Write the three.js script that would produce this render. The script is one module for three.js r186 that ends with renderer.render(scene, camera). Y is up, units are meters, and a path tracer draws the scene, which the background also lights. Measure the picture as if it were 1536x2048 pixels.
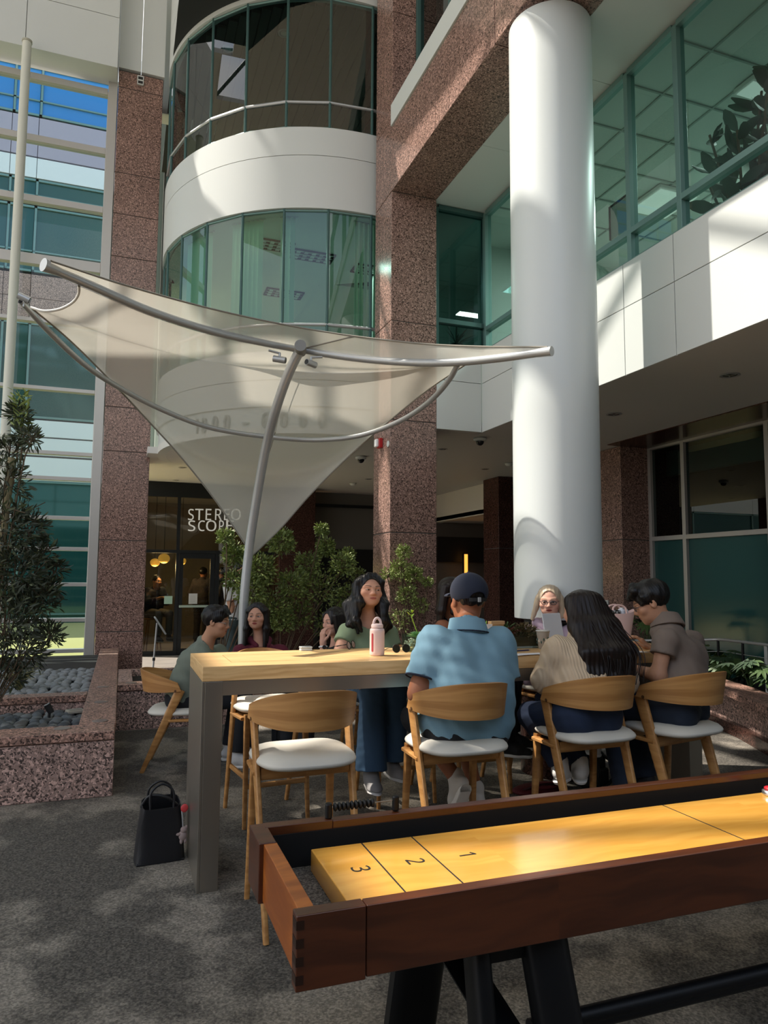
import * as THREE from 'three';
import { RoundedBoxGeometry } from 'three/addons/geometries/RoundedBoxGeometry.js';
import { TextGeometry } from 'three/addons/geometries/TextGeometry.js';
import { FontLoader } from 'three/addons/loaders/FontLoader.js';
import { mergeGeometries, mergeVertices, toCreasedNormals } from 'three/addons/utils/BufferGeometryUtils.js';
import { RectAreaLightUniformsLib } from 'three/addons/lights/RectAreaLightUniformsLib.js';

// ---------------------------------------------------------------- camera, sky, sun, exposure
const V = (x, y, z) => new THREE.Vector3(x, y, z);
const scene = new THREE.Scene();
const EYE = V(0, 1.5, 0);
const YAW = 0.349024, PITCH = 0.0907825, ROLL = 0.0064808, FPX = 1436.58;
const FWD = V(Math.sin(YAW) * Math.cos(PITCH), Math.sin(PITCH), -Math.cos(YAW) * Math.cos(PITCH));
const R0 = V(Math.cos(YAW), 0, Math.sin(YAW)), U0 = R0.clone().cross(FWD);
const RGT = R0.clone().multiplyScalar(Math.cos(ROLL)).addScaledVector(U0, Math.sin(ROLL));
const UPV = U0.clone().multiplyScalar(Math.cos(ROLL)).addScaledVector(R0, -Math.sin(ROLL));
const camera = new THREE.PerspectiveCamera(2 * Math.atan(1024 / FPX) * 180 / Math.PI, 0.75, 0.05, 300);
camera.position.copy(EYE); camera.up.copy(UPV); camera.lookAt(EYE.clone().add(FWD));
scene.add(camera);
const renderer = new THREE.WebGLRenderer({ antialias: true });
renderer.toneMapping = THREE.LinearToneMapping;
renderer.toneMappingExposure = 1.5;
renderer.shadowMap.enabled = true; renderer.shadowMap.type = THREE.PCFSoftShadowMap;
RectAreaLightUniformsLib.init();

const SUN = V(-0.898 * Math.cos(0.96), Math.sin(0.96), -0.44 * Math.cos(0.96)).normalize();
// hazy blue sky with broken white cloud
{ const W = 1024, H = 512, d = new Float32Array(W * H * 4), h3 = (x, y, z) => { const q = Math.sin(x * 127.1 + y * 311.7 + z * 74.7) * 43758.5453; return q - Math.floor(q); };
  const n3 = (x, y, z) => { const X = Math.floor(x), Y = Math.floor(y), Z = Math.floor(z), f = (t) => t * t * (3 - 2 * t), u = f(x - X), v = f(y - Y), w = f(z - Z), L = (a, b, t) => a + (b - a) * t; return L(L(L(h3(X, Y, Z), h3(X + 1, Y, Z), u), L(h3(X, Y + 1, Z), h3(X + 1, Y + 1, Z), u), v), L(L(h3(X, Y, Z + 1), h3(X + 1, Y, Z + 1), u), L(h3(X, Y + 1, Z + 1), h3(X + 1, Y + 1, Z + 1), u), v), w); };
  for (let j = 0; j < H; j++) for (let i = 0; i < W; i++) {
    const up = ((j + 0.5) / H - 0.5) * Math.PI, az = (i + 0.5) / W * 2 * Math.PI, y = Math.sin(up), c = Math.cos(up), x = c * Math.cos(az), z = c * Math.sin(az);
    let n = 0, a = 0.5, k = 3.2; for (let o = 0; o < 5; o++) { n += a * n3(x * k + 9, y * k * 1.6 + 4, z * k + 2); a *= 0.5; k *= 2.1; }
    const cl = Math.min(1, Math.max(0, (n - 0.44) / 0.22)), t = Math.pow(Math.max(0, y), 0.6), e = y < 0 ? 0.45 : 1;
    const b = [0.98 - 0.78 * t, 0.95 - 0.52 * t, 0.9 - 0.1 * t], w = [1.2, 1.13, 1.02];
    for (let q = 0; q < 3; q++) d[(j * W + i) * 4 + q] = (b[q] + (w[q] - b[q]) * cl * 0.85) * e * (y < 0 ? [1, 0.93, 0.84][q] : 1);
    d[(j * W + i) * 4 + 3] = 1;
  }
  const t = new THREE.DataTexture(d, W, H, THREE.RGBAFormat, THREE.FloatType); t.mapping = THREE.EquirectangularReflectionMapping; t.magFilter = t.minFilter = THREE.LinearFilter; t.needsUpdate = true;
  scene.background = t; scene.environment = t; scene.backgroundIntensity = scene.environmentIntensity = 1.15; }
const sun = new THREE.DirectionalLight(new THREE.Color(1.0, 0.93, 0.83), 5.2);
sun.position.copy(SUN).multiplyScalar(40).add(V(3, 0, -5)); sun.target.position.set(3, 0, -5);
sun.castShadow = true; sun.shadow.mapSize.set(4096, 4096); sun.shadow.radius = 1;
Object.assign(sun.shadow.camera, { left: -16, right: 16, top: 16, bottom: -16, near: 1, far: 90 });
scene.add(sun, sun.target);

// ---------------------------------------------------------------- helpers
// a point on the line of sight through a photo pixel, where it meets a plane of the place
const ray = (x, y) => FWD.clone().addScaledVector(RGT, (x - 768) / FPX).addScaledVector(UPV, -(y - 1024) / FPX);
const at = (x, y, z) => { const d = ray(x, y); return EYE.clone().addScaledVector(d, (z - EYE.z) / d.z); };
const atY = (x, y, h) => { const d = ray(x, y); return EYE.clone().addScaledVector(d, (h - EYE.y) / d.y); };
const atX = (x, y, v) => { const d = ray(x, y); return EYE.clone().addScaledVector(d, v / d.x); };
let seed = 7;
const srand = (s) => { seed = s >>> 0; };
const rnd = () => { seed = (seed + 0x6D2B79F5) >>> 0; let t = seed; t = Math.imul(t ^ (t >>> 15), t | 1); t ^= t + Math.imul(t ^ (t >>> 7), t | 61); return ((t ^ (t >>> 14)) >>> 0) / 4294967296; };
const rr = (a, b) => a + (b - a) * rnd();
const clamp = THREE.MathUtils.clamp, lerp = THREE.MathUtils.lerp, sstep = THREE.MathUtils.smoothstep;
const used = new Map();
const numbered = (n) => { const k = used.get(n) ?? 0; used.set(n, k + 1); return k ? n + '_' + String(k).padStart(3, '0') : n; };
// triplanar uv in metres
function uvm(g, s = 1) {
  if (!g.attributes.normal) g.computeVertexNormals();
  const p = g.attributes.position, n = g.attributes.normal, uv = new Float32Array(p.count * 2);
  for (let i = 0; i < p.count; i++) {
    const ax = Math.abs(n.getX(i)), ay = Math.abs(n.getY(i)), az = Math.abs(n.getZ(i));
    let u, v;
    if (ay >= ax && ay >= az) { u = p.getX(i); v = p.getZ(i); } else if (ax >= az) { u = p.getZ(i); v = p.getY(i); } else { u = p.getX(i); v = p.getY(i); }
    uv[i * 2] = u * s; uv[i * 2 + 1] = v * s;
  }
  g.setAttribute('uv', new THREE.BufferAttribute(uv, 2)); return g;
}
const boxg = (x0, y0, z0, x1, y1, z1, r = 0) => {
  const w = Math.abs(x1 - x0), h = Math.abs(y1 - y0), d = Math.abs(z1 - z0);
  const g = r ? new RoundedBoxGeometry(w, h, d, 2, Math.min(r, w / 2.01, h / 2.01, d / 2.01)) : new THREE.BoxGeometry(w, h, d);
  g.translate((x0 + x1) / 2, (y0 + y1) / 2, (z0 + z1) / 2); return uvm(g);
};
const strip = (g) => { const h = g.index ? g.toNonIndexed() : g; for (const k of Object.keys(h.attributes)) if (!['position', 'normal', 'uv', 'color'].includes(k)) h.deleteAttribute(k); h.morphAttributes = {}; return h; };
const merge = (gs) => { if (!Array.isArray(gs)) return gs; if (gs.length === 1) return gs[0]; const l = gs.map(strip); const c = l.some((g) => g.attributes.color); if (c) for (const g of l) if (!g.attributes.color) g.setAttribute('color', new THREE.BufferAttribute(new Float32Array(g.attributes.position.count * 3).fill(1), 3)); for (const g of l) if (!g.attributes.uv) uvm(g); return mergeGeometries(l); };
function obj(name, geos, material, parent = scene) {
  const m = new THREE.Mesh(merge(geos), material); m.name = numbered2(name, parent); m.castShadow = m.receiveShadow = true; parent.add(m); return m;
}
// numbers names that repeat under one parent (top level: across the scene)
const perParent = new WeakMap();
function numbered2(n, parent) {
  if (parent === scene) return numbered(n);
  if (!perParent.has(parent)) perParent.set(parent, new Map());
  const mp = perParent.get(parent), k = mp.get(n) ?? 0; mp.set(n, k + 1); return k ? n + '_' + String(k).padStart(3, '0') : n;
}
function tag(o, label, category, group) { Object.assign(o.userData, { label, category }); if (group) o.userData.group = group; return o; }
function thing(name, label, category, p = [0, 0, 0], turn = 0, group) {
  const o = new THREE.Group(); o.name = numbered(name); o.position.set(...(p.toArray ? p.toArray() : p)); o.rotation.y = turn; scene.add(o); return tag(o, label, category, group);
}
function struct(name, geos, m) { const o = obj(name, geos, m); o.userData.kind = 'structure'; return o; }
function sgroup(name) { const o = new THREE.Group(); o.name = numbered(name); o.userData.kind = 'structure'; scene.add(o); return o; }
function sub(name, parent) { const o = new THREE.Group(); o.name = numbered2(name, parent); parent.add(o); return o; }
function dup(root, label, p, turn) { const r = root.clone(); r.name = numbered(root.name.replace(/_\d{3}$/, '')); r.userData = { ...root.userData, label }; if (p) r.position.set(...p); if (turn !== undefined) r.rotation.y = turn; scene.add(r); return r; }
const tube = (pts, r, seg = 40, rad = 12, closed = false) => new THREE.TubeGeometry(new THREE.CatmullRomCurve3(pts, closed), seg, r, rad, closed);
// a bar between two points, with its own section at each end
function taper(a, b, wa, da, wb, db, up) {
  const dir = b.clone().sub(a).normalize(), ref = up ?? (Math.abs(dir.y) > 0.5 ? V(1, 0, 0) : V(0, 1, 0));
  const sx = ref.clone().addScaledVector(dir, -ref.dot(dir)).normalize(), sz = dir.clone().cross(sx);
  const N = 12, pos = [], idx = [], ring = [];
  for (let k = 0; k < N; k++) { const t = (k + 0.5) / N * 2 * Math.PI, c = Math.cos(t), s = Math.sin(t), q = 0.55; ring.push([Math.sign(c) * Math.abs(c) ** q, Math.sign(s) * Math.abs(s) ** q]); }
  for (const [p, w, d] of [[a, wa, da], [b, wb, db]]) for (const [u, v] of ring) { const q = p.clone().addScaledVector(sx, u * w / 2).addScaledVector(sz, v * d / 2); pos.push(q.x, q.y, q.z); }
  for (let k = 0; k < N; k++) { const j = (k + 1) % N; idx.push(k, j, N + k, j, N + j, N + k); }
  pos.push(a.x, a.y, a.z, b.x, b.y, b.z);
  for (let k = 0; k < N; k++) { const j = (k + 1) % N; idx.push(2 * N, j, k, 2 * N + 1, N + k, N + j); }
  const g = new THREE.BufferGeometry(); g.setAttribute('position', new THREE.Float32BufferAttribute(pos, 3)); g.setIndex(idx);
  const out = toCreasedNormals(g, 0.7); return uvm(out);
}
const rod = (a, b, r, r2 = r, n = 14) => { const d = b.clone().sub(a), L = d.length(); const g = new THREE.CylinderGeometry(r2, r, L, n); g.translate(0, L / 2, 0); g.applyQuaternion(new THREE.Quaternion().setFromUnitVectors(V(0, 1, 0), d.normalize())); g.translate(a.x, a.y, a.z); return g; };
const lathe = (pts, n = 32) => new THREE.LatheGeometry(pts.map(([x, y]) => new THREE.Vector2(x, y)), n);
const sph = (x, y, z, rx, ry = rx, rz = rx, n = 16) => { const g = new THREE.SphereGeometry(1, n, Math.max(8, n * 0.7 | 0)); g.scale(rx, ry, rz); g.translate(x, y, z); return g; };
// closed sheet from a grid of points: two faces and an edge, given thickness along the local normal
function sheet(fn, nu, nv, th, cols) {
  const P = [], pos = [], idx = [], uv = [];
  for (let j = 0; j <= nv; j++) for (let i = 0; i <= nu; i++) P.push(fn(i / nu, j / nv));
  const g0 = new THREE.BufferGeometry(); g0.setAttribute('position', new THREE.Float32BufferAttribute(P.flatMap((p) => [p.x, p.y, p.z]), 3));
  const q = []; for (let j = 0; j < nv; j++) for (let i = 0; i < nu; i++) { const a = j * (nu + 1) + i, b = a + 1, c = a + nu + 1, d = c + 1; q.push(a, b, c, b, d, c); }
  g0.setIndex(q); g0.computeVertexNormals(); const n = g0.attributes.normal, M = P.length;
  for (const s of [0.5, -0.5]) for (let i = 0; i < M; i++) { pos.push(P[i].x + n.getX(i) * th * s, P[i].y + n.getY(i) * th * s, P[i].z + n.getZ(i) * th * s); uv.push((i % (nu + 1)) / nu, Math.floor(i / (nu + 1)) / nv); }
  for (let k = 0; k < q.length; k += 3) { idx.push(q[k], q[k + 1], q[k + 2]); idx.push(M + q[k], M + q[k + 2], M + q[k + 1]); }
  const edge = []; for (let i = 0; i <= nu; i++) edge.push(i); for (let j = 1; j <= nv; j++) edge.push(j * (nu + 1) + nu); for (let i = nu - 1; i >= 0; i--) edge.push(nv * (nu + 1) + i); for (let j = nv - 1; j > 0; j--) edge.push(j * (nu + 1));
  for (let k = 0; k < edge.length; k++) { const a = edge[k], b = edge[(k + 1) % edge.length]; idx.push(a, M + a, b, b, M + a, M + b); }
  const g = new THREE.BufferGeometry(); g.setAttribute('position', new THREE.Float32BufferAttribute(pos, 3)); g.setAttribute('uv', new THREE.Float32BufferAttribute(uv, 2)); g.setIndex(idx);
  const out = toCreasedNormals(g, 0.9); return out;
}
const font = await new FontLoader().loadAsync('fonts/droid/droid_sans_regular.typeface.json');
const fontBold = await new FontLoader().loadAsync('fonts/droid/droid_sans_bold.typeface.json');
const textg = (s, size, depth, f = font) => { const g = new TextGeometry(s, { font: f, size, depth, curveSegments: 5, bevelEnabled: false }); g.computeBoundingBox(); return g; };

// ---------------------------------------------------------------- materials
const hash2 = (x, y, s) => { let h = Math.imul(x, 374761393) ^ Math.imul(y, 668265263) ^ Math.imul(s, 2246822519); h = Math.imul(h ^ (h >>> 13), 1274126177); return ((h ^ (h >>> 16)) >>> 0) / 4294967296; };
function vnoise(x, y, per, s) { const xi = Math.floor(x), yi = Math.floor(y), fx = x - xi, fy = y - yi, u = fx * fx * (3 - 2 * fx), v = fy * fy * (3 - 2 * fy), w = (a) => ((a % per) + per) % per; return lerp(lerp(hash2(w(xi), w(yi), s), hash2(w(xi + 1), w(yi), s), u), lerp(hash2(w(xi), w(yi + 1), s), hash2(w(xi + 1), w(yi + 1), s), u), v); }
const fbm = (x, y, per, s, o = 4) => { let a = 0, w = 0.5, n = 0; for (let i = 0; i < o; i++) { a += w * vnoise(x, y, per, s + i); n += w; x *= 2; y *= 2; per *= 2; w *= 0.5; } return a / n; };
function tex(n, fn, metres, srgb = true) {
  const d = new Uint8Array(n * n * 4);
  for (let j = 0; j < n; j++) for (let i = 0; i < n; i++) { const c = fn(i / n, j / n, i, j), k = (j * n + i) * 4; d[k] = clamp(c[0], 0, 255); d[k + 1] = clamp(c[1], 0, 255); d[k + 2] = clamp(c[2], 0, 255); d[k + 3] = 255; }
  const t = new THREE.DataTexture(d, n, n); t.wrapS = t.wrapT = THREE.RepeatWrapping; t.magFilter = THREE.LinearFilter; t.minFilter = THREE.LinearMipmapLinearFilter; t.generateMipmaps = true; if (srgb) t.colorSpace = THREE.SRGBColorSpace; t.repeat.set(1 / metres, 1 / metres); t.needsUpdate = true; return t;
}
const std = (color, rough = 0.6, extra = {}) => new THREE.MeshStandardMaterial({ color, roughness: rough, ...extra });
const phy = (color, rough, extra) => new THREE.MeshPhysicalMaterial({ color, roughness: rough, ...extra });
const granTex = (base, spread, s) => tex(1024, (u0, v0, i, j) => { const u = u0 + 0.011 * (vnoise(u0 * 96, v0 * 96, 96, s + 41) - 0.5), v = v0 + 0.011 * (vnoise(u0 * 96, v0 * 96, 96, s + 47) - 0.5);
  const a = vnoise(u * 128, v * 128, 128, s), b = vnoise(u * 90, v * 90, 90, s + 3), c = vnoise(u * 200, v * 200, 200, s + 9), w = fbm(u * 4, v * 4, 4, s + 20) - 0.5;
  let k = 1 + w * 0.12; let col = base.map((x) => x * k);
  if (a > 0.66) col = col.map((x, q) => lerp(x, [48, 38, 34][q], spread)); else if (b > 0.66) col = col.map((x, q) => lerp(x, x * 1.38 + 8, spread)); 
  const n = (c - 0.5) * 40 * spread; return col.map((x) => x + n);
}, 1.1);
const granA = granTex([140, 112, 102], 0.62, 3), granB = granTex([160, 132, 121], 0.75, 11);
const M = {};
M.granite = phy('#ffffff', 0.2, { map: granA, specularIntensity: 0.55 });
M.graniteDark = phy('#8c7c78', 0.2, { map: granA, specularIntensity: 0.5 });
M.graniteRough = std('#ffffff', 0.65, { map: granB });
M.coping = std('#f0e4dc', 0.5, { map: granB });
M.white = std('#cfd2ce', 0.6); M.whitePaint = std('#cbcfcc', 0.5); M.soffit = std('#d6d4cf', 0.6); M.joint = std('#5a5a58', 0.9);
M.creamWhite = std('#cfcabf', 0.75);
M.carpet = std('#ffffff', 0.97, { map: tex(1024, (u, v) => { const p = fbm(u * 7, v * 7, 7, 5, 5), q = sstep(p, 0.42, 0.62), f = hash2(u * 1024 | 0, v * 1024 | 0, 4), f2 = vnoise(u * 380, v * 380, 380, 8); const b = lerp(78, 124, q) + (f - 0.5) * 34 + (f2 - 0.5) * 58; return [b * 1.04, b * 0.985, b * 0.9]; }, 2.6) });
M.tileFloor = std('#ffffff', 0.35, { map: tex(256, (u, v) => { const n = hash2(u * 256 | 0, v * 256 | 0, 2), m = fbm(u * 6, v * 6, 6, 31) - 0.5; const b = 150 + (n - 0.5) * 26 + m * 30; return [b * 1.02, b * 0.97, b * 0.92]; }, 1) });
M.lawn = std('#b3a869', 0.95); M.pave = std('#b3a795', 0.9);
const woodTex = (c0, c1, s, stretch = 14) => tex(512, (u, v) => { const w = fbm(u * 3, v * 3, 3, s) * 0.9, g = fbm(u * 4, v * 4 * stretch + w * 6, 1e6, s + 5, 5), f = fbm(u * 10, v * 160, 1e6, s + 9, 2); const t = clamp(sstep(g, 0.25, 0.75) * 0.75 + f * 0.25, 0, 1); return c0.map((x, k) => lerp(x, c1[k], t)); }, 1);
const oakT = woodTex([164, 114, 62], [196, 146, 88], 2), tableT = woodTex([206, 160, 104], [236, 198, 142], 9, 22), mahT = woodTex([66, 31, 14], [92, 46, 22], 17, 10), maple = woodTex([208, 150, 64], [222, 167, 78], 23, 9), cherT = woodTex([140, 72, 22], [196, 112, 42], 29, 8);
M.oak = phy('#ffffff', 0.42, { map: oakT, clearcoat: 0.15, clearcoatRoughness: 0.4 });
M.tableTop = phy('#ffffff', 0.4, { map: tableT, clearcoat: 0.2, clearcoatRoughness: 0.35 });
M.mahogany = phy('#ffffff', 0.32, { map: mahT, clearcoat: 0.35, clearcoatRoughness: 0.25 });
M.cherry = phy('#ffffff', 0.35, { map: cherT, clearcoat: 0.3, clearcoatRoughness: 0.3 });
M.maple = phy('#ffffff', 0.16, { map: maple, clearcoat: 0.8, clearcoatRoughness: 0.12 });
M.steel = std('#a09a90', 0.38, { metalness: 0.9 }); M.alu = std('#b4b6b6', 0.4, { metalness: 0.55 }); M.hub = std('#8b8a86', 0.6, { metalness: 0.3 }); M.silver = std('#b4b6b6', 0.4, { metalness: 0.5 });
M.frameGreen = std('#3f5f5b', 0.45, { metalness: 0.2 }); M.frameTeal = std('#6c8c87', 0.4, { metalness: 0.3 }); M.frameGrey = std('#b6b3ae', 0.4, { metalness: 0.35 }); M.frameDark = std('#14191b', 0.45, { metalness: 0.3 });
M.black = std('#101010', 0.55); M.blackMetal = std('#131416', 0.45, { metalness: 0.4 }); M.blackRubber = std('#0e0e0f', 0.7);
const glass = (c, o = {}) => phy(c, 0.0, { transmission: 1, thickness: 0, ior: 1.5, side: THREE.DoubleSide, ...o });
M.glassTeal = glass('#bcd6d0', { ior: 1.55 }); M.glassDark = glass('#4f7a78', { ior: 1.6 }); M.glassClear = glass('#dbe6e2'); M.glassBlue = glass('#cfe4ea', { ior: 1.4 }); M.glassCafe = glass('#97a5a2', { ior: 1.55 });
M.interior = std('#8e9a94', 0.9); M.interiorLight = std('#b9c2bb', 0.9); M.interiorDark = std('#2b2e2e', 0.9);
M.cushion = phy('#d0cbbf', 0.55, { sheen: 0.2 }); M.cream = std('#e9e5db', 0.6);
// ---------------------------------------------------------------- floors and ground
struct('ground', boxg(-60, -0.5, -70, 60, -0.22, 40), M.pave);
struct('lawn', boxg(-30, -0.22, -60, -0.4, -0.06, -12.4), M.lawn);
struct('floor', boxg(-9, -0.2, -7.56, 9, 0, 6), M.carpet);
struct('floor', boxg(-0.5, -0.2, -20, 9, 0, -7.56), M.tileFloor);

// the court's fourth side, behind the camera
{ const w = sgroup('wall_front'); for (let k = 0; k < 8; k++) { obj('granite_panel', boxg(-9 + k * 2.6, 0, 4.6, -6.41 + k * 2.6, 1.0, 4.8), M.granite, w); obj('granite_panel', boxg(-9 + k * 2.6, 3.4, 4.6, -6.41 + k * 2.6, 5.0, 4.8), M.granite, w); obj('dark_glazing', boxg(-8.95 + k * 2.6, 1.01, 4.66, -6.45 + k * 2.6, 3.39, 4.7), phy('#3a4a4a', 0.1, {}), w); } obj('backing', boxg(-9, 0, 4.72, 11.8, 5.0, 4.9), M.joint, w); }

// ---------------------------------------------------------------- stone clad pillars and beam
function pillar(x0, x1, zf, zb, joints, m = M.granite) {
  const p = sgroup('granite_pillar');
  obj('joint_core', boxg(x0 + 0.012, joints[0], zb + 0.012, x1 - 0.012, joints.at(-1), zf - 0.012), M.joint, p);
  for (let i = 0; i + 1 < joints.length; i++) obj('granite_panel', boxg(x0, joints[i] + 0.005, zb, x1, joints[i + 1] - 0.005, zf, 0.006), m, p);
  return p;
}
pillar(-0.326, 0.345, -11.5, -12.15, [0, 0.67, 2.03, 3.38, 4.06, 5.4, 6.43, 7.12, 7.79, 9.2, 9.48]);
pillar(2.95, 3.55, -7.9, -8.5, [0, 0.67, 2.03, 3.38, 4.6, 6.233, 7.2, 8.6, 10, 11.5]);
pillar(6.335, 6.79, -8.0, -8.63, [0, 0.67, 2.03, 3.31]);
pillar(6.25, 6.75, -11.23, -11.8, [0, 0.67, 2.03, 3.31], M.graniteDark);
pillar(2.95, 3.68, -14.2, -14.7, [0, 1.95, 3.31], M.graniteDark);
const beam = sgroup('granite_beam');
obj('joint_core', boxg(2.962, 6.245, -7.89, 3.54, 7.05, 1.2), M.joint, beam);
for (let k = 0; k < 7; k++) obj('granite_panel', boxg(2.95, 6.233, -7.895 + k * 1.3, 3.55, 7.06, -7.905 + (k + 1) * 1.3, 0.005), M.granite, beam);
const ledge = sgroup('trim');
for (let k = 0; k < 4; k++) obj('white_panel', boxg(2.93, 7.063, -7.9 + k * 2.3, 3.25, 7.34, -7.906 + (k + 1) * 2.3, 0.004), M.whitePaint, ledge);

// round column
const column = sgroup('white_column');
{ const c = at(1098.5, 60, -4.973); const g = lathe([[0, 1.185], [0.345, 1.185], [0.347, 1.19], [0.347, 6.2], [0.0, 6.2]], 96); g.translate(3.3, 0, -4.97); obj('shaft', g, phy('#cdd3d2', 0.38, { clearcoat: 0.25, clearcoatRoughness: 0.35 }), column);
  const pd = lathe([[0, 0], [0.31, 0], [0.31, 1.14], [0, 1.14]], 64); pd.translate(3.3, 0, -4.97); obj('pedestal', uvm(pd), M.graniteDark, column); const gp = lathe([[0, 1.14], [0.27, 1.14], [0.27, 1.186], [0, 1.186]], 48); gp.translate(3.3, 0, -4.97); obj('shadow_gap', gp, M.joint, column);
}

// windows: a frame of bars and one pane per opening, on a plane of constant x or z
function glazing(name, plane, c, us, vs, { w = 0.05, d = 0.09, frame = M.frameTeal, pane = M.glassTeal, wide = {}, skipPane = () => false, paneFor } = {}) {
  const g = sgroup(name);
  const bar = (u0, u1, v0, v1, n) => obj(n, plane === 'x' ? boxg(c - d / 2, v0, u0, c + d / 2, v1, u1, 0.004) : boxg(u0, v0, c - d / 2, u1, v1, c + d / 2, 0.004), frame, g);
  for (const u of us) bar(u - w / 2, u + w / 2, vs[0], vs.at(-1), 'mullion');
  for (const v of vs) { const ww = wide[v] ?? w; for (let i = 0; i + 1 < us.length; i++) bar(us[i] + w / 2, us[i + 1] - w / 2, v - ww / 2, v + ww / 2, 'transom'); }
  for (let i = 0; i + 1 < us.length; i++) for (let j = 0; j + 1 < vs.length; j++) {
    if (skipPane(i, j)) continue;
    const m = paneFor ? paneFor(i, j) : pane, W = us[i + 1] - us[i] - w, H = vs[j + 1] - vs[j] - w, p = new THREE.PlaneGeometry(W, H);
    if (plane === 'x') p.rotateY(-Math.PI / 2);
    const cu = (us[i] + us[i + 1]) / 2, cv = (vs[j] + vs[j + 1]) / 2;
    p.translate(plane === 'x' ? c : cu, cv, plane === 'x' ? cu : c); obj('pane', p, m, g);
  }
  return g;
}

// ---------------------------------------------------------------- upper wing on the right
const band = sgroup('wall_right');
const zs = [-7.9, -7.06, -6.43, -5.8, -5.17, -4.54, -3.55, -2.5, -1.4, 1];
for (let i = 0; i + 1 < zs.length; i++) for (const [y0, y1] of [[3.31, 3.93], [3.93, 4.34]]) obj('white_panel', boxg(4.17, y0 + 0.003, zs[i] + 0.004, 4.25, y1 - 0.003, zs[i + 1] - 0.004, 0.003), M.whitePaint, band);
obj('backing', boxg(4.2, 3.32, -7.9, 4.32, 4.33, 1), M.joint, band);
for (const [y0, y1] of [[3.31, 3.93], [3.93, 4.34]]) obj('white_panel', boxg(3.552, y0 + 0.003, -8.0, 4.168, y1 - 0.003, -7.9, 0.003), M.whitePaint, band);
glazing('window', 'x', 4.29, [-7.95, -7.06, -6.43, -5.8, -5.17, -4.54, -3.4, -2.3, -1.2, 1], [4.37, 4.665, 6.2], { w: 0.055, frame: M.frameTeal });
glazing('window', 'z', -8.03, [3.59, 4.29], [4.37, 4.72, 6.2], { w: 0.06, frame: M.frameGreen, pane: M.glassDark });
// the room behind those windows
const wing = sgroup('room_wing');
obj('floor_slab', boxg(4.33, 3.45, -8.1, 9.2, 3.62, 1), M.interior, wing);
obj('room_wall', boxg(9.1, 3.5, -8.1, 9.3, 6.4, 1), M.interiorLight, wing);
obj('room_wall', [boxg(3.56, 3.5, -10.4, 9.2, 6.4, -10.3), boxg(4.75, 3.5, -8.9, 9.2, 6.4, -8.8)], M.interiorLight, wing);
obj('room_wall', boxg(6.4, 3.5, -5.95, 9.2, 6.4, -5.85), M.interiorLight, wing);
const tiles = sub('ceiling_grid', wing);
obj('ceiling_board', boxg(3.56, 6.24, -10.3, 9.2, 6.3, 1), M.interiorLight, tiles);
for (let z = -7.8; z < 0.9; z += 0.62) obj('grid_bar', boxg(4.35, 6.225, z, 9.1, 6.24, z + 0.02), M.interior, tiles);
for (let x = 4.8; x < 9; x += 0.62) obj('grid_bar', boxg(x, 6.226, -8, x + 0.02, 6.24, 1), M.interior, tiles);
// white soffit in front of the windows, between beam and glass
const sof = sgroup('ceiling');
for (let k = 0; k < 7; k++) obj('soffit_panel', boxg(3.552, 6.236, -7.98 + k * 1.3, 4.35, 6.3, -7.986 + (k + 1) * 1.3, 0.003), M.white, sof);
// third floor glass behind the ledge
glazing('window', 'x', 3.3, [-7.85, -6.9, -5.7, -4.5, -3.3, -2, 1], [7.36, 10.6], { w: 0.06, frame: M.frameGreen, pane: M.glassDark });
struct('wall_upper', [boxg(7, 7.0, -8, 7.2, 11.4, 1), boxg(3.55, 6.95, -8, 7.2, 7.06, 1), boxg(3.3, 10.6, -8, 7.2, 11.5, 1), boxg(3.55, 7.06, -8.5, 7.2, 11.5, -8.2)], M.interior);

// ---------------------------------------------------------------- ground floor ceiling and right glass wall
{ const s = new THREE.Shape(); const BX = 2.874, BZ = -11.081, R = 2.43;
  s.moveTo(0.3, 16.5); s.lineTo(9, 16.5); s.lineTo(9, 7.9); s.lineTo(6.12, 7.9); s.lineTo(6.12, -1); s.lineTo(4.18, -1); s.lineTo(4.18, 8.01); s.lineTo(3.56, 8.01); s.lineTo(3.56, 8.52); s.lineTo(2.96, 8.52);
  for (let a = 2; a >= -90; a -= 4) s.lineTo(BX + R * Math.sin(a * Math.PI / 180), -(BZ + R * Math.cos(a * Math.PI / 180)));
  s.lineTo(0.3, 11.08); s.closePath();
  const g = new THREE.ExtrudeGeometry(s, { depth: 0.1, bevelEnabled: false }); g.rotateX(-Math.PI / 2); g.translate(0, 3.312, 0); uvm(g); struct('ceiling', g, M.soffit); }
struct('trim', boxg(6.12, 3.3, -7.99, 7.0, 3.45, 1), M.graniteDark);
glazing('window', 'x', 6.83, [-7.98, -7.35, -6.05, -4.75, -3.4, -2, 1], [0.12, 2.045, 3.3], { w: 0.06, frame: M.frameGrey, pane: M.glassDark, paneFor: (i, j) => j ? M.glassDark : phy('#35605e', 0.12, { transmission: 0.35, thickness: 0 }) });
struct('wall_office', [boxg(10.5, 0, -8.2, 10.7, 3.4, 1), boxg(6.9, 0, -8.3, 10.6, 3.4, -8.2), boxg(6.95, 3.3, -8.2, 10.6, 3.45, 1), boxg(6.9, -0.1, -8.2, 10.6, 0, 1)], M.interiorDark);
struct('wall_office', boxg(7.2, 2.95, -8.1, 7.3, 3.3, 1), M.interiorLight);
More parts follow.
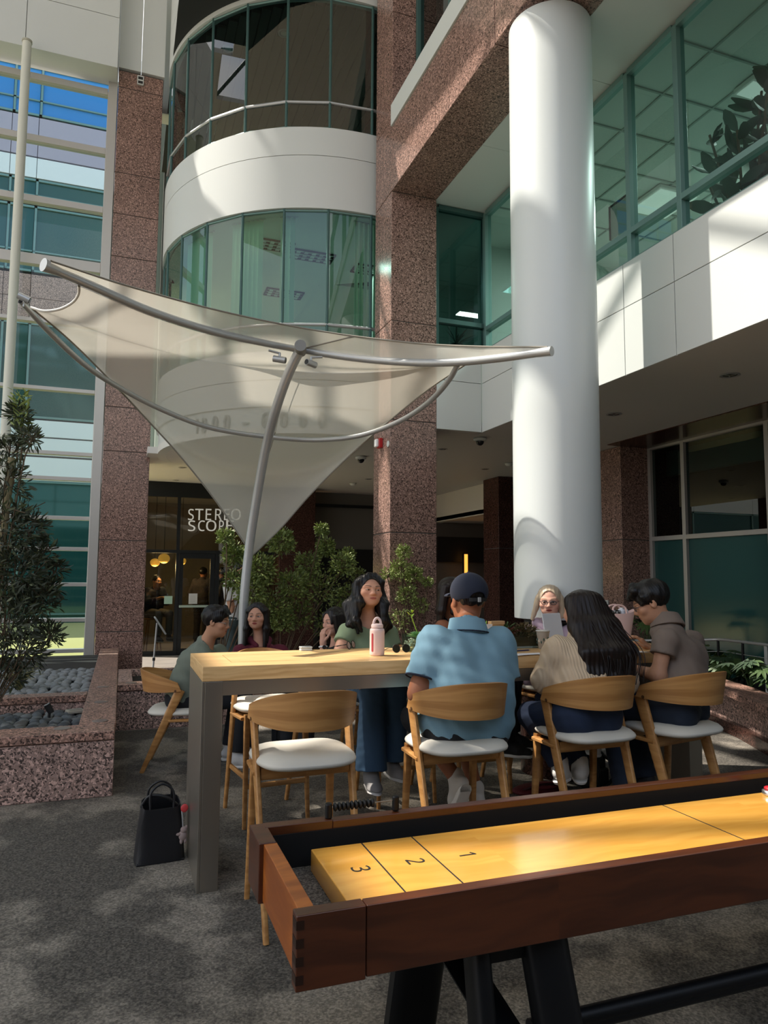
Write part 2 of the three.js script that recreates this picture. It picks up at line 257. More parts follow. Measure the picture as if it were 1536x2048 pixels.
// back corridor
struct('wall_corridor', [boxg(6.5, 2.72, -16.5, 6.7, 3.32, -11.8)], M.creamWhite);
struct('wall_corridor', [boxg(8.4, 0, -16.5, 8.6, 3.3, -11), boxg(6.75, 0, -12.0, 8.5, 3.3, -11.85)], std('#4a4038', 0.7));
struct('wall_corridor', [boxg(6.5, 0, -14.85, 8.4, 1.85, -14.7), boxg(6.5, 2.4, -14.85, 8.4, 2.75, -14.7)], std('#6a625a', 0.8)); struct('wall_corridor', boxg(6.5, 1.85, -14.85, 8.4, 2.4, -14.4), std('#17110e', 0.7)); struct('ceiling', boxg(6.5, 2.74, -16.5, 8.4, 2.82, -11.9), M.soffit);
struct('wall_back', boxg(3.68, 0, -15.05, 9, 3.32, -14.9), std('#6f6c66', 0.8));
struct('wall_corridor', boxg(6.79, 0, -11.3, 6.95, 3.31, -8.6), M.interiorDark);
{ const d = sgroup('door'); obj('door_leaf', boxg(3.95, 0, -14.89, 4.75, 2.1, -14.84, 0.005), M.black, d); obj('door_leaf', boxg(4.77, 0, -14.89, 5.2, 2.1, -14.84, 0.005), M.black, d); obj('door_head', boxg(3.7, 3.0, -14.88, 6.4, 3.06, -14.8), M.frameDark, d); }

// ---------------------------------------------------------------- round bay between the pillars
const BC = V(2.874, 0, -11.081), BR = 2.457, MUL = [15.5, 1.6, -12, -25.6, -39.3, -53.3, -67.2, -81, -95, -109];
const bp = (a, r = BR, y = 0) => V(BC.x + r * Math.sin(a * Math.PI / 180), y, BC.z + r * Math.cos(a * Math.PI / 180));
function arcBand(r0, r1, y0, y1, a0, a1, n = 60) {
  const s = new THREE.Shape(); for (let i = 0; i <= n; i++) { const p = bp(lerp(a0, a1, i / n), r1); i ? s.lineTo(p.x, -p.z) : s.moveTo(p.x, -p.z); } for (let i = n; i >= 0; i--) { const p = bp(lerp(a0, a1, i / n), r0); s.lineTo(p.x, -p.z); } s.closePath();
  const g = new THREE.ExtrudeGeometry(s, { depth: y1 - y0, bevelEnabled: false }); g.rotateX(-Math.PI / 2); g.translate(0, y0, 0); return uvm(toCreasedNormals(g, 0.5));
}
const bay = sgroup('wall_bay');
for (const [y0, y1, r] of [[3.31, 3.657, BR - 0.03], [3.657, 3.995, BR], [4.003, 4.375, BR], [6.28, 6.996, BR], [7.004, 7.39, BR], [9.25, 9.9, BR], [9.908, 11.5, BR]]) obj('white_band', arcBand(r - 0.12, r, y0, y1, 8, -110), M.whitePaint, bay);
obj('backing', [arcBand(BR - 0.12, BR - 0.02, 3.99, 4.01, 8, -110), arcBand(BR - 0.12, BR - 0.02, 6.99, 7.01, 8, -110)], M.joint, bay);
for (const [s0, t0, h0] of [[4.375, 4.735, 6.28], [7.39, 7.76, 9.25]]) {
  const w = sgroup('window');
  for (let i = 0; i + 1 < MUL.length; i++) {
    const a = bp(MUL[i], BR - 0.03), b = bp(MUL[i + 1], BR - 0.03);
    obj('mullion', taper(V(b.x, s0, b.z), V(b.x, h0, b.z), 0.035, 0.035, 0.035, 0.035), M.frameGreen, w);
    for (const [y, hh] of [[t0, 0.05], [s0 + 0.015, 0.03], [h0 - 0.02, 0.035]]) { const q = rod(V(a.x, y, a.z), V(b.x, y, b.z), hh / 2, hh / 2, 4); obj('transom', q, y === t0 ? M.alu : M.frameTeal, w); }
    for (const [y0, y1] of [[s0 + 0.03, t0 - 0.025], [t0 + 0.025, h0 - 0.03]]) {
      const g = new THREE.BufferGeometry(); g.setAttribute('position', new THREE.Float32BufferAttribute([a.x, y0, a.z, b.x, y0, b.z, b.x, y1, b.z, a.x, y1, a.z], 3)); g.setIndex([0, 2, 1, 0, 3, 2]); g.computeVertexNormals(); uvm(g);
      obj('pane', g, s0 > 5 ? M.glassBay2 ??= glass('#7fa3a2', { ior: 1.9 }) : M.glassBay1 ??= glass('#a3cbc2', { ior: 1.65 }), w);
    }
  }
}
const rooms = sgroup('room_bay');
obj('floor_slab', [arcBand(0.01, BR - 0.1, 3.42, 3.6, 60, -180), arcBand(0.01, BR - 0.1, 6.34, 6.9, 60, -180)], M.interior, rooms);
obj('ceiling_board', arcBand(0.01, BR - 0.1, 6.26, 6.33, 60, -180), M.interiorLight, rooms);
obj('room_wall', [boxg(0.5, 3.4, -14.2, 7, 6.4, -14), boxg(5.3, 3.4, -14, 5.4, 6.4, -8.6)], M.interiorLight, rooms);
obj('ceiling_board', boxg(0.6, 6.28, -14, 5.3, 6.34, -11), M.interiorLight, rooms);
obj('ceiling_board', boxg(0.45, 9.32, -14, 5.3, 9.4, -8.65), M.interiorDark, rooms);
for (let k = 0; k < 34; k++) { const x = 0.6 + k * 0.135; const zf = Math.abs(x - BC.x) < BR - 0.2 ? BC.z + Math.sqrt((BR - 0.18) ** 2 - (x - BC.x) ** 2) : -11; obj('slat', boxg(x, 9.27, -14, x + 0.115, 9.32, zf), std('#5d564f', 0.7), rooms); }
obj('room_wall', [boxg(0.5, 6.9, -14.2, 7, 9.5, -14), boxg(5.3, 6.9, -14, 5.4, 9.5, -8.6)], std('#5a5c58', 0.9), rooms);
struct('wall_back', [boxg(0.4, 3.42, -14.6, 9, 11.5, -14.2)], M.interior);

// ---------------------------------------------------------------- glass screen on the left and the building beyond
const fas = sgroup('wall_left');
for (const [x0, x1] of [[-12, -6.1], [-6.09, -1.62], [-1.612, -0.34]]) for (const [y0, y1] of [[9.25, 10.06], [10.068, 11.4]]) obj('white_panel', boxg(x0, y0, -11.6, x1, y1, -11.13, 0.004), M.whitePaint, fas);
obj('white_panel', boxg(-0.335, 9.49, -11.9, 0.0, 11.4, -11.45, 0.004), M.whitePaint, fas); obj('white_panel', boxg(0.007, 9.49, -11.9, 0.36, 11.4, -11.45, 0.004), M.whitePaint, fas);
const SY = [182, 302, 420, 537, 655, 786, 911, 961, 1038, 1099, 1169, 1239, 1300, 1345].map((y) => at(195, y, -11.6).y);
glazing('window', 'z', -11.62, [-12, -8.9, -5.8, -3.35, -0.45], [...SY].reverse(), { w: 0.055, d: 0.12, frame: M.frameGrey, pane: M.glassBlue, wide: { [SY[3]]: 0.16, [SY[1]]: 0.1, [SY[2]]: 0.1, [SY[0]]: 0.1 } });
struct('trim', [boxg(-0.47, 0.02, -11.75, -0.335, 9.25, -11.5, 0.006)], M.frameGrey);
struct('trim', [boxg(-12, -0.05, -11.75, -0.335, 0.13, -11.45, 0.01)], M.granite);
{ const p = sgroup('white_pole'); const a = at(52, 125, -11.0), g = new THREE.CylinderGeometry(0.062, 0.066, 9.27, 24); g.translate(a.x, 4.62, -11.0); obj('shaft', g, std('#cfd0c4', 0.5), p); const c = new THREE.CylinderGeometry(0.07, 0.07, 0.03, 24); c.translate(a.x, 9.235, -11.0); obj('collar', c, std('#a9a898', 0.5), p); }
struct('wall_upper', boxg(0.36, 9.3, -12.4, 1.3, 11.5, -12.1), M.whitePaint);
// far building
{ const Z = -26, far = sgroup('building_far'); const Y = (py) => at(150, py, Z).y;
  const faceM = std('#dfe4e4', 0.6), purple = std('#a79fae', 0.6), gran = M.graniteRough;
  const rows = [[1345, 965, 'g'], [965, 918, 'w'], [915, 880, 'w'], [878, 845, 'w'], [842, 655, 'g'], [652, 560, 's'], [555, 425, 'g'], [420, 372, 'g'], [370, 330, 'w'], [328, 250, 'p'], [247, 150, 'b'], [145, 90, 'w']];
  for (const [b, t, k] of rows) {
    const y0 = Y(b), y1 = Y(t);
    const edges = [-14, -10.6, -8, -5.4, -4.25, -2.95, -2.35, -0.2, 1.4].map((v) => v * 26 / 19);
    for (let i = 0; i + 1 < edges.length; i++) {
      const x0 = edges[i] + 0.01, x1 = edges[i + 1] - 0.01;
      if (k === 'w') obj('white_panel', boxg(x0, y0 + 0.01, Z - 0.2, x1, y1 - 0.01, Z), faceM, far);
      else if (k === 'p') obj('stone_panel', boxg(x0, y0 + 0.01, Z - 0.2, x1, y1 - 0.01, Z), purple, far);
      else if (k === 's') for (const [u0, u1] of [[0, 0.5], [0.5, 1]]) obj('stone_panel', boxg(x0, lerp(y0, y1, u0) + 0.01, Z - 0.2, x1, lerp(y0, y1, u1) - 0.01, Z), gran, far);
      else { obj('window_frame', [boxg(x0, y0, Z - 0.1, x0 + 0.07, y1, Z), boxg(x0, y0, Z - 0.1, x1, y0 + 0.07, Z), boxg(x0, lerp(y0, y1, 0.3), Z - 0.1, x1, lerp(y0, y1, 0.3) + 0.05, Z), boxg(x0, y1 - 0.07, Z - 0.1, x1, y1, Z)], M.frameTeal, far); const g = new THREE.PlaneGeometry(x1 - x0, y1 - y0); g.translate((x0 + x1) / 2, (y0 + y1) / 2, Z - 0.06); obj('pane', g, k === 'b' ? phy('#3f86c8', 0.25, { specularIntensity: 0.4 }) : phy('#27534f', 0.05, { metalness: 0.25, specularIntensity: 1 }), far); }
    }
  }
  obj('backing', boxg(-19, -0.2, Z - 0.6, 1.9, Y(90), Z - 0.25), M.joint, far);
}

// ---------------------------------------------------------------- roof with skylights, far overhead
{ const H = 14, sx = 0.629, sz = 0.308, s = new THREE.Shape();
  s.moveTo(-13, -4); s.lineTo(12, -4); s.lineTo(12, 14.6); s.lineTo(-13, 14.6); s.closePath();
  // openings given by the patch of floor the sun reaches through them
  const holes = [[1.05, 2.75, -4.75, -3.02], [2.0, 2.3, -3.0, -2.88], [0.98, 5.4, -1.84, -1.2], [2.77, 3.45, -5.3, -4.5], [3.5, 4.08, -5.2, -4.1], [4.1, 4.95, -5.2, -3.0], [5.8, 7.1, -6.15, -0.9], [5.15, 5.6, -5.65, -5.05], [5.0, 6.6, -7.9, -6.4], [3.1, 4.9, -8.9, -7.1], [1.2, 2.5, -8.1, -7.2], [0.4, 1.0, -7.75, -7.55]];
  for (const [x0, x1, z0, z1] of holes) { const h = new THREE.Path(), X0 = x0 - H * sx, X1 = x1 - H * sx, Z0 = -(z0 - H * sz), Z1 = -(z1 - H * sz); h.moveTo(X0, Z0); h.lineTo(X0, Z1); h.lineTo(X1, Z1); h.lineTo(X1, Z0); h.closePath(); s.holes.push(h); }
  const g = new THREE.ExtrudeGeometry(s, { depth: 0.12, bevelEnabled: false }); g.rotateX(-Math.PI / 2); g.translate(0, H, 0); uvm(g); struct('ceiling_atrium', g, M.creamWhite);
  const bars = []; const truss = std('#2f3a38', 0.5, { metalness: 0.3 });
  const fr = sgroup('skylight_frame');
  for (const [x0, x1, z0, z1] of holes.filter((h) => (h[1] - h[0]) * (h[3] - h[2]) > 1.4)) { const X0 = x0 - H * sx, X1 = x1 - H * sx, Z0 = z0 - H * sz, Z1 = z1 - H * sz, c = V((X0 + X1) / 2, H + 0.9, (Z0 + Z1) / 2);
    for (const [x, z] of [[X0, Z0], [X1, Z0], [X0, Z1], [X1, Z1]]) obj('bar', rod(V(x, H + 0.12, z), c, 0.045, 0.045, 8), truss, fr); }
}
// ---------------------------------------------------------------- stone planters
function slabRun(parent, name, x0, y0, z0, x1, y1, z1, axis, n, m, r = 0.006) { for (let k = 0; k < n; k++) { const a = k / n, b = (k + 1) / n, e = 0.003; if (axis === 'x') obj(name, boxg(lerp(x0, x1, a) + (k ? e : 0), y0, z0, lerp(x0, x1, b) - (k < n - 1 ? e : 0), y1, z1, r), m, parent); else obj(name, boxg(x0, y0, lerp(z0, z1, a) - (k ? e : 0), x1, y1, lerp(z0, z1, b) + (k < n - 1 ? e : 0), r), m, parent); } }
const pl1 = thing('planter', 'low granite planter with grey pebbles and a tree at the left edge', 'planter');
slabRun(pl1, 'wall_panel', -3.2, 0, -5.45, 0.0, 0.375, -5.39, 'x', 3, M.graniteRough); slabRun(pl1, 'wall_panel', -0.06, 0, -5.452, 0.0, 0.375, -7.5, 'z', 2, M.graniteRough);
slabRun(pl1, 'coping', -3.2, 0.38, -5.66, -0.002, 0.44, -5.378, 'x', 2, M.coping); slabRun(pl1, 'coping', -0.245, 0.38, -5.664, 0.004, 0.44, -7.5, 'z', 3, M.coping);
slabRun(pl1, 'coping', -3.2, 0.38, -7.25, -0.25, 0.44, -7.05, 'x', 2, M.coping); for (const q of [[-3.2, -7.23, -0.25, -7.07], [-0.24, -11.4, -0.07, -5.67], [-3.2, -5.64, -0.245, -5.46]]) obj('inner_wall', boxg(q[0], 0, q[1], q[2], 0.375, q[3]), M.graniteRough, pl1);
obj('soil', [boxg(-3.2, 0, -7.06, -0.24, 0.27, -5.65), boxg(-3.2, 0, -11.4, -0.25, 0.35, -7.24)], std('#35322e', 0.98), pl1);
slabRun(pl1, 'coping', -0.245, 0.38, -7.506, 0.004, 0.44, -11.4, 'z', 3, M.coping);
{ srand(41); const pebM = [std('#4d5154', 0.55), std('#5b5f61', 0.5), std('#3d4043', 0.6), std('#6c6e6d', 0.55), std('#54524f', 0.55)], whiteM = std('#b5b5b0', 0.6);
  const shapes = [0, 1, 2].map((k) => { const g = new THREE.IcosahedronGeometry(1, 1), p = g.attributes.position; for (let i = 0; i < p.count; i++) { const v = V(p.getX(i), p.getY(i), p.getZ(i)); const f = 1 + 0.16 * Math.sin(v.x * 2.3 + k * 2) * Math.cos(v.z * 2 + k); p.setXYZ(i, v.x * f, v.y * f, v.z * f); } const h = mergeVertices(g.deleteAttribute('normal').deleteAttribute('uv')); h.computeVertexNormals(); return h; });
  const put = (x, y, z, s, m, parent) => { const p = new THREE.Mesh(shapes[(rnd() * 3) | 0], m); p.name = numbered2('pebble', parent); p.position.set(x, y, z); p.rotation.set(rr(-0.3, 0.3), rr(0, 6), rr(-0.3, 0.3)); p.scale.set(s * rr(0.9, 1.35), s * rr(0.5, 0.7), s); p.castShadow = p.receiveShadow = true; parent.add(p); };
  for (let z = -5.72; z > -7.0; z -= 0.075) for (let x = -0.29; x > -1.0; x -= 0.085) { if (rnd() < 0.03) continue; put(x + rr(-0.025, 0.025), 0.285 + rr(0, 0.022), z + rr(-0.025, 0.025), rr(0.036, 0.056), pebM[(rnd() * 5) | 0], pl1); if (used.pl > 260) break; }
  const far = []; for (let z = -7.3; z > -9.4; z -= 0.09) for (let x = -0.3; x > -1.6; x -= 0.09) { const g = shapes[(rnd() * 3) | 0].clone(); g.scale(0.05, 0.03, 0.045); g.translate(x + rr(-0.03, 0.03), 0.365 + rr(0, 0.02), z + rr(-0.03, 0.03)); far.push(g); }
  const f = obj('pebbles', far, std('#7d8082', 0.6), pl1); f.userData.kind = 'stuff';
  const far2 = []; for (let z = -5.72; z > -7.0; z -= 0.08) for (let x = -1.05; x > -3; x -= 0.09) { const g = shapes[(rnd() * 3) | 0].clone(); g.scale(0.05, 0.03, 0.045); g.translate(x + rr(-0.03, 0.03), 0.285 + rr(0, 0.02), z + rr(-0.03, 0.03)); far2.push(g); }
  const f2 = obj('pebbles', far2, pebM[0], pl1); f2.userData.kind = 'stuff'; }
const discs = [[0.07, -5.53], [-0.09, -6.0], [-0.1, -6.5], [-0.11, -7.1]].slice(0, 0);
for (const [px, py] of [[125, 1457], [200, 1442], [203, 1404], [206, 1374], [262, 1366]]) { const p = atY(px, py, 0.44); const g = lathe([[0, 0], [0.055, 0], [0.055, 0.003], [0.05, 0.005], [0, 0.005]], 28); g.translate(p.x, 0.44, p.z); obj('inlay_disc', g, std('#8b7f78', 0.35, { metalness: 0.3 }), pl1); }

const pl2 = thing('planter', 'long low granite planter with bushes behind the tables', 'planter');
slabRun(pl2, 'wall_panel', 0.004, 0, -7.66, 5.1, 0.375, -7.58, 'x', 5, M.graniteRough); slabRun(pl2, 'coping', 0.008, 0.38, -7.8, 5.1, 0.44, -7.56, 'x', 5, M.coping);
for (const q of [[0.01, -8.9, 0.15, -7.81], [5.0, -8.9, 5.1, -7.81], [0.155, -8.9, 2.9, -8.8]]) obj('inner_wall', boxg(q[0], 0, q[1], q[2], 0.43, q[3]), M.graniteRough, pl2);
obj('soil', [boxg(0.15, 0, -8.8, 2.94, 0.36, -7.67), boxg(3.56, 0, -8.8, 5.0, 0.36, -7.67)], std('#2e2a25', 0.98), pl2);

const pl3 = thing('planter', 'granite planter with big leafy plants and a steel rail on the right', 'planter');
{ // front wall runs obliquely
  const A = V(6.1, 0, -7.4), B = V(6.0, 0, -6.1), C = V(5.72, 0, -5.35), D = V(5.0, 0, -3.9);
  const seg = (a, b, y0, y1, th, name, m, out = 0) => { const d = b.clone().sub(a), L = d.length(), g = new RoundedBoxGeometry(L - 0.006, y1 - y0, th, 1, 0.004); g.translate(L / 2, (y0 + y1) / 2, -th / 2 + out); g.rotateY(Math.atan2(-d.z, d.x)); g.translate(a.x, 0, a.z); uvm(g); obj(name, g, m, pl3); };
  for (const [a, b] of [[A, B], [B, C], [C, D]]) { seg(b, a, 0.1, 0.4, 0.1, 'wall_panel', M.graniteRough); seg(b, a, 0.403, 0.47, 0.3, 'coping', M.coping, 0.01); seg(b, a, 0, 0.11, 0.08, 'plinth', M.graniteDark, -0.09); }
  const s = new THREE.Shape(); for (const [i, p] of [A, B, C, D, V(6.7, 0, -3.9), V(6.7, 0, -7.4)].entries()) i ? s.lineTo(p.x + (i < 4 ? 0.12 : 0), -p.z) : s.moveTo(p.x + 0.12, -p.z); s.closePath();
  const g = new THREE.ExtrudeGeometry(s, { depth: 0.3, bevelEnabled: false }); g.rotateX(-Math.PI / 2); g.translate(0, 0.06, 0); obj('soil', uvm(g), std('#2e2a25', 0.98), pl3); }
{ const r = thing('steel_rail', 'thin steel rail with posts above the right planter', 'railing');
  const pts = [at(1240, 1281, -7.2), at(1300, 1281, -6.9), at(1400, 1280, -6.45), at(1436, 1279, -6.3), at(1485, 1284, -5.85), at(1545, 1291, -5.3)];
  obj('top_rail', tube(pts, 0.016, 50, 10), M.silver, r);
  for (const dy of [0.13, 0.24]) obj('cable', tube(pts.map((p) => p.clone().add(V(0, -dy, 0))), 0.004, 40, 6), M.silver, r);
  for (const k of [1, 3, 4]) { const p = pts[k]; obj('post', rod(V(p.x, 0.36, p.z), p, 0.014), M.blackMetal, r); }
  const e = at(1534, 1300, -5.42); obj('end_post', boxg(e.x - 0.02, 0.36, e.z - 0.02, e.x + 0.02, e.y + 0.06, e.z + 0.02, 0.004), M.alu, r); }

// ---------------------------------------------------------------- bar table
{ const t = thing('bar_table', 'long light oak bar table on brushed steel legs', 'table');
  const X0 = 0.39, X1 = 3.45, Z0 = -4.3, Z1 = -3.64, T = 1.06;
  const top = obj('tabletop', boxg(X0, T - 0.072, Z0, X1, T, Z1, 0.003), M.tableTop, t);
  for (const [a, b, c, d] of [[X0 + 0.01, X1 - 0.01, Z0 + 0.155, Z1 - 0.155]]) { /* mitred border of the top: thin inlay lines */
    const l = []; for (const z of [c, d]) l.push(boxg(X0 + 0.16, T, z - 0.0012, X1 - 0.16, T + 0.0006, z + 0.0012)); for (const x of [X0 + 0.16, X1 - 0.16]) l.push(boxg(x - 0.0012, T, c, x + 0.0012, T + 0.0006, d)); obj('inlay_line', l, std('#8a6438', 0.6), t); }
  for (const [x, s] of [[X0, 1], [X1, -1]]) { obj('end_panel', boxg(x, 0, Z0 + 0.001, x + s * 0.014, T - 0.073, Z1 - 0.001, 0.002), M.steel, t); for (const [z, q] of [[Z1, -1], [Z0, 1]]) obj('leg', boxg(x + s * 0.0145, 0, z, x + s * 0.1, T - 0.073, z + q * 0.014, 0.002), M.steel, t); }
  for (const z of [Z1 - 0.012, Z0]) obj('apron', boxg(X0 + 0.1, T - 0.142, z, X1 - 0.1, T - 0.073, z + 0.012), M.steel, t);
}

// ---------------------------------------------------------------- chairs
function makeChair(label, seatH, group) {
  const t = thing(seatH > 0.6 ? 'bar_chair' : 'cafe_chair', label, 'chair', [0, 0, 0], 0, group), d = seatH - 0.72;
  const W = 0.243;
  const back = (a, v) => { const f = a * 2 - 1, phi = f * 1.42, h = 0.086 * (1 - 0.63 * Math.abs(f) ** 2.4), yc = 0.93 + d - 0.035 * Math.abs(f) ** 2; return V(W * Math.sin(phi) / Math.sin(1.42), yc + (v * 2 - 1) * h, -0.05 + 0.31 * (Math.cos(phi) - Math.cos(1.42)) / (1 - Math.cos(1.42)) + (v - 0.5) * 0.03); };
  const bg = sheet(back, 40, 8, 0.015); { const u = bg.attributes.uv; for (let i = 0; i < u.count; i++) u.setXY(i, u.getX(i) * 0.62, u.getY(i) * 0.18); }
  obj('backrest', bg, M.oak, t);
  const prof = [[0, 0.04], [0.35, 0.04], [0.6, 0.038], [0.8, 0.031], [0.92, 0.02], [0.985, 0.006], [1, -0.004], [0.985, -0.014], [0.94, -0.021], [0.8, -0.024], [0, -0.024]], na = 56, cp = [], ci = [];
  prof.forEach(([r, y]) => { for (let i = 0; i < na; i++) { const a = i / na * 2 * Math.PI, c = Math.cos(a), s2 = Math.sin(a), q = 2 / 3.6; let x = Math.sign(c) * Math.abs(c) ** q * 0.232 * r, z = Math.sign(s2) * Math.abs(s2) ** q * 0.225 * r; x *= 1 - 0.07 * Math.max(0, z / 0.225); cp.push(x, y + 0.692 + d - (y > 0 ? 0.006 * Math.cos(x * 7) : 0), z - 0.02); } });
  for (let j = 0; j + 1 < prof.length; j++) for (let i = 0; i < na; i++) { const a = j * na + i, b = j * na + (i + 1) % na; ci.push(a, b, a + na, b, b + na, a + na); }
  let cu = new THREE.BufferGeometry(); cu.setAttribute('position', new THREE.Float32BufferAttribute(cp, 3)); cu.setIndex(ci); cu.computeVertexNormals();
  obj('seat', uvm(cu), M.cushion, t);
  for (const s of [-1, 1]) {
    obj('leg', taper(V(s * 0.225, 0.872 + d, -0.055), V(s * 0.208, 0, 0.215), 0.026, 0.075, 0.024, 0.034, V(1, 0, 0)), M.oak, t);
    obj('leg', taper(V(s * 0.185, 0.66 + d, -0.19), V(s * 0.2, 0, -0.235), 0.04, 0.04, 0.024, 0.024, V(1, 0, 0)), M.oak, t);
    obj('side_rail', taper(V(s * 0.2, 0.635 + d, -0.19), V(s * 0.213, 0.635 + d, 0.03), 0.022, 0.05, 0.022, 0.05, V(0, 1, 0)), M.oak, t);
    if (seatH > 0.6) obj('stretcher', taper(V(s * 0.194, 0.29, -0.215), V(s * 0.205, 0.29, 0.125), 0.03, 0.02, 0.03, 0.02, V(0, 1, 0)), M.oak, t);
    const pg = rod(V(s * 0.232, 0.865 + d, -0.02), V(s * 0.246, 0.865 + d, -0.02), 0.009); obj('peg', pg, std('#5b3a1c', 0.6), t);
  }
  obj('front_rail', taper(V(-0.18, 0.635 + d, -0.19), V(0.18, 0.635 + d, -0.19), 0.05, 0.02, 0.05, 0.02, V(0, 1, 0)), M.oak, t);
  obj('back_rail', taper(V(-0.205, 0.632 + d, 0.03), V(0.205, 0.632 + d, 0.03), 0.055, 0.02, 0.055, 0.02, V(0, 1, 0)), M.oak, t);
  if (seatH > 0.6) obj('stretcher', taper(V(-0.195, 0.24, -0.22), V(0.195, 0.24, -0.22), 0.03, 0.022, 0.03, 0.022, V(0, 1, 0)), M.oak, t);
  return t;
}
const gB = 'oak bar chairs round the long table';
const c1 = makeChair('empty oak bar chair with white seat at the near end of the long table', 0.72, gB); c1.position.set(0.815, 0, -3.285); c1.rotation.y = 0.03;
dup(c1, 'oak bar chair under the man in the light blue polo shirt', [1.595, 0, -3.29], 0.02);
dup(c1, 'oak bar chair under the long-haired woman in the cream sweater', [2.36, 0, -3.3], 0.03);
dup(c1, 'oak bar chair under the young man in the brown shirt', [2.92, 0, -3.27], 0.2);
dup(c1, 'empty oak bar chair on the far side of the table, at its left end', [0.92, 0, -4.7], Math.PI + 0.1);
dup(c1, 'oak bar chair under the woman in the green shirt', [1.83, 0, -4.78], Math.PI);
dup(c1, 'oak bar chair behind the blue polo man, under the woman in black', [2.42, 0, -4.8], Math.PI);
dup(c1, 'oak bar chair under the blond woman in lilac', [3.1, 0, -4.85], Math.PI);
const c2 = makeChair('low oak chair under the man in the grey green shirt at the left', 0.47, 'low oak cafe chairs behind the bar table'); c2.position.set(0.45, 0, -6.1); c2.rotation.y = -1.75;
dup(c2, 'low oak chair under the woman in the maroon hoodie', [1.25, 0, -6.5], Math.PI);
dup(c2, 'low oak chair under the woman resting her hand on her chin', [2.1, 0, -6.0], 2.2);
{ const t = thing('cafe_table', 'low round cafe table behind the bar table', 'table', [1.25, 0, -5.85]); obj('tabletop', lathe([[0, 0.715], [0.33, 0.715], [0.35, 0.725], [0.35, 0.738], [0.34, 0.745], [0, 0.745]], 48), M.tableTop, t); obj('pole', lathe([[0, 0.02], [0.03, 0.02], [0.03, 0.71], [0.08, 0.715], [0, 0.715]], 24), M.blackMetal, t); obj('base', lathe([[0, 0], [0.24, 0], [0.24, 0.012], [0.05, 0.03], [0, 0.03]], 36), M.blackMetal, t); }

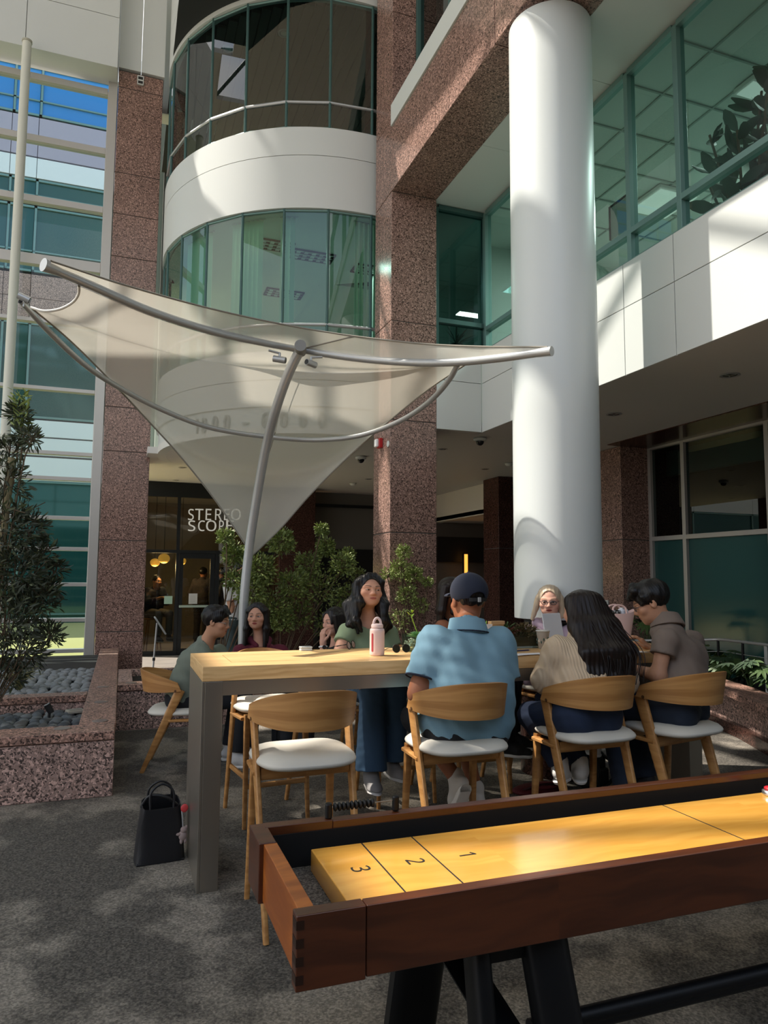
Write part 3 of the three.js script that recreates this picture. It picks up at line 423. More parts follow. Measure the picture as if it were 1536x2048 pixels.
// ---------------------------------------------------------------- shuffleboard table
{ const t = thing('shuffleboard_table', 'long shuffleboard table with numbered maple lane, brown rails and black legs', 'game table');
  const X0 = 0.367, X1 = 3.4, ZN = -1.523, ZF = -2.1, H0 = 0.653, H = 0.8, w = 0.036;
  obj('end_rail', boxg(X0 + 0.012, H0, ZN - 0.03, X0 + w + 0.012, H - 0.002, -1.955, 0.002), M.cherry, t);
  obj('corner_block', [boxg(X0, H0 - 0.005, ZF - 0.005, X0 + w + 0.01, H + 0.001, -1.95, 0.003), boxg(X0 + w, H0, ZF - 0.005, 0.6, H + 0.002, ZF + w, 0.002)], M.mahogany, t);
  obj('corner_block', boxg(X0, H0 - 0.003, ZN - w, 0.519, H + 0.001, ZN + 0.003, 0.003), M.mahogany, t);
  for (let k = 0; k < 4; k++) obj('dovetail', boxg(X0 - 0.001, H0 + 0.012 + k * 0.036, ZN - 0.028, X0 + 0.016, H0 + 0.03 + k * 0.036, ZN + 0.0042), std('#2b160b', 0.4), t);
  obj('side_rail', boxg(0.521, H0, ZN - w, X1, H, ZN, 0.003), M.mahogany, t);
  obj('side_rail', [boxg(0.6, H0, ZF, X1, H, ZF + w, 0.003)], M.mahogany, t);
  obj('rail_lining', [boxg(X0 + w + 0.011, H0, ZF + w, X1, H - 0.022, ZF + w + 0.004), boxg(0.53, H0, ZN - w - 0.004, X1, H - 0.02, ZN - w)], std('#070707', 0.95), t);
  obj('gutter', boxg(X0 + w, 0.655, ZF + w, X1, 0.685, ZN - w), std('#ffffff', 0.95, { map: tex(256, (u, v) => { const n = hash2(u * 256 | 0, v * 256 | 0, 3), m = vnoise(u * 60, v * 60, 60, 4); const b = 95 + (n - 0.5) * 90 + (m - 0.5) * 70; return [b, b * 0.95, b * 0.88]; }, 0.3) }), t);
  const lane = obj('lane', boxg(0.525, 0.686, -2.02, X1, 0.745, -1.6, 0.003), M.maple, t);
  const ink = std('#22201c', 0.5);
  for (const x of [0.672, 0.826, 1.735]) obj('score_line', boxg(x - 0.0022, 0.7445, -2.017, x + 0.0022, 0.7454, -1.603), ink, lane);
  const nums = [['3', 0.594, 0.05], ['2', 0.748, 0.05], ['1', 0.9, 0.05]];
  for (const [s, x, sz] of nums) { const g = textg(s, sz, 0.0008); g.computeBoundingBox(); const b = g.boundingBox; g.translate(-(b.min.x + b.max.x) / 2, -(b.min.y + b.max.y) / 2, 0); g.rotateX(-Math.PI / 2); g.rotateY(-Math.PI / 2 ); g.translate(x + 0.02, 0.745, -1.845); obj('numeral', g, ink, lane); }
  // trestle legs
  const by = 0.653, zc = (ZN + ZF) / 2;
  for (const lx of [0.83, 3.0]) {
    obj('leg', [taper(V(lx, by, ZN - 0.1), V(lx - 0.02, 0, ZN + 0.06), 0.05, 0.08, 0.05, 0.08, V(1, 0, 0))], M.blackMetal, t);
    obj('leg', [taper(V(lx + 0.18, by, ZN - 0.1), V(lx + 0.22, 0, ZN + 0.06), 0.12, 0.07, 0.12, 0.07, V(1, 0, 0))], M.blackMetal, t);
    obj('leg', [taper(V(lx + 0.05, by, ZF + 0.1), V(lx + 0.03, 0, ZF - 0.06), 0.16, 0.07, 0.16, 0.07, V(1, 0, 0))], M.blackMetal, t);
    obj('cross_plate', taper(V(lx + 0.03, 0.56, ZF + 0.12), V(lx + 0.1, 0.36, ZN + 0.0), 0.01, 0.1, 0.01, 0.1, V(0, 1, 0)), M.blackMetal, t);
    obj('apron', boxg(lx - 0.02, 0.585, ZF + 0.08, lx + 0.22, 0.652, ZN - 0.08), M.blackMetal, t);
    { const ring = new THREE.TorusGeometry(0.022, 0.006, 8, 20); ring.scale(0.7, 1.3, 1); ring.translate(lx + 0.03, 0.43, ZN - 0.02); obj('buckle', ring, M.blackMetal, t); }
  }
  obj('stretcher', [rod(V(1.02, 0.36, zc + 0.12), V(3.05, 0.36, zc + 0.12), 0.022), rod(V(1.02, 0.345, zc + 0.12), V(3.05, 0.345, zc + 0.12), 0.02)], M.blackMetal, t);
}
{ const t = thing('bead_scorer', 'black bead scorer on the far rail of the shuffleboard table', 'score counter');
  const a = V(0.592, 0, -2.082), b = V(0.802, 0, -2.086);
  for (const p of [a, b]) obj('post', lathe([[0, 0.802], [0.0095, 0.802], [0.0105, 0.806], [0.0105, 0.84], [0.009, 0.845], [0, 0.845]].map((q) => q), 20).translate(p.x, 0, p.z), M.blackMetal, t);
  obj('wire', rod(V(a.x, 0.832, a.z), V(b.x, 0.832, b.z), 0.0016), M.steel, t);
  for (let k = 0; k < 10; k++) { const g = sph(0.612 + k * 0.0128, 0.832, a.z - k * 0.0002, 0.0066, 0.0125, 0.0125, 14); obj('bead', g, M.black, t); } }
{ const mk = (n, x, z, y, col, lab) => { const t = thing('shuffle_puck', lab, 'puck', [x, y, z], 0); obj('weight', lathe([[0, 0], [0.025, 0], [0.027, 0.003], [0.027, 0.015], [0.02, 0.018], [0, 0.018]], 28), std('#c9c9c9', 0.25, { metalness: 0.9 }), t); obj('cap', lathe([[0, 0.018], [0.02, 0.018], [0.02, 0.025], [0.016, 0.028], [0, 0.028]], 28), std(col, 0.4), t); };
  const p = atY(1541, 1590, 0.745); mk('r', p.x, p.z, 0.745, '#b9202a', 'red capped shuffleboard puck on the lane at the right edge'); const q = atY(1508, 1578, 0.745); mk('b', 2.13, -2.045, 0.685, '#1d3f9c', 'blue capped shuffleboard puck in the gutter against the far rail'); }

// ---------------------------------------------------------------- shade sail
{ const t = thing('shade_sail', 'cream fabric shade sail stretched on curved grey steel tubes', 'shade sail');
  const arcP = [at(102, 536, -4.7), at(180, 570, -4.85), at(300, 622, -5.12), at(430, 664, -5.4), at(520, 684, -5.55), at(600, 699, -5.62), at(700, 715, -5.4), at(800, 724, -5.1), at(900, 725, -4.7), at(1000, 716, -4.3), at(1090, 704, -4.0)];
  const arc = new THREE.CatmullRomCurve3(arcP);
  const mastP = [at(485, 1300, -6.5), at(488, 1200, -6.5), at(498, 1100, -6.48), at(513, 1000, -6.36), at(533, 890, -6.14), at(556, 805, -5.88), at(580, 740, -5.7), at(600, 700, -5.6)];
  mastP.unshift(V(mastP[0].x - 0.012, 0.0, -6.5));
  obj('mast', tube(mastP, 0.041, 60, 16), M.silver, t);
  obj('base_plate', lathe([[0, 0], [0.13, 0], [0.13, 0.015], [0.05, 0.02], [0.045, 0.05], [0, 0.05]], 24).translate(mastP[0].x, 0, -6.5), M.silver, t);
  { const h = at(601, 697, -5.56), g = new THREE.CylinderGeometry(0.047, 0.047, 0.16, 28); g.rotateX(Math.PI / 2); g.rotateY(-0.25); g.translate(h.x, h.y, h.z); obj('hub', g, M.hub, t); }
  const beamT = obj('beam', new THREE.TubeGeometry(arc, 90, 0.029, 14), M.silver, t);
  for (const [k, rr0] of [[0, 0.042], [1, 0.033]]) { const p = arc.getPoint(k), d = arc.getTangent(k).multiplyScalar(k ? 1 : -1); const g = new THREE.CylinderGeometry(rr0, 0.03, 0.1, 20); g.rotateX(Math.PI / 2); g.lookAt(d); g.translate(p.x, p.y, p.z); obj('end_cap', g, M.silver, t); }
  const hoopP = [at(42, 602, -5.2), at(90, 655, -5.4), at(170, 730, -5.7), at(240, 776, -5.95), at(330, 822, -6.15), at(420, 855, -6.28), at(530, 873, -6.34), at(630, 880, -6.2), at(720, 871, -5.95), at(800, 842, -5.6), at(860, 802, -5.2), at(900, 757, -4.85), at(916, 728, -4.66)];
  const hoop = new THREE.CatmullRomCurve3(hoopP); obj('hoop', new THREE.TubeGeometry(hoop, 100, 0.0215, 14), M.silver, t);
  for (const dx of [-1, 1]) for (const o of [0.03, 0.05]) { const p = arc.getPoint(0.5 + dx * o); obj('bolt', rod(p, p.clone().add(V(0, 0.045, 0)), 0.006), M.silver, t); }
  // cloth: a flap above the beam, and the main panel from the beam over the hoop to the mast
  const topP = new THREE.CatmullRomCurve3([at(102, 522, -4.62), at(250, 570, -4.95), at(450, 624, -5.3), at(640, 662, -5.4), at(830, 686, -4.95), at(960, 693, -4.45), at(1095, 694, -3.98)]);
  const cloth = phy('#d8d3c6', 0.85, { transmission: 0.45, thickness: 0, side: THREE.DoubleSide, transparent: true, opacity: 0.8 });
  const quad = (fn, nu, nv) => { const pos = [], idx = [], uv = []; for (let j = 0; j <= nv; j++) for (let i = 0; i <= nu; i++) { const p = fn(i / nu, j / nv); pos.push(p.x, p.y, p.z); uv.push(i / nu * 3, j / nv); } for (let j = 0; j < nv; j++) for (let i = 0; i < nu; i++) { const a = j * (nu + 1) + i; idx.push(a, a + nu + 1, a + 1, a + 1, a + nu + 1, a + nu + 2); } const g = new THREE.BufferGeometry(); g.setAttribute('position', new THREE.Float32BufferAttribute(pos, 3)); g.setAttribute('uv', new THREE.Float32BufferAttribute(uv, 2)); g.setIndex(idx); g.computeVertexNormals(); return g; };
  const cl = sub('canopy', t);
  const flapB = (u) => arc.getPoint(lerp(0.0, 1, u)).add(V(0, 0.012, 0));
  const ev = (keys) => (t0) => { for (let k = 0; k + 1 < keys.length; k++) if (t0 <= keys[k + 1][0] || k === keys.length - 2) { const f = (t0 - keys[k][0]) / (keys[k + 1][0] - keys[k][0]); return keys[k][1].clone().lerp(keys[k + 1][1], f); } };
  const Lc = new THREE.CatmullRomCurve3([at(158, 572, -4.82), at(157, 588, -4.9), at(146, 604, -4.98), at(120, 618, -5.05), at(88, 622, -5.1), at(62, 615, -5.15)]);
  const Ll = new THREE.CatmullRomCurve3([at(62, 615, -5.17), at(130, 672, -5.5), at(205, 745, -5.85), at(290, 835, -6.2), at(360, 912, -6.4), at(430, 1000, -6.52), at(498, 1100, -6.56)]);
  const Rr = new THREE.CatmullRomCurve3([at(936, 726, -4.66), at(850, 784, -5.3), at(755, 862, -5.9), at(690, 920, -6.2), at(620, 990, -6.42), at(560, 1058, -6.52), at(506, 1110, -6.56)]);
  const A0 = 0.055, A1 = 0.83;
  const main = (u, v) => {
    const T = 0.2; let L, Rt;
    if (v < T) { L = Lc.getPoint(v / T); Rt = arc.getPoint(A1).lerp(Rr.getPoint(0), v / T); } else { L = Ll.getPoint((v - T) / (1 - T)); Rt = Rr.getPoint((v - T) / (1 - T)); }
    const a = arc.getPoint(lerp(A0, A1, u)), lin = arc.getPoint(A0).lerp(arc.getPoint(A1), u), h = hoop.getPoint(clamp(lerp(0.02, 0.97, u), 0, 1)), lin2 = hoop.getPoint(0.02).lerp(hoop.getPoint(0.97), u);
    const p = L.clone().lerp(Rt, u), k0 = Math.max(0, 1 - v / 0.42), k1 = Math.exp(-(((v - 0.5) / 0.22) ** 2));
    p.addScaledVector(a.sub(lin), k0 * k0 * (3 - 2 * k0)); p.addScaledVector(h.sub(lin2), 0.55 * k1);
    p.z -= 0.3 * Math.sin(Math.PI * u) * Math.sin(Math.PI * Math.sqrt(v)); return p;
  };
  obj('panel', quad((u, v) => flapB(u).lerp(topP.getPoint(u), v), 60, 6), cloth, cl);
  obj('panel', quad(main, 60, 44), cloth, cl);
  const hem = std('#8c877c', 0.8), pe = (c, n = 40) => obj('hem', new THREE.TubeGeometry(c, n, 0.007, 6), hem, cl); pe(topP, 80); pe(Ll); pe(Rr); obj('hem', new THREE.TubeGeometry(Lc, 30, 0.009, 8), M.cream, cl);
  { const s = [topP.getPoint(0.56), arc.getPoint(0.5)]; obj('seam', rod(s[0], s[1], 0.006), hem, cl); obj('seam', tube([0.1, 0.4, 0.7, 1].map((k) => main(0.56, k)), 0.004, 20, 6), hem, cl); }
  // spot lights on the tubes
  const spot = (p, d, label) => { const s = thing('spot_lamp', label, 'lamp', p, 0, undefined); const g = new THREE.CylinderGeometry(0.026, 0.026, 0.1, 20); g.rotateX(Math.PI / 2); g.lookAt(d); obj('housing', g, M.alu, s); const g2 = new THREE.CylinderGeometry(0.021, 0.021, 0.006, 20); g2.rotateX(Math.PI / 2); g2.translate(0, 0, 0.05); g2.lookAt(d); obj('lens', g2, std('#3b3d3d', 0.2), s); obj('bracket', [rod(V(0, 0.01, 0), V(0, 0.055, 0), 0.01), rod(V(0, 0.05, 0), V(-Math.sign(d.x) * 0.09, 0.06, 0.01), 0.009)], M.silver, s); };
  spot(at(559, 719, -5.5), V(1, -0.2, 0.5), 'small grey spot lamp left of the sail hub'); spot(at(622, 727, -5.5), V(-1, 0.05, 0.6).multiplyScalar(1), 'small grey spot lamp right of the sail hub');
  { const s = thing('spot_lamp', 'small grey spot lamp at the left end of the sail tube', 'lamp', at(48, 596, -5.2)); const g = new THREE.CylinderGeometry(0.024, 0.024, 0.075, 20); g.rotateZ(1.2); obj('housing', g, M.alu, s); const l = new THREE.CylinderGeometry(0.019, 0.019, 0.006, 20); l.translate(0, -0.039, 0); l.rotateZ(1.2); obj('lens', l, std('#3b3d3d', 0.2), s); obj('bracket', rod(V(0, 0, 0), V(0.0, -0.06, 0), 0.006), M.silver, s); }
}
// ---------------------------------------------------------------- cafe behind
{ const Z = -14.4, fr = M.frameDark, pane = (x0, x1, y0, y1, z, m, parent) => { const g = new THREE.PlaneGeometry(x1 - x0, y1 - y0); g.translate((x0 + x1) / 2, (y0 + y1) / 2, z); obj('pane', g, m, parent); };
  const w = sgroup('window');
  for (const x of [0.36, 0.98, 2.98]) obj('mullion', boxg(x, 0, Z - 0.05, x + 0.06, 3.31, Z + 0.05), fr, w);
  obj('mullion', boxg(1.72, 0, Z - 0.05, 1.8, 1.94, Z + 0.05), fr, w);
  for (const [y0, y1] of [[3.02, 3.31], [1.94, 2.0], [0, 0.08]]) { obj('transom', boxg(0.42, y0, Z - 0.05, 0.98, y1, Z + 0.05), fr, w); if (y0 > 0.5) obj('transom', boxg(1.04, y0, Z - 0.05, 2.98, y1, Z + 0.05), fr, w); else obj('transom', boxg(1.8, y0, Z - 0.05, 2.98, y1, Z + 0.05), fr, w); }
  for (const [x0, x1, y0, y1] of [[0.42, 0.98, 0.08, 1.94], [0.42, 0.98, 2.0, 3.02], [1.04, 2.98, 2.0, 3.02], [1.8, 2.98, 0.08, 1.94]]) pane(x0, x1, y0, y1, Z, M.glassCafe, w);
  const d = sgroup('door'); for (const [x0, x1, y0, y1] of [[1.045, 1.12, 0, 1.94], [1.63, 1.715, 0, 1.94], [1.12, 1.63, 1.84, 1.94], [1.12, 1.63, 0, 0.12]]) obj('door_frame', boxg(x0, y0, Z - 0.03, x1, y1, Z + 0.03), fr, d);
  pane(1.12, 1.63, 0.12, 1.84, Z, M.glassCafe, d); obj('push_bar', boxg(1.06, 0.9, Z + 0.05, 1.68, 0.945, Z + 0.08, 0.008), std('#a8bdb2', 0.4, { metalness: 0.3 }), d);
  struct('wall_cafe', [boxg(0.1, 0, -19.2, 9, 3.4, -19), boxg(0.1, 0, -19, 0.25, 3.4, -14.4)], std('#8d857a', 0.85));
  struct('wall_cafe', boxg(3.7, 0, -19, 3.9, 3.4, -15.1), std('#8d857a', 0.85)); struct('ceiling', boxg(0.1, 3.35, -19, 9, 3.45, -14.3), M.soffit);
  const sign = thing('cafe_sign', 'white two line lettering STEREO SCOPE on the cafe glass', 'sign', [0, 0, 0]);
  const wht = std('#ffffff', 0.5, { emissive: new THREE.Color('#c9cdc6'), emissiveIntensity: 0.18 }), put = (str, pxs, py0, py1) => [...str].forEach((ch, i) => { const a = at(pxs[i][0], py1, Z + 0.03), b = at(pxs[i][1], py0, Z + 0.03); const g = textg(ch, 1, 0.06); const bb = g.boundingBox; g.translate(-bb.min.x, -bb.min.y, 0); g.scale((b.x - a.x) / (bb.max.x - bb.min.x), (b.y - a.y) / (bb.max.y - bb.min.y), 0.2); g.translate(a.x, a.y, Z + 0.02); obj('letter', g, wht, sign); });
  put('STEREO', [[376, 388], [390, 407], [411, 423], [430, 444], [448, 459], [462, 482]], 1018, 1040); put('SCOPE', [[376, 391], [396, 410], [412, 433], [438, 448], [452, 468]], 1041, 1062);
  for (const [px, py, z, s, lab] of [[328, 1117, -15.2, 0.115, 'largest round paper pendant lamp in the cafe window'], [310, 1125, -15.9, 0.1, 'round paper pendant lamp beside the largest one in the cafe'], [363, 1122, -16.2, 0.1, 'round paper pendant lamp seen through the cafe door']]) {
    const p = at(px, py, z), t = thing('pendant_lamp', lab, 'lamp', p); obj('shade', sph(0, 0, 0, s, s * 0.86, s, 24), std('#e8b25a', 0.8, { emissive: new THREE.Color('#f0a840'), emissiveIntensity: 0.55 }), t); obj('cord', rod(V(0, s * 0.8, 0), V(0, 3.35 - p.y, 0), 0.006), M.black, t);
    const L = new THREE.PointLight('#ffc98a', 1.3, 9, 2); L.position.set(p.x, p.y - s - 0.03, p.z); L.shadow.radius = 3; L.castShadow = true; scene.add(L); }
  const note = (px0, py0, px1, py1, m, lab, lines) => { const a = at(px0, py1, Z + 0.034), b = at(px1, py0, Z + 0.034), t = thing('paper_notice', lab, 'notice', [0, 0, 0]); obj('sheet', boxg(a.x, a.y, Z + 0.0305, b.x, b.y, Z + 0.033), m, t); if (lines) { const l = []; for (let k = 0; k < 6; k++) l.push(boxg(lerp(a.x, b.x, 0.15), lerp(b.y, a.y, 0.22 + k * 0.11), Z + 0.033, lerp(a.x, b.x, k % 2 ? 0.8 : 0.88), lerp(b.y, a.y, 0.24 + k * 0.11), Z + 0.0335)); obj('print', l, std('#9a9a98', 0.8), t).userData.kind = 'stuff'; } };
  note(377, 1187, 395, 1208, std('#c9ccca', 0.7), 'white printed notice on the glass cafe door', true); note(328, 1192, 345, 1208, std('#9fc0b0', 0.7), 'plain mint green notice on the cafe window', false);
  const ct = thing('cafe_counter', 'dim wooden counter with dark machines inside the cafe', 'counter', [2.0, 0, -17.6]); obj('body', boxg(0, 0, 0, 1.6, 1.0, 0.5, 0.01), std('#4a3c30', 0.6), ct); obj('worktop', boxg(-0.03, 1.0, -0.03, 1.63, 1.04, 0.53, 0.008), std('#77706a', 0.4), ct);
  for (let k = 0; k < 4; k++) { const t = thing('coffee_canister', ['first', 'second', 'third', 'fourth'][k] + ' dark canister from the left on the cafe counter', 'canister', [2.15 + k * 0.3, 1.04, -17.35], 0, 'dark canisters on the cafe counter'); obj('body', lathe([[0, 0], [0.09, 0], [0.095, 0.02], [0.09, 0.24], [0, 0.24]], 20), M.black, t); obj('lid', lathe([[0, 0.24], [0.093, 0.24], [0.093, 0.27], [0.02, 0.29], [0, 0.29]], 20), M.frameDark, t); }
}
// numbers on the bay
{ const t = thing('number_sign', 'grey raised numbers 1000 - 6000 on the white bay', 'sign', [0, 0, 0]); const gm = std('#8f918e', 0.5);
  const chars = [...'1000-6000'], a = [-55.5, -52, -47.5, -43, -36.5, -30.2, -24.5, -18.8, -13.1];
  chars.forEach((ch, i) => { const g = textg(ch, 0.17, 0.02, fontBold), bb = g.boundingBox, dash = ch === '-'; g.translate(-(bb.min.x + bb.max.x) / 2, 0, 0); if (dash) g.scale(1.4, 1, 1); else g.scale(0.82, 1.15, 1); g.rotateY(a[i] * Math.PI / 180); const p = bp(a[i], BR - 0.028, 3.385); g.translate(p.x, p.y, p.z); obj(dash ? 'dash' : 'numeral', g, gm, t); }); }
for (const [x, z] of [[1.85, -9.9], [2.5, -10.05], [2.4, -11.6], [3.5, -10.2]]) { const L = new THREE.RectAreaLight('#eef6ee', 16, 0.6, 0.28); L.position.set(x, 6.23, z); L.lookAt(x, 0, z); scene.add(L); }
// blinds and ceiling lights in the bay
for (const [a, n, lab] of [[-45, 7, 'pale vertical blind in the middle of the lower bay window'], [-70, 9, 'pale vertical blind at the left of the lower bay window'], [-27, 3, 'narrow pale blind beside a mullion in the lower bay'], [-2, 6, 'pale vertical blind at the right end of the lower bay']]) { const t = thing('vertical_blind', lab, 'blind', [0, 0, 0]); for (let k = 0; k < n; k++) { const p = bp(a + k * 1.7, BR - 0.2); const g = new THREE.BoxGeometry(0.062, 1.8, 0.004); g.rotateY((a + k * 1.7) * Math.PI / 180 + 0.5); g.translate(p.x, 5.35, p.z); obj('slat', g, std('#c7d2bd', 0.8), t); } const p0 = bp(a - 1, BR - 0.2), p1 = bp(a + n * 1.7, BR - 0.2); obj('head_rail', rod(V(p0.x, 6.26, p0.z), V(p1.x, 6.26, p1.z), 0.012), M.alu, t); }
for (const [x, z, lab] of [[1.85, -9.9, 'dark louvred ceiling light left of centre in the lower bay'], [2.5, -10.05, 'dark louvred ceiling light in the middle of the lower bay'], [2.4, -11.6, 'dark louvred ceiling light deepest in the lower bay'], [3.5, -10.2, 'dark louvred ceiling light at the right of the lower bay']]) { const t = thing('ceiling_light', lab, 'ceiling light', [x, 6.257, z]); obj('frame', [boxg(-0.32, -0.02, -0.16, 0.32, 0, -0.14), boxg(-0.32, -0.02, 0.14, 0.32, 0, 0.16), boxg(-0.32, -0.02, -0.14, -0.3, 0, 0.14), boxg(0.3, -0.02, -0.14, 0.32, 0, 0.14)], M.frameDark, t); for (let k = 0; k < 5; k++) obj('louvre', boxg(-0.26 + k * 0.115, -0.018, -0.14, -0.2 + k * 0.115, -0.002, 0.14), k % 2 ? M.alu : M.interiorLight, t); for (const z2 of [-0.05, 0.05]) obj('divider', boxg(-0.3, -0.02, z2 - 0.006, 0.3, -0.001, z2 + 0.006), M.frameDark, t); }
for (const [px, py, y, lab] of [[456, 96, 9.27, 'recessed spot in the slatted ceiling of the upper bay, left'], [568, 66, 9.27, 'recessed spot in the slatted ceiling of the upper bay, right']]) { const p = atY(px, py, y), t = thing('downlight', lab, 'downlight', p); obj('ring', lathe([[0.05, -0.001], [0.085, -0.001], [0.085, -0.012], [0.06, -0.02], [0.05, -0.001]], 28), M.alu, t); obj('lens', lathe([[0, -0.004], [0.05, -0.004], [0.05, -0.006], [0, -0.006]].reverse(), 20), std('#d9d9d0', 0.3), t); }
// downlights, domes and detectors in the ground floor ceiling
[[1228, 828, 'nearer to the round column under the right wing', 1], [1460, 750, 'at the right edge under the right wing', 1], [970, 938, 'between granite pillar and round column', 0.8], [365, 935, 'nearer one left of the sail point', 0.8], [352, 960, 'just above the cafe front', 0.7], [600, 914, 'seen through the sail cloth', 0.8], [737, 958, 'left of the central granite pillar', 0.8], [885, 898, 'beside the right edge of the central granite pillar', 0.8]].forEach(([px, py, where, s]) => { const p = atY(px, py, 3.311), t = thing('downlight', 'round recessed downlight ' + where, 'downlight', p); t.scale.setScalar(s); obj('trim_ring', lathe([[0.06, 0], [0.085, 0], [0.087, -0.006], [0.07, -0.01], [0.06, 0]], 32), M.alu, t); obj('reflector', lathe([[0, -0.001], [0.062, -0.001], [0.06, -0.004], [0, -0.003]].reverse(), 24), std('#26272a', 0.25, { metalness: 0.6 }), t); for (const a of [0.4, 2.5, 4.6]) obj('glint_vane', boxg(-0.004, -0.006, 0.01, 0.004, -0.002, 0.055).rotateY(a), M.silver, t); });
[[722, 913, 'white dome camera left of the central granite pillar'], [960, 876, 'white dome camera beside the round column']].forEach(([px, py, lab]) => { const p = atY(px, py, 3.31), t = thing('dome_camera', lab, 'security camera', p); obj('base', lathe([[0, -0.045], [0.07, -0.045], [0.085, -0.03], [0.085, 0], [0, 0]], 32), M.white, t); obj('dome', sph(0, -0.045, 0, 0.052, 0.055, 0.052, 24), std('#17181a', 0.1), t); });
[[1018, 926, 'small white smoke detector next to the round column'], [706, 966, 'small white smoke detector left of the central pillar']].forEach(([px, py, lab]) => { const p = atY(px, py, 3.31), t = thing('smoke_detector', lab, 'smoke detector', p); obj('body', lathe([[0, -0.05], [0.035, -0.05], [0.06, -0.03], [0.07, 0], [0, 0]], 28), M.white, t); });
{ const p = atX(763, 887, 2.95), t = thing('fire_alarm', 'red and white fire alarm strobe on the central granite pillar', 'fire alarm', p); obj('base', boxg(-0.045, -0.06, -0.05, 0, 0.06, 0.05, 0.006), std('#b3161b', 0.4), t); obj('strobe', boxg(-0.085, -0.05, -0.045, -0.042, 0.05, 0.03, 0.015), std('#e8e8e6', 0.25), t); const q = atX(777, 888, 2.95), u = thing('sounder', 'small round white sounder beside the fire alarm', 'alarm sounder', q); obj('cover', lathe([[0, 0], [0.04, 0], [0.04, 0.008], [0.03, 0.014], [0, 0.014]], 28).rotateZ(Math.PI / 2), M.white, u); }
{ const p = at(281, 163, -11.5), t = thing('card_reader', 'white sensor box with two dark windows high on the left pillar', 'sensor', p); obj('case', boxg(-0.05, -0.075, 0, 0.05, 0.075, 0.04, 0.006), M.white, t); for (const y of [0.03, -0.04]) obj('sensor_window', boxg(-0.036, y - 0.022, 0.04, 0.036, y + 0.022, 0.044, 0.002), M.black, t); }
{ const p = atX(1215, 1209, 6.335), t = thing('card_reader', 'small white card reader on the right granite pillar', 'card reader', p); obj('case', boxg(-0.025, -0.06, -0.035, 0, 0.06, 0.035, 0.006), M.white, t); obj('sensor_window', boxg(-0.028, 0.02, -0.012, -0.024, 0.042, 0.012, 0.001), M.black, t); }
{ const p = at(932, 1134, -14.2), t = thing('wall_light', 'tall narrow amber light in the dark corridor', 'lamp', p); obj('glow_panel', boxg(-0.045, -0.28, -0.03, 0.045, 0.28, 0, 0.006), std('#e8a040', 0.7, { emissive: new THREE.Color('#f7a945'), emissiveIntensity: 1.1 }), t); obj('frame', [boxg(-0.06, -0.3, -0.05, -0.046, 0.3, 0.01), boxg(0.046, -0.3, -0.05, 0.06, 0.3, 0.01)], M.frameDark, t); const L = new THREE.RectAreaLight('#ffb25a', 6, 0.09, 0.56); L.position.set(p.x, p.y, p.z + 0.02); L.lookAt(p.x, p.y, p.z + 3); scene.add(L);
}
// wing room: ceiling light, sign frame
{ const t = thing('ceiling_light', 'long ceiling light in the room behind the right upper windows', 'ceiling light', [5.9, 6.2, -4.9]); obj('housing', boxg(-0.5, -0.02, -0.12, 0.5, 0.03, 0.12, 0.01), M.white, t); obj('diffuser', boxg(-0.48, -0.03, -0.1, 0.48, -0.02, 0.1, 0.004), std('#e9f0ea', 0.6, { emissive: new THREE.Color('#eaf5ee'), emissiveIntensity: 0.16 }), t); const L = new THREE.RectAreaLight('#f2fff6', 60, 0.96, 0.2); L.position.set(5.9, 6.165, -4.9); L.lookAt(5.9, 0, -4.9); scene.add(L); }
for (const [x, z, lab] of [[6.2, -6.9, 'ceiling light deep in the room behind the right upper windows']]) { const t = thing('ceiling_light', lab, 'ceiling light', [x, 6.2, z]); obj('housing', boxg(-0.3, -0.02, -0.3, 0.3, 0.03, 0.3, 0.01), M.white, t); obj('diffuser', boxg(-0.28, -0.03, -0.28, 0.28, -0.02, 0.28, 0.004), std('#e9f0ea', 0.6, { emissive: new THREE.Color('#eaf5ee'), emissiveIntensity: 0.16 }), t); const L = new THREE.RectAreaLight('#f2fff6', 60, 0.56, 0.56); L.position.set(x, 6.165, z); L.lookAt(x, 0, z); scene.add(L); }
{ const t = thing('wall_panel_frame', 'dark framed panel on the wall inside the upper right room', 'frame', [0, 0, 0]); const a = atX(1222, 480, 5.2), b = atX(1256, 390, 5.2); obj('panel', boxg(5.2, a.y, a.z, 5.22, b.y, b.z, 0.002), M.interior, t); obj('edge', [boxg(5.19, a.y, a.z - 0.02, 5.23, b.y + 0.02, a.z), boxg(5.19, b.y, a.z, 5.23, b.y + 0.02, b.z)], M.black, t); }

// ---------------------------------------------------------------- plants
const leafGeo = (w, l, fold = 0.25) => { const pos = [], idx = []; const n = 4; for (let i = 0; i <= n; i++) { const t = i / n, ww = w * Math.sin(Math.PI * Math.min(1, t * 0.92 + 0.04)) ** 0.8; for (const s of [-1, 0, 1]) pos.push(s * ww / 2, (s ? fold * ww * 0.5 : 0) - 0.18 * l * t * t, t * l); } for (let i = 0; i < n; i++) for (const k of [0, 1]) { const a = i * 3 + k; idx.push(a, a + 3, a + 1, a + 1, a + 3, a + 4); } const g = new THREE.BufferGeometry(); g.setAttribute('position', new THREE.Float32BufferAttribute(pos, 3)); g.setIndex(idx); g.computeVertexNormals(); return g; };
const leafMat = (c) => phy(c, 0.55, { transmission: 0.25, thickness: 0, side: THREE.DoubleSide });
const LM = { olive: leafMat('#56603f'), bright: leafMat('#8b9a4a'), bush: leafMat('#66783a'), bush2: leafMat('#8a994f'), phil: leafMat('#2f4a2b'), phil2: leafMat('#47622f'), ficus: leafMat('#2c4433'), succ: leafMat('#86b87c'), lime: leafMat('#9cc53a'), agave: leafMat('#3e3a38'), red: leafMat('#7a2f2b') };
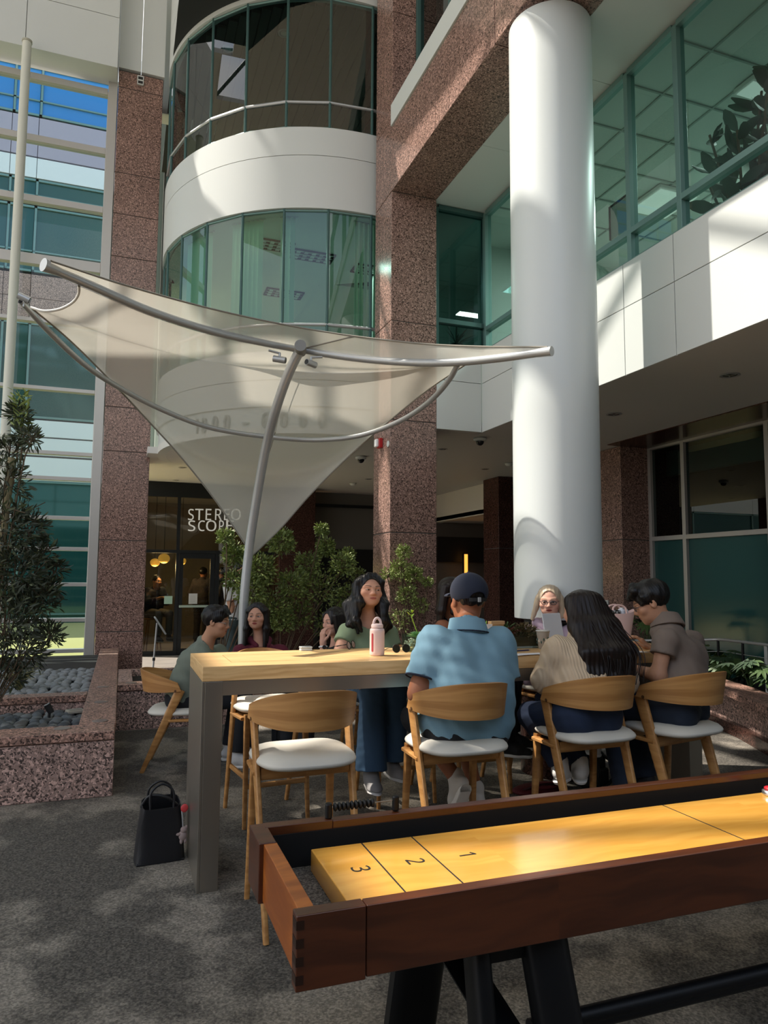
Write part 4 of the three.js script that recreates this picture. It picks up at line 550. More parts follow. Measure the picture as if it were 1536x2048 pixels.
function leafCloud(pts, base, s0, s1) { // one merged mesh of leaves at given points (position, outward direction)
  const bp2 = base.attributes.position.array, bi = base.index.array, nv = bp2.length / 3, pos = new Float32Array(pts.length * nv * 3), idx = new Uint32Array(pts.length * bi.length), m = new THREE.Matrix4(), q = new THREE.Quaternion(), v = V(0, 0, 0);
  pts.forEach(([p, d], k) => { q.setFromUnitVectors(V(0, 0, 1), d.clone().normalize()).multiply(new THREE.Quaternion().setFromAxisAngle(V(0, 0, 1), rr(-2.5, 2.5))); const s = rr(s0, s1); m.compose(p, q, V(s, s, s)); for (let i = 0; i < nv; i++) { v.fromArray(bp2, i * 3).applyMatrix4(m); v.toArray(pos, (k * nv + i) * 3); } for (let i = 0; i < bi.length; i++) idx[k * bi.length + i] = bi[i] + k * nv; });
  const g = new THREE.BufferGeometry(); g.setAttribute('position', new THREE.BufferAttribute(pos, 3)); g.setIndex(new THREE.BufferAttribute(idx, 1)); g.computeVertexNormals(); return uvm(g); }
const bark = std('#5a4a38', 0.9), barkPale = std('#8d8262', 0.85);
function shrub(name, label, cat, base, blobs, n, leaf, s0, s1, mats, stemM = bark, group) { const sr = cat === 'tree' ? 0.0055 : 0.007;
  const t = thing(name, label, cat, base, 0, group); const per = mats.map(() => []); const stems = [];
  blobs.forEach(([x, y, z, r, w = 1]) => { const c = V(x, y, z); stems.push(tube([V(rr(-0.04, 0.04), 0, rr(-0.04, 0.04)), V(x * 0.5 + rr(-0.05, 0.05), y * 0.5, z * 0.5), c, c.clone().add(V(rr(-1, 1) * r * 0.5, r * 0.7, rr(-1, 1) * r * 0.4))], sr, 12, 5));
    for (let b = 0; b < 5; b++) stems.push(tube([c.clone().add(V(0, -r * 0.4, 0)), c.clone().add(V(rr(-1, 1) * r * 0.5, rr(-0.2, 0.6) * r, rr(-1, 1) * r * 0.5)), c.clone().add(V(rr(-1, 1) * r, rr(0.2, 1) * r, rr(-1, 1) * r))], 0.004, 8, 4));
    for (let k = 0; k < n * w; k++) { const d = V(rr(-1, 1), rr(-0.8, 1), rr(-1, 1)).normalize(), R = r * Math.cbrt(rnd()) * rr(0.75, 1.1); const p = c.clone().addScaledVector(d, R); per[(rnd() * mats.length) | 0].push([p, d.add(V(rr(-0.8, 0.8), rr(-0.5, 0.8), rr(-0.8, 0.8)))]); } });
  obj('stems', stems, stemM, t).userData.kind = 'stuff'; mats.forEach((m, i) => { obj('foliage', leafCloud(per[i], leaf, s0, s1), m, t).userData.kind = 'stuff'; }); return t; }
srand(99);
const small = leafGeo(0.5, 0.95), slim = leafGeo(0.28, 1.15, 0.2);
// bushes in the long planter; blobs follow the outline of each bush
const bl = (list, z, base) => list.map(([px, py, r, w]) => { const p = at(px, py, z).sub(V(...base)); return [p.x, p.y, rr(-0.12, 0.12) * Math.min(1, Math.abs(z + 7.6) * 2.2), r, w]; });
{ const b = [1.05, 0.36, -8.15]; shrub('bush', 'dense bright bush beside the mast, in front of the cafe door', 'bush', b, bl([[470, 1110, 0.14, 0.8], [450, 1075, 0.1, 0.4], [520, 1140, 0.2], [560, 1085, 0.16], [520, 1060, 0.12, 0.7], [500, 1180, 0.2], [545, 1220, 0.24], [590, 1170, 0.2], [470, 1160, 0.12, 0.5]], -8.15, b), 800, small, 0.03, 0.048, [LM.bush, LM.bush2]); }
{ const b = [1.75, 0.36, -8.3]; shrub('bush', 'tall loose bush with pointed tips behind the woman in green', 'bush', b, bl([[640, 1060, 0.08, 0.5], [655, 1095, 0.12], [620, 1130, 0.18], [680, 1130, 0.16], [700, 1110, 0.09, 0.5], [640, 1180, 0.24], [700, 1200, 0.2], [600, 1230, 0.2], [720, 1150, 0.1, 0.4], [560, 1240, 0.16], [670, 1250, 0.22]], -8.3, b), 650, small, 0.028, 0.044, [LM.bush, LM.bush2]); }
{ const b = [3.15, 0.36, -7.7]; shrub('bush', 'open sunlit bush in front of the central granite pillar', 'bush', b, bl([[808, 1105, 0.09, 0.7], [800, 1140, 0.13], [830, 1150, 0.11], [775, 1150, 0.08, 0.4], [815, 1190, 0.13], [855, 1165, 0.06, 0.4], [800, 1240, 0.14, 0.5], [840, 1210, 0.09, 0.4]], -7.7, b), 420, small, 0.024, 0.038, [LM.bush2, LM.bush2]); }
{ const b = [-1.35, 0.36, -7.85]; // tree at the left edge
  const t = shrub('olive_tree', 'slender dark leaved tree in the pebble planter at the left edge', 'tree', [-0.98, 0.27, -6.6], [[20, 900, .12, .4], [38, 830, .1, .35], [45, 870, .09, .3], [10, 960, .2, .8], [60, 880, .08, .2], [5, 1060, .3, 1.4], [60, 1060, .16, .6], [30, 1150, .28, 1.4], [85, 1110, .13, .4], [70, 1200, .2, .9], [10, 1240, .3, 1.4], [40, 1300, .22, 1], [95, 1180, .12, .4], [110, 1140, .09, .25], [100, 1270, .1, .35], [15, 1350, .14, .5], [-30, 1150, .35, 1.2]].map(([px, py, r, w]) => { const p = at(px, py, -6.6 + rr(-0.2, 0.2)).sub(V(-0.98, 0.27, -6.6)); return [p.x, p.y, p.z, r, w]; }), 520, slim, 0.04, 0.068, [LM.olive, leafMat('#39422f'), leafMat('#39422f')]);
  const a = V(0, 0, 0); obj('trunk', tube([V(0, 0, 0), V(0.02, 0.6, 0), V(0.05, 1.2, 0.02), V(0.09, 2.2, 0)], 0.028, 20, 8), barkPale, t);
  obj('sprig', leafCloud([...Array(110)].map(() => { const p = at(42 + rr(-12, 14), 800 + rr(-12, 60), -6.6).sub(V(-0.98, 0.27, -6.6)); p.z += rr(-0.08, 0.08); return [p, V(rr(-1, 1), rr(-0.2, 1), rr(-1, 1))]; }), slim, 0.05, 0.075), LM.bright, t).userData.kind = 'stuff'; }
{ const t = thing('grass_tuft', 'dry grass tuft in the pebbles by the glass screen', 'grass', atY(38, 1385, 0.36)); const bl2 = []; for (let k = 0; k < 140; k++) { const a = rr(0, 6.28), s = rr(0.05, 0.22); bl2.push(tube([V(rr(-0.03, 0.03), 0, rr(-0.03, 0.03)), V(Math.cos(a) * s * 0.4, rr(0.12, 0.2), Math.sin(a) * s * 0.4), V(Math.cos(a) * s, rr(0.12, 0.26), Math.sin(a) * s)], 0.0022, 5, 3)); } obj('blades', bl2, std('#8a8656', 0.8), t).userData.kind = 'stuff'; }
// split leaf plants on the right
function fanLeaf(n, L, w) { const gs = []; for (let k = 0; k < n; k++) { const a = lerp(-1.9, 1.9, k / (n - 1)), l = L * (1 - 0.25 * Math.abs(a) / 1.9) * rr(0.85, 1.05); const g = leafGeo(w, l, 0.2); g.rotateY(a); gs.push(uvm(g)); } return merge(gs); }
[[1245, 1270, -6.9, 4, 'low split leaf plant behind the pink bag'], [1450, 1325, -6.1, 7, 'split leaf plant hanging over the planter edge, right of the brown shirt man'], [1500, 1335, -5.65, 7, 'split leaf plant between the rail posts at the right'], [1540, 1340, -5.2, 6, 'split leaf plant cut by the right edge of the view'], [1425, 1310, -6.5, 5, 'dark split leaf plant under the rail behind the brown shirt man'], [1290, 1240, -7.2, 5, 'dark leafy plant against the right pillar']].forEach(([px, py, z, n, lab], i) => { const c = at(px, py, z), t = thing('split_leaf_plant', lab, 'plant', [c.x, 0.36, c.z]); for (let k = 0; k < n * 2; k++) { const a = rr(0, 6.28), r = rr(0.08, 0.24), h = Math.max(0.06, c.y - 0.36 + rr(-0.1, 0.1)), e = V(Math.cos(a) * r, h, Math.sin(a) * r); obj('stalk', tube([V(0, 0, 0), V(e.x * 0.4, h * 0.8, e.z * 0.4), e], 0.005, 8, 5), LM.phil2, t); const g = fanLeaf(9, 0.17, 0.035); g.rotateX(rr(0.1, 0.7)); g.rotateY(Math.PI / 2 - a); g.translate(e.x, e.y, e.z); obj('leaf', g, rnd() < 0.5 ? LM.phil : LM.phil2, t); } });
// indoor plants
{ const c = atX(1485, 260, 4.9), t = thing('rubber_plant', 'tall dark rubber plant behind the upper right window', 'plant', [4.9, 3.62, c.z]); obj('pot', lathe([[0, 0], [0.14, 0], [0.17, 0.3], [0.18, 0.32], [0.15, 0.32], [0, 0.29]], 28), M.black, t); const st = [], big = leafGeo(0.42, 1.0, 0.2), pts = []; for (let s = 0; s < 7; s++) { const a = s * 0.9, e = V(Math.cos(a) * 0.24, rr(1.35, 2.2), Math.sin(a) * 0.34); st.push(tube([V(0, 0.3, 0), V(e.x * 0.35, e.y * 0.55, e.z * 0.35), e], 0.012, 12, 6)); for (let k = 0; k < 15; k++) { const f = rr(0.55, 1.02); const p = V(e.x * f, e.y * f, e.z * f); pts.push([p, V(rr(-1, 1), rr(0, 1.2), rr(-1, 1))]); } } obj('stem', st, bark, t).userData.kind = 'stuff'; pts.forEach(([p, d]) => { const g = leafCloud([[p, d]], big, 0.2, 0.28); obj('leaf', g, LM.ficus, t); });  }
{ const c = at(912, 600, -8.35), t = thing('window_plant', 'small spiky plant inside the corner window by the pillar', 'plant', [c.x, 4.4, c.z]); obj('pot', lathe([[0, 0], [0.07, 0], [0.09, 0.16], [0, 0.15]], 20), M.black, t); for (let k = 0; k < 26; k++) { const a = rr(0, 6.28), g = leafGeo(0.025, rr(0.2, 0.36), 0.2); g.rotateX(-rr(0.3, 1.3)); g.rotateY(a); g.translate(0, 0.16, 0); obj('leaf', uvm(g), LM.ficus, t); } }

// ---------------------------------------------------------------- on the table
const T = 1.06;
{ const t = thing('planter_trough', 'long clear glass trough of soil and succulents along the table middle', 'planter'); const x0 = 1.62, x1 = at(1086, 1290, -4.06).x, z0 = -4.12, z1 = -4.0, y1 = T + 0.1;
  const gt = glass('#d3e6dc', { ior: 1.5 }); const pn = (w, h, fn) => { const q = new THREE.PlaneGeometry(w, h); fn(q); obj('glass_pane', q, gt, t); };
  for (const z of [z0, z1]) pn(x1 - x0, 0.1, (q) => q.translate((x0 + x1) / 2, T + 0.0505, z)); for (const x of [x0, x1]) pn(z1 - z0, 0.1, (q) => { q.rotateY(Math.PI / 2); q.translate(x, T + 0.0505, (z0 + z1) / 2); }); pn(x1 - x0, z1 - z0, (q) => { q.rotateX(-Math.PI / 2); q.translate((x0 + x1) / 2, T + 0.001, (z0 + z1) / 2); });
  srand(5); const so = []; for (let k = 0; k < 700; k++) { const y = T + 0.03 + rr(0, 0.055); const q = new THREE.DodecahedronGeometry(rr(0.006, 0.012), 0); q.translate(rr(x0 + 0.25, x1 - 0.012), y, rr(z0 + 0.014, z1 - 0.014)); so.push(q); } obj('bark_mulch', so, std('#6b4f34', 0.95), t).userData.kind = 'stuff'; obj('soil', boxg(x0 + 0.24, T + 0.012, z0 + 0.008, x1 - 0.008, T + 0.075, z1 - 0.008, 0.006), std('#4d3a28', 0.95), t);
  const st = []; for (let k = 0; k < 260; k++) { const q = sph(rr(x0 + 0.012, x0 + 0.24), T + rr(0.012, 0.07), rr(z0 + 0.014, z1 - 0.014), rr(0.006, 0.01), 0.006, 0.008, 6); st.push(q); } obj('pebbles', st, std('#c9c4b2', 0.6), t).userData.kind = 'stuff';
  const mk = (name, label, x, y, z, fn) => { const p = thing(name, label, 'plant', [x, y, z]); fn(p); };
  const ros = (p, n, l, w, m, tilt0, tilt1, th) => { for (let k = 0; k < n; k++) { const a = k * 2.4, f = k / n, g = leafGeo(w, l * lerp(1, 0.6, f), 0.5); g.rotateX(-lerp(tilt0, tilt1, f)); g.rotateY(a); obj('leaf', uvm(g), m, p); } };
  mk('succulent', 'mint green succulent rosette at the left end of the glass trough', x0 + 0.07, T + 0.075, -4.06, (p) => ros(p, 26, 0.07, 0.028, LM.succ, 0.3, 1.4)); mk('succulent', 'second mint green rosette next to the pink bottle', x0 + 0.17, T + 0.078, -4.05, (p) => ros(p, 22, 0.06, 0.026, LM.succ, 0.3, 1.4));
  mk('flower_stalk', 'yellow green flower stalk leaning out of the succulents', x0 + 0.09, T + 0.08, -4.06, (p) => { obj('stalk', tube([V(0, 0, 0), V(-0.03, 0.07, 0), V(-0.06, 0.14, 0.01)], 0.003, 12, 6), LM.lime, p); for (let k = 0; k < 6; k++) { const g = leafGeo(0.014, 0.03, 0.3); g.rotateX(-0.9); g.rotateY(k); g.translate(-0.06 + rr(-0.012, 0.01), 0.135 + rr(-0.02, 0.015), 0.01); obj('bud', uvm(g), LM.lime, p); } });
  mk('agave', 'dark pointed agave right of the bottle in the trough', 2.02, T + 0.078, -4.06, (p) => ros(p, 24, 0.15, 0.02, LM.agave, 0.35, 1.4)); mk('succulent', 'bright lime green leafy succulent in the trough', 2.17, T + 0.08, -4.06, (p) => { for (let k = 0; k < 46; k++) { const g = leafGeo(0.016, rr(0.06, 0.1), 0.4); g.rotateX(-rr(0.3, 1.4)); g.rotateY(rr(0, 6.28)); g.translate(rr(-0.04, 0.04), rr(0, 0.02), rr(-0.03, 0.03)); obj('leaf', uvm(g), LM.lime, p); } });
  mk('bromeliad', 'dark red leaved bromeliad right of the blue polo man', at(1014, 1278, -4.06).x, T + 0.078, -4.05, (p) => ros(p, 14, 0.1, 0.024, LM.red, 0.4, 1.3)); mk('agave', 'green spiky plant left of the blond woman', at(1008, 1278, -4.08).x, T + 0.08, -4.08, (p) => ros(p, 20, 0.14, 0.018, LM.phil2, 0.5, 1.4));
  mk('moss_clump', 'brown green dry moss clump at the right end of the trough', at(1048, 1280, -4.05).x, T + 0.085, -4.05, (p) => { const pts = []; for (let k = 0; k < 900; k++) { const d = V(rr(-1, 1), rr(-0.2, 1), rr(-1, 1)).normalize(); pts.push([V(d.x * 0.11 * rnd(), d.y * 0.075 * rnd(), d.z * 0.05 * rnd()), d]); } obj('moss', leafCloud(pts, small, 0.012, 0.022), leafMat('#6b5c3a'), p).userData.kind = 'stuff'; }); }
{ const p = atY(754, 1311, T), t = thing('water_bottle', 'pale pink water bottle with loop lid and red window strip', 'bottle', [p.x, T, p.z]);
  obj('body', lathe([[0, 0], [0.036, 0], [0.041, 0.006], [0.042, 0.02], [0.042, 0.135], [0.04, 0.148], [0.033, 0.153], [0, 0.153]], 48), std('#d8bdb8', 0.5), t); obj('lid', lathe([[0, 0.154], [0.033, 0.154], [0.034, 0.158], [0.034, 0.172], [0.028, 0.178], [0, 0.178]], 48), std('#d9c1bd', 0.45), t);
  const lp = []; for (let k = 0; k <= 16; k++) { const a = Math.PI * k / 16; lp.push(V(-Math.cos(a) * 0.022, 0.172 + Math.sin(a) * 0.038, 0)); } obj('carry_loop', tube(lp, 0.0075, 30, 10), std('#d9c1bd', 0.45), t);
  const sg = new THREE.CylinderGeometry(0.0428, 0.0428, 0.105, 12, 1, false, -0.17, 0.34); { const s2 = sheet((u, v) => { const a = -1.02 + (u - 0.5) * 0.3, rr2 = 0.0424, vv = (v - 0.5); const cut = Math.sqrt(Math.max(0, 1 - Math.max(0, (Math.abs(vv) - 0.44) / 0.06) ** 2)); const a2 = -1.02 + (u - 0.5) * 0.3 * cut; return V(Math.sin(a2) * rr2, 0.075 + vv * 0.105, Math.cos(a2) * rr2); }, 8, 20, 0.0014); obj('window_strip', s2, std('#a22b36', 0.3), t); } }
{ const mkGlasses = (name, lab, x, z, turn, mat, lens) => { const t = thing(name, lab, 'glasses', [x, T, z], turn); for (const s of [-1, 1]) { const g = new THREE.TorusGeometry(0.023, 0.0022, 8, 28); g.rotateX(-0.25); g.translate(s * 0.031, 0.025, 0); obj('rim', g, mat, t); const l = new THREE.CylinderGeometry(0.022, 0.022, 0.0015, 24); l.rotateX(Math.PI / 2 - 0.25); l.translate(s * 0.031, 0.025, 0); obj('lens', l, lens, t); obj('temple', tube([V(s * 0.055, 0.03, -0.005), V(s * 0.06, 0.022, -0.06), V(s * 0.058, 0.004, -0.13)], 0.002, 10, 6), mat, t); } obj('bridge', tube([V(-0.009, 0.03, 0.002), V(0, 0.034, 0.004), V(0.009, 0.03, 0.002)], 0.0018, 8, 6), mat, t); };
  const a = atY(805, 1306, T); mkGlasses('sunglasses', 'round dark sunglasses standing on the table by the polo man', a.x, a.z - 0.02, 0, M.black, phy('#2f3b36', 0.05, { transmission: 0.5, thickness: 0 })); const b = atY(702, 1298, T); mkGlasses('eyeglasses', 'folded thin glasses left of the pink bottle', b.x, b.z, 0.8, M.blackMetal, phy('#d8c2b4', 0.05, { transmission: 0.7, thickness: 0 })); }
{ const p = atY(606, 1299, T), t = thing('food_box', 'small clear plastic food lid at the back edge of the table', 'food box', [p.x, T, -4.26]); obj('base', boxg(-0.035, 0, -0.025, 0.035, 0.012, 0.025, 0.004), std('#c9ccca', 0.3), t); obj('lid', boxg(-0.037, 0.0125, -0.027, 0.037, 0.026, 0.027, 0.008), phy('#dfe3e1', 0.15, { transmission: 0.5, thickness: 0 }), t); }
const paper = (lab, px, py, w, h, turn) => { const p = atY(px, py, T), t = thing('paper_sheet', lab, 'paper', [p.x, T + 0.0008, p.z], turn); obj('sheet', sheet((u, v) => V((u - 0.5) * w, 0.003 * Math.sin(u * 3) * v + 0.001, (v - 0.5) * h), 8, 8, 0.0006), std('#e6e4e6', 0.7), t); };
paper('white paper sheet between the polo man and the sweater woman', 1055, 1309, 0.22, 0.1, 0.05); paper('white paper sheet in front of the young man in brown', 1262, 1305, 0.2, 0.09, 0.1);
{ const p = atY(1048, 1303, T), t = thing('pen', 'dark pen lying by the paper near the iced coffee', 'pen', [p.x, T + 0.004, p.z - 0.02], 0.2); obj('barrel', rod(V(-0.06, 0, 0), V(0.05, 0, 0), 0.004), std('#2a2f5e', 0.4), t); obj('tip', rod(V(0.05, 0, 0), V(0.065, 0, 0), 0.004, 0.001), M.silver, t); }
{ const p = atY(1082, 1302, T), t = thing('iced_coffee', 'iced coffee in a clear patterned plastic cup with lid', 'cup', [at(1086, 1300, -3.95).x, T, -3.95]); obj('cup', lathe([[0, 0], [0.028, 0], [0.042, 0.11], [0.043, 0.112], [0.041, 0.112], [0.027, 0.003], [0, 0.003]], 36), phy('#e9e6de', 0.08, { transmission: 0.7, thickness: 0 }), t); obj('coffee', lathe([[0, 0.004], [0.026, 0.004], [0.038, 0.096], [0, 0.096]], 32), std('#b98a5c', 0.4), t); obj('lid', lathe([[0, 0.118], [0.04, 0.118], [0.045, 0.112], [0.044, 0.108], [0, 0.11]].reverse(), 36), phy('#eceae4', 0.12, { transmission: 0.5, thickness: 0 }), t); srand(31); for (let k = 0; k < 16; k++) { const a = k * 0.42, y = 0.02 + rr(0, 0.055), r = 0.0285 + 0.014 * y / 0.11 + 0.001; obj('print_leaf', sph(Math.sin(a) * r, y, Math.cos(a) * r, 0.006, 0.009, 0.0015, 8), std(k % 3 ? '#3f5a50' : '#e9e4cf', 0.6), t); } }
{ const p = at(1106, 1244, -4.24), t = thing('tablet', 'white tablet propped up in front of the blond woman', 'tablet', [p.x, T, -4.24], 0.35); const g = new RoundedBoxGeometry(0.2, 0.2, 0.009, 3, 0.004); g.rotateX(-0.18); g.translate(0, 0.105, 0); obj('back_cover', g, std('#dadcdf', 0.5), t); obj('stand', boxg(-0.09, 0, 0.0, 0.09, 0.006, 0.07, 0.002), M.black, t); }
{ const p = atY(968, 1300, T), t = thing('menu_card', 'white folded card standing behind the polo man collar', 'card', [at(968, 1262, -3.85).x, T, -3.85], 0.2); for (const s of [-1, 1]) { const g = new THREE.BoxGeometry(0.08, 0.17, 0.002); g.rotateX(s * 0.16); g.translate(0, 0.084, s * 0.016); obj('card_leaf', g, std('#dfe3e8', 0.6), t); } }
{ const t = thing('paper_bag', 'upright brown paper bag right of the polo man', 'bag', [at(993, 1270, -3.92).x, T, -3.92], 0.15); obj('body', taper(V(0, 0, 0), V(0, 0.17, 0), 0.12, 0.05, 0.1, 0.03, V(1, 0, 0)), std('#a98659', 0.85), t); obj('fold', boxg(-0.052, 0.158, -0.018, 0.052, 0.18, 0.018, 0.003), std('#b8956a', 0.85), t); }
{ const p = atY(1262, 1297, T), t = thing('pink_handbag', 'pale pink open tote handbag standing on the table, stuffed full', 'bag', [3.2, T, -4.12], -0.1); const pk = std('#dcb9b1', 0.5);
  obj('body', sheet((u, v) => { const a = u * 2 * Math.PI, fl = 0.75 + 0.35 * v; return V(Math.cos(a) * 0.115 * fl * (1 + 0.1 * v), 0.005 + v * 0.2 + 0.03 * v * Math.abs(Math.cos(a)) ** 3, Math.sin(a) * 0.065 * (1.05 - 0.25 * v)); }, 48, 14, 0.004), pk, t); obj('bottom', boxg(-0.085, 0, -0.06, 0.085, 0.012, 0.06, 0.005), pk, t);
  for (const s of [-1, 1]) obj('handle', tube([V(-0.05, 0.2, s * 0.045), V(-0.045, 0.245, s * 0.035), V(0, 0.262, s * 0.03), V(0.045, 0.245, s * 0.035), V(0.05, 0.2, s * 0.045)], 0.0065, 30, 8), std('#e3bdb4', 0.5), t); obj('lining', sph(0, 0.15, 0, 0.09, 0.03, 0.05, 16), std('#b08a84', 0.8), t);
  const s1 = thing('tissue_pack', 'white tissue pack sticking out of the pink handbag', 'tissues', [3.245, T + 0.2, -4.11], 0.3); obj('pack', new RoundedBoxGeometry(0.075, 0.07, 0.05, 3, 0.015), std('#d9dde4', 0.6), s1); obj('flap', boxg(-0.02, 0.033, -0.012, 0.02, 0.045, 0.012, 0.004), std('#eceef2', 0.6), s1);
  const s2 = thing('pouch', 'black and silver pouch inside the pink handbag', 'pouch', [3.16, T + 0.195, -4.1], 0.1); obj('body', new RoundedBoxGeometry(0.1, 0.07, 0.05, 4, 0.02), M.black, s2); for (let k = 0; k < 4; k++) obj('silver_dot', sph(-0.035 + k * 0.022, 0.018 + (k % 2) * 0.008, 0.026, 0.009, 0.009, 0.003, 10), M.silver, s2); }

// ---------------------------------------------------------------- on the floor
{ const p = atY(334, 1702, 0), t = thing('tote_bag', 'black leather tote with a charm, on the carpet by the table leg', 'bag', [0.245, 0, -4.14], 0.08); const bk = std('#16161a', 0.5);
  obj('body', sheet((u, v) => { const a = u * 2 * Math.PI, q = 0.35, c = Math.cos(a), s = Math.sin(a); return V(Math.sign(c) * Math.abs(c) ** q * (0.125 - 0.028 * v), 0.004 + v * 0.29 - 0.02 * v * s, Math.sign(s) * Math.abs(s) ** q * 0.07 * (1 - 0.2 * v) + 0.01 * Math.sin(v * 5) * c); }, 60, 16, 0.004), bk, t); obj('bottom', boxg(-0.122, 0, -0.068, 0.122, 0.012, 0.068, 0.005), bk, t);
  for (const s of [-1, 1]) obj('handle', tube([V(-0.06, 0.27, s * 0.052), V(-0.055, 0.36, s * 0.04), V(0.0, 0.395, s * 0.03), V(0.055, 0.36, s * 0.04), V(0.06, 0.27, s * 0.052)], 0.006, 30, 8), bk, t); obj('strap', tube([V(-0.1, 0.28, 0), V(-0.06, 0.34, 0.03), V(0.02, 0.33, 0.05), V(0.09, 0.27, 0.03)], 0.009, 24, 8), bk, t);
  obj('lining', boxg(-0.09, 0.22, -0.05, 0.09, 0.25, 0.05, 0.01), M.black, t);
  const c = sub('charm', t); obj('chain', tube([V(0.1, 0.27, 0.05), V(0.105, 0.22, 0.065), V(0.108, 0.17, 0.07)], 0.004, 12, 6), M.silver, c); const pm = std('#9c8a86', 0.95); obj('plush', [sph(0.108, 0.13, 0.075, 0.022, 0.028, 0.02), sph(0.112, 0.16, 0.078, 0.018, 0.017, 0.017), sph(0.125, 0.172, 0.078, 0.007, 0.01, 0.006), sph(0.1, 0.104, 0.08, 0.009, 0.016, 0.01), sph(0.12, 0.104, 0.08, 0.009, 0.016, 0.01), sph(0.086, 0.14, 0.08, 0.014, 0.008, 0.008)], pm, c); obj('red_tag', sph(0.115, 0.265, 0.06, 0.02, 0.022, 0.008), std('#d5484a', 0.4), c); }
{ const p = atY(1075, 1588, 0), t = thing('maroon_bag', 'flat maroon patterned bag lying under the sweater woman chair', 'bag', [p.x, 0, p.z], 0.1); obj('body', sph(0, 0.035, 0, 0.2, 0.035, 0.11, 28), std('#5c1420', 0.7), t); obj('flap', sph(0.04, 0.06, 0.02, 0.12, 0.018, 0.07, 24), std('#7a2a34', 0.7), t); obj('strap', tube([V(-0.17, 0.04, 0.02), V(-0.05, 0.09, 0.09), V(0.12, 0.07, 0.08), V(0.19, 0.03, 0)], 0.008, 24, 8), std('#3a1016', 0.6), t); }
{ const p = atY(1330, 1575, 0), t = thing('canvas_tote', 'beige canvas tote with brown handle on the floor under the right chairs', 'bag', [p.x, 0, p.z], 0.1); obj('body', sheet((u, v) => { const a = u * 2 * Math.PI; return V(Math.cos(a) * (0.16 - 0.04 * v) + 0.008 * Math.sin(9 * a) * v, 0.004 + v * 0.33 + 0.03 * Math.sin(2 * a) * v, Math.sin(a) * (0.085 - 0.02 * v) + 0.008 * Math.cos(7 * a)); }, 72, 16, 0.004), std('#a99a86', 0.9), t); obj('bottom', boxg(-0.13, 0, -0.07, 0.13, 0.01, 0.07, 0.004), std('#a99a86', 0.9), t); for (const s of [-1, 1]) obj('handle', tube([V(-0.05, 0.22, s * 0.09), V(-0.04, 0.29, s * 0.1), V(0.01, 0.31, s * 0.1), V(0.05, 0.27, s * 0.095), V(0.055, 0.2, s * 0.09)], 0.009, 24, 8), std('#4e2f20', 0.6), t); obj('lining', sph(0, 0.28, 0, 0.1, 0.04, 0.05, 16), std('#7d7062', 0.9), t); }
{ const p = atY(1165, 1580, 0), t = thing('black_backpack', 'small black backpack with loose straps under the sweater woman chair', 'bag', [p.x + 0.1, 0, p.z - 0.02], 0.3); obj('body', new RoundedBoxGeometry(0.22, 0.26, 0.12, 5, 0.05).translate(0, 0.13, 0), M.black, t); for (const s of [-1, 1]) obj('strap', tube([V(s * 0.06, 0.23, 0.06), V(s * 0.09, 0.17, 0.12), V(s * 0.07, 0.05, 0.1), V(s * 0.04, 0.02, 0.06)], 0.011, 24, 8), M.blackRubber, t); obj('pocket', new RoundedBoxGeometry(0.16, 0.12, 0.04, 4, 0.018).translate(0, 0.09, 0.07), M.blackRubber, t); }
// uplights in the pebbles
{ const p = atY(73, 1425, 0.29), t = thing('ground_light', 'squat white ground light with a slotted dark cap in the pebbles', 'lamp', [p.x, 0.29, p.z]); obj('body', lathe([[0, 0], [0.068, 0], [0.066, 0.04], [0.062, 0.05], [0, 0.05]], 32), std('#b3ad9e', 0.6), t); obj('cap', lathe([[0, 0.05], [0.07, 0.05], [0.07, 0.066], [0.064, 0.072], [0, 0.072]], 32), M.frameDark, t); for (let k = 0; k < 7; k++) obj('slot', boxg(-0.05 + 0.006 * Math.abs(k - 3), 0.072, -0.047 + k * 0.015, 0.05 - 0.006 * Math.abs(k - 3), 0.076, -0.041 + k * 0.015), std('#2c3032', 0.5), t); }
{ const p = atY(97, 1442, 0.29), t = thing('ground_spotlight', 'small black spotlight standing in the pebbles', 'lamp', [p.x, 0.28, p.z]); const g = new THREE.CylinderGeometry(0.028, 0.024, 0.08, 20); g.rotateZ(0.5); g.translate(0, 0.11, 0); obj('head', g, M.black, t); const l = new THREE.CylinderGeometry(0.026, 0.026, 0.005, 20); l.translate(0, 0.041, 0); l.rotateZ(0.5); l.translate(0, 0.11, 0); obj('lens', l, std('#aeb3b3', 0.15), t); obj('stem', rod(V(0, 0, 0), V(0.005, 0.09, 0), 0.012), M.black, t); }
{ const p = atY(150, 1424, 0.32), t = thing('junction_box', 'pale square cover lying on the pebbles', 'cover', [p.x, 0.315, p.z], 0.3); obj('cover', boxg(-0.07, 0, -0.055, 0.07, 0.025, 0.055, 0.006), std('#a9a394', 0.7), t); obj('rim', boxg(-0.05, 0.025, -0.035, 0.05, 0.03, 0.035, 0.003), std('#938d80', 0.7), t); }
{ const a = atY(303, 1358, 0.44), t = thing('music_stand', 'thin silver stand with a tilted panel behind the left planter', 'stand', [0.334, 0.44, -7.78]); obj('pole', rod(V(0, 0, 0), V(0.03, 0.58, 0), 0.009), M.alu, t); obj('collar', rod(V(0.01, 0.2, 0), V(0.011, 0.23, 0), 0.014), M.black, t); const q = boxg(-0.1, -0.008, -0.13, 0.1, 0.008, 0.13, 0.004); q.rotateZ(-1.0); q.translate(0.06, 0.555, 0); obj('panel', q, M.alu, t); obj('foot', lathe([[0, 0], [0.05, 0], [0.05, 0.01], [0.012, 0.016], [0, 0.016]], 20), M.alu, t); }
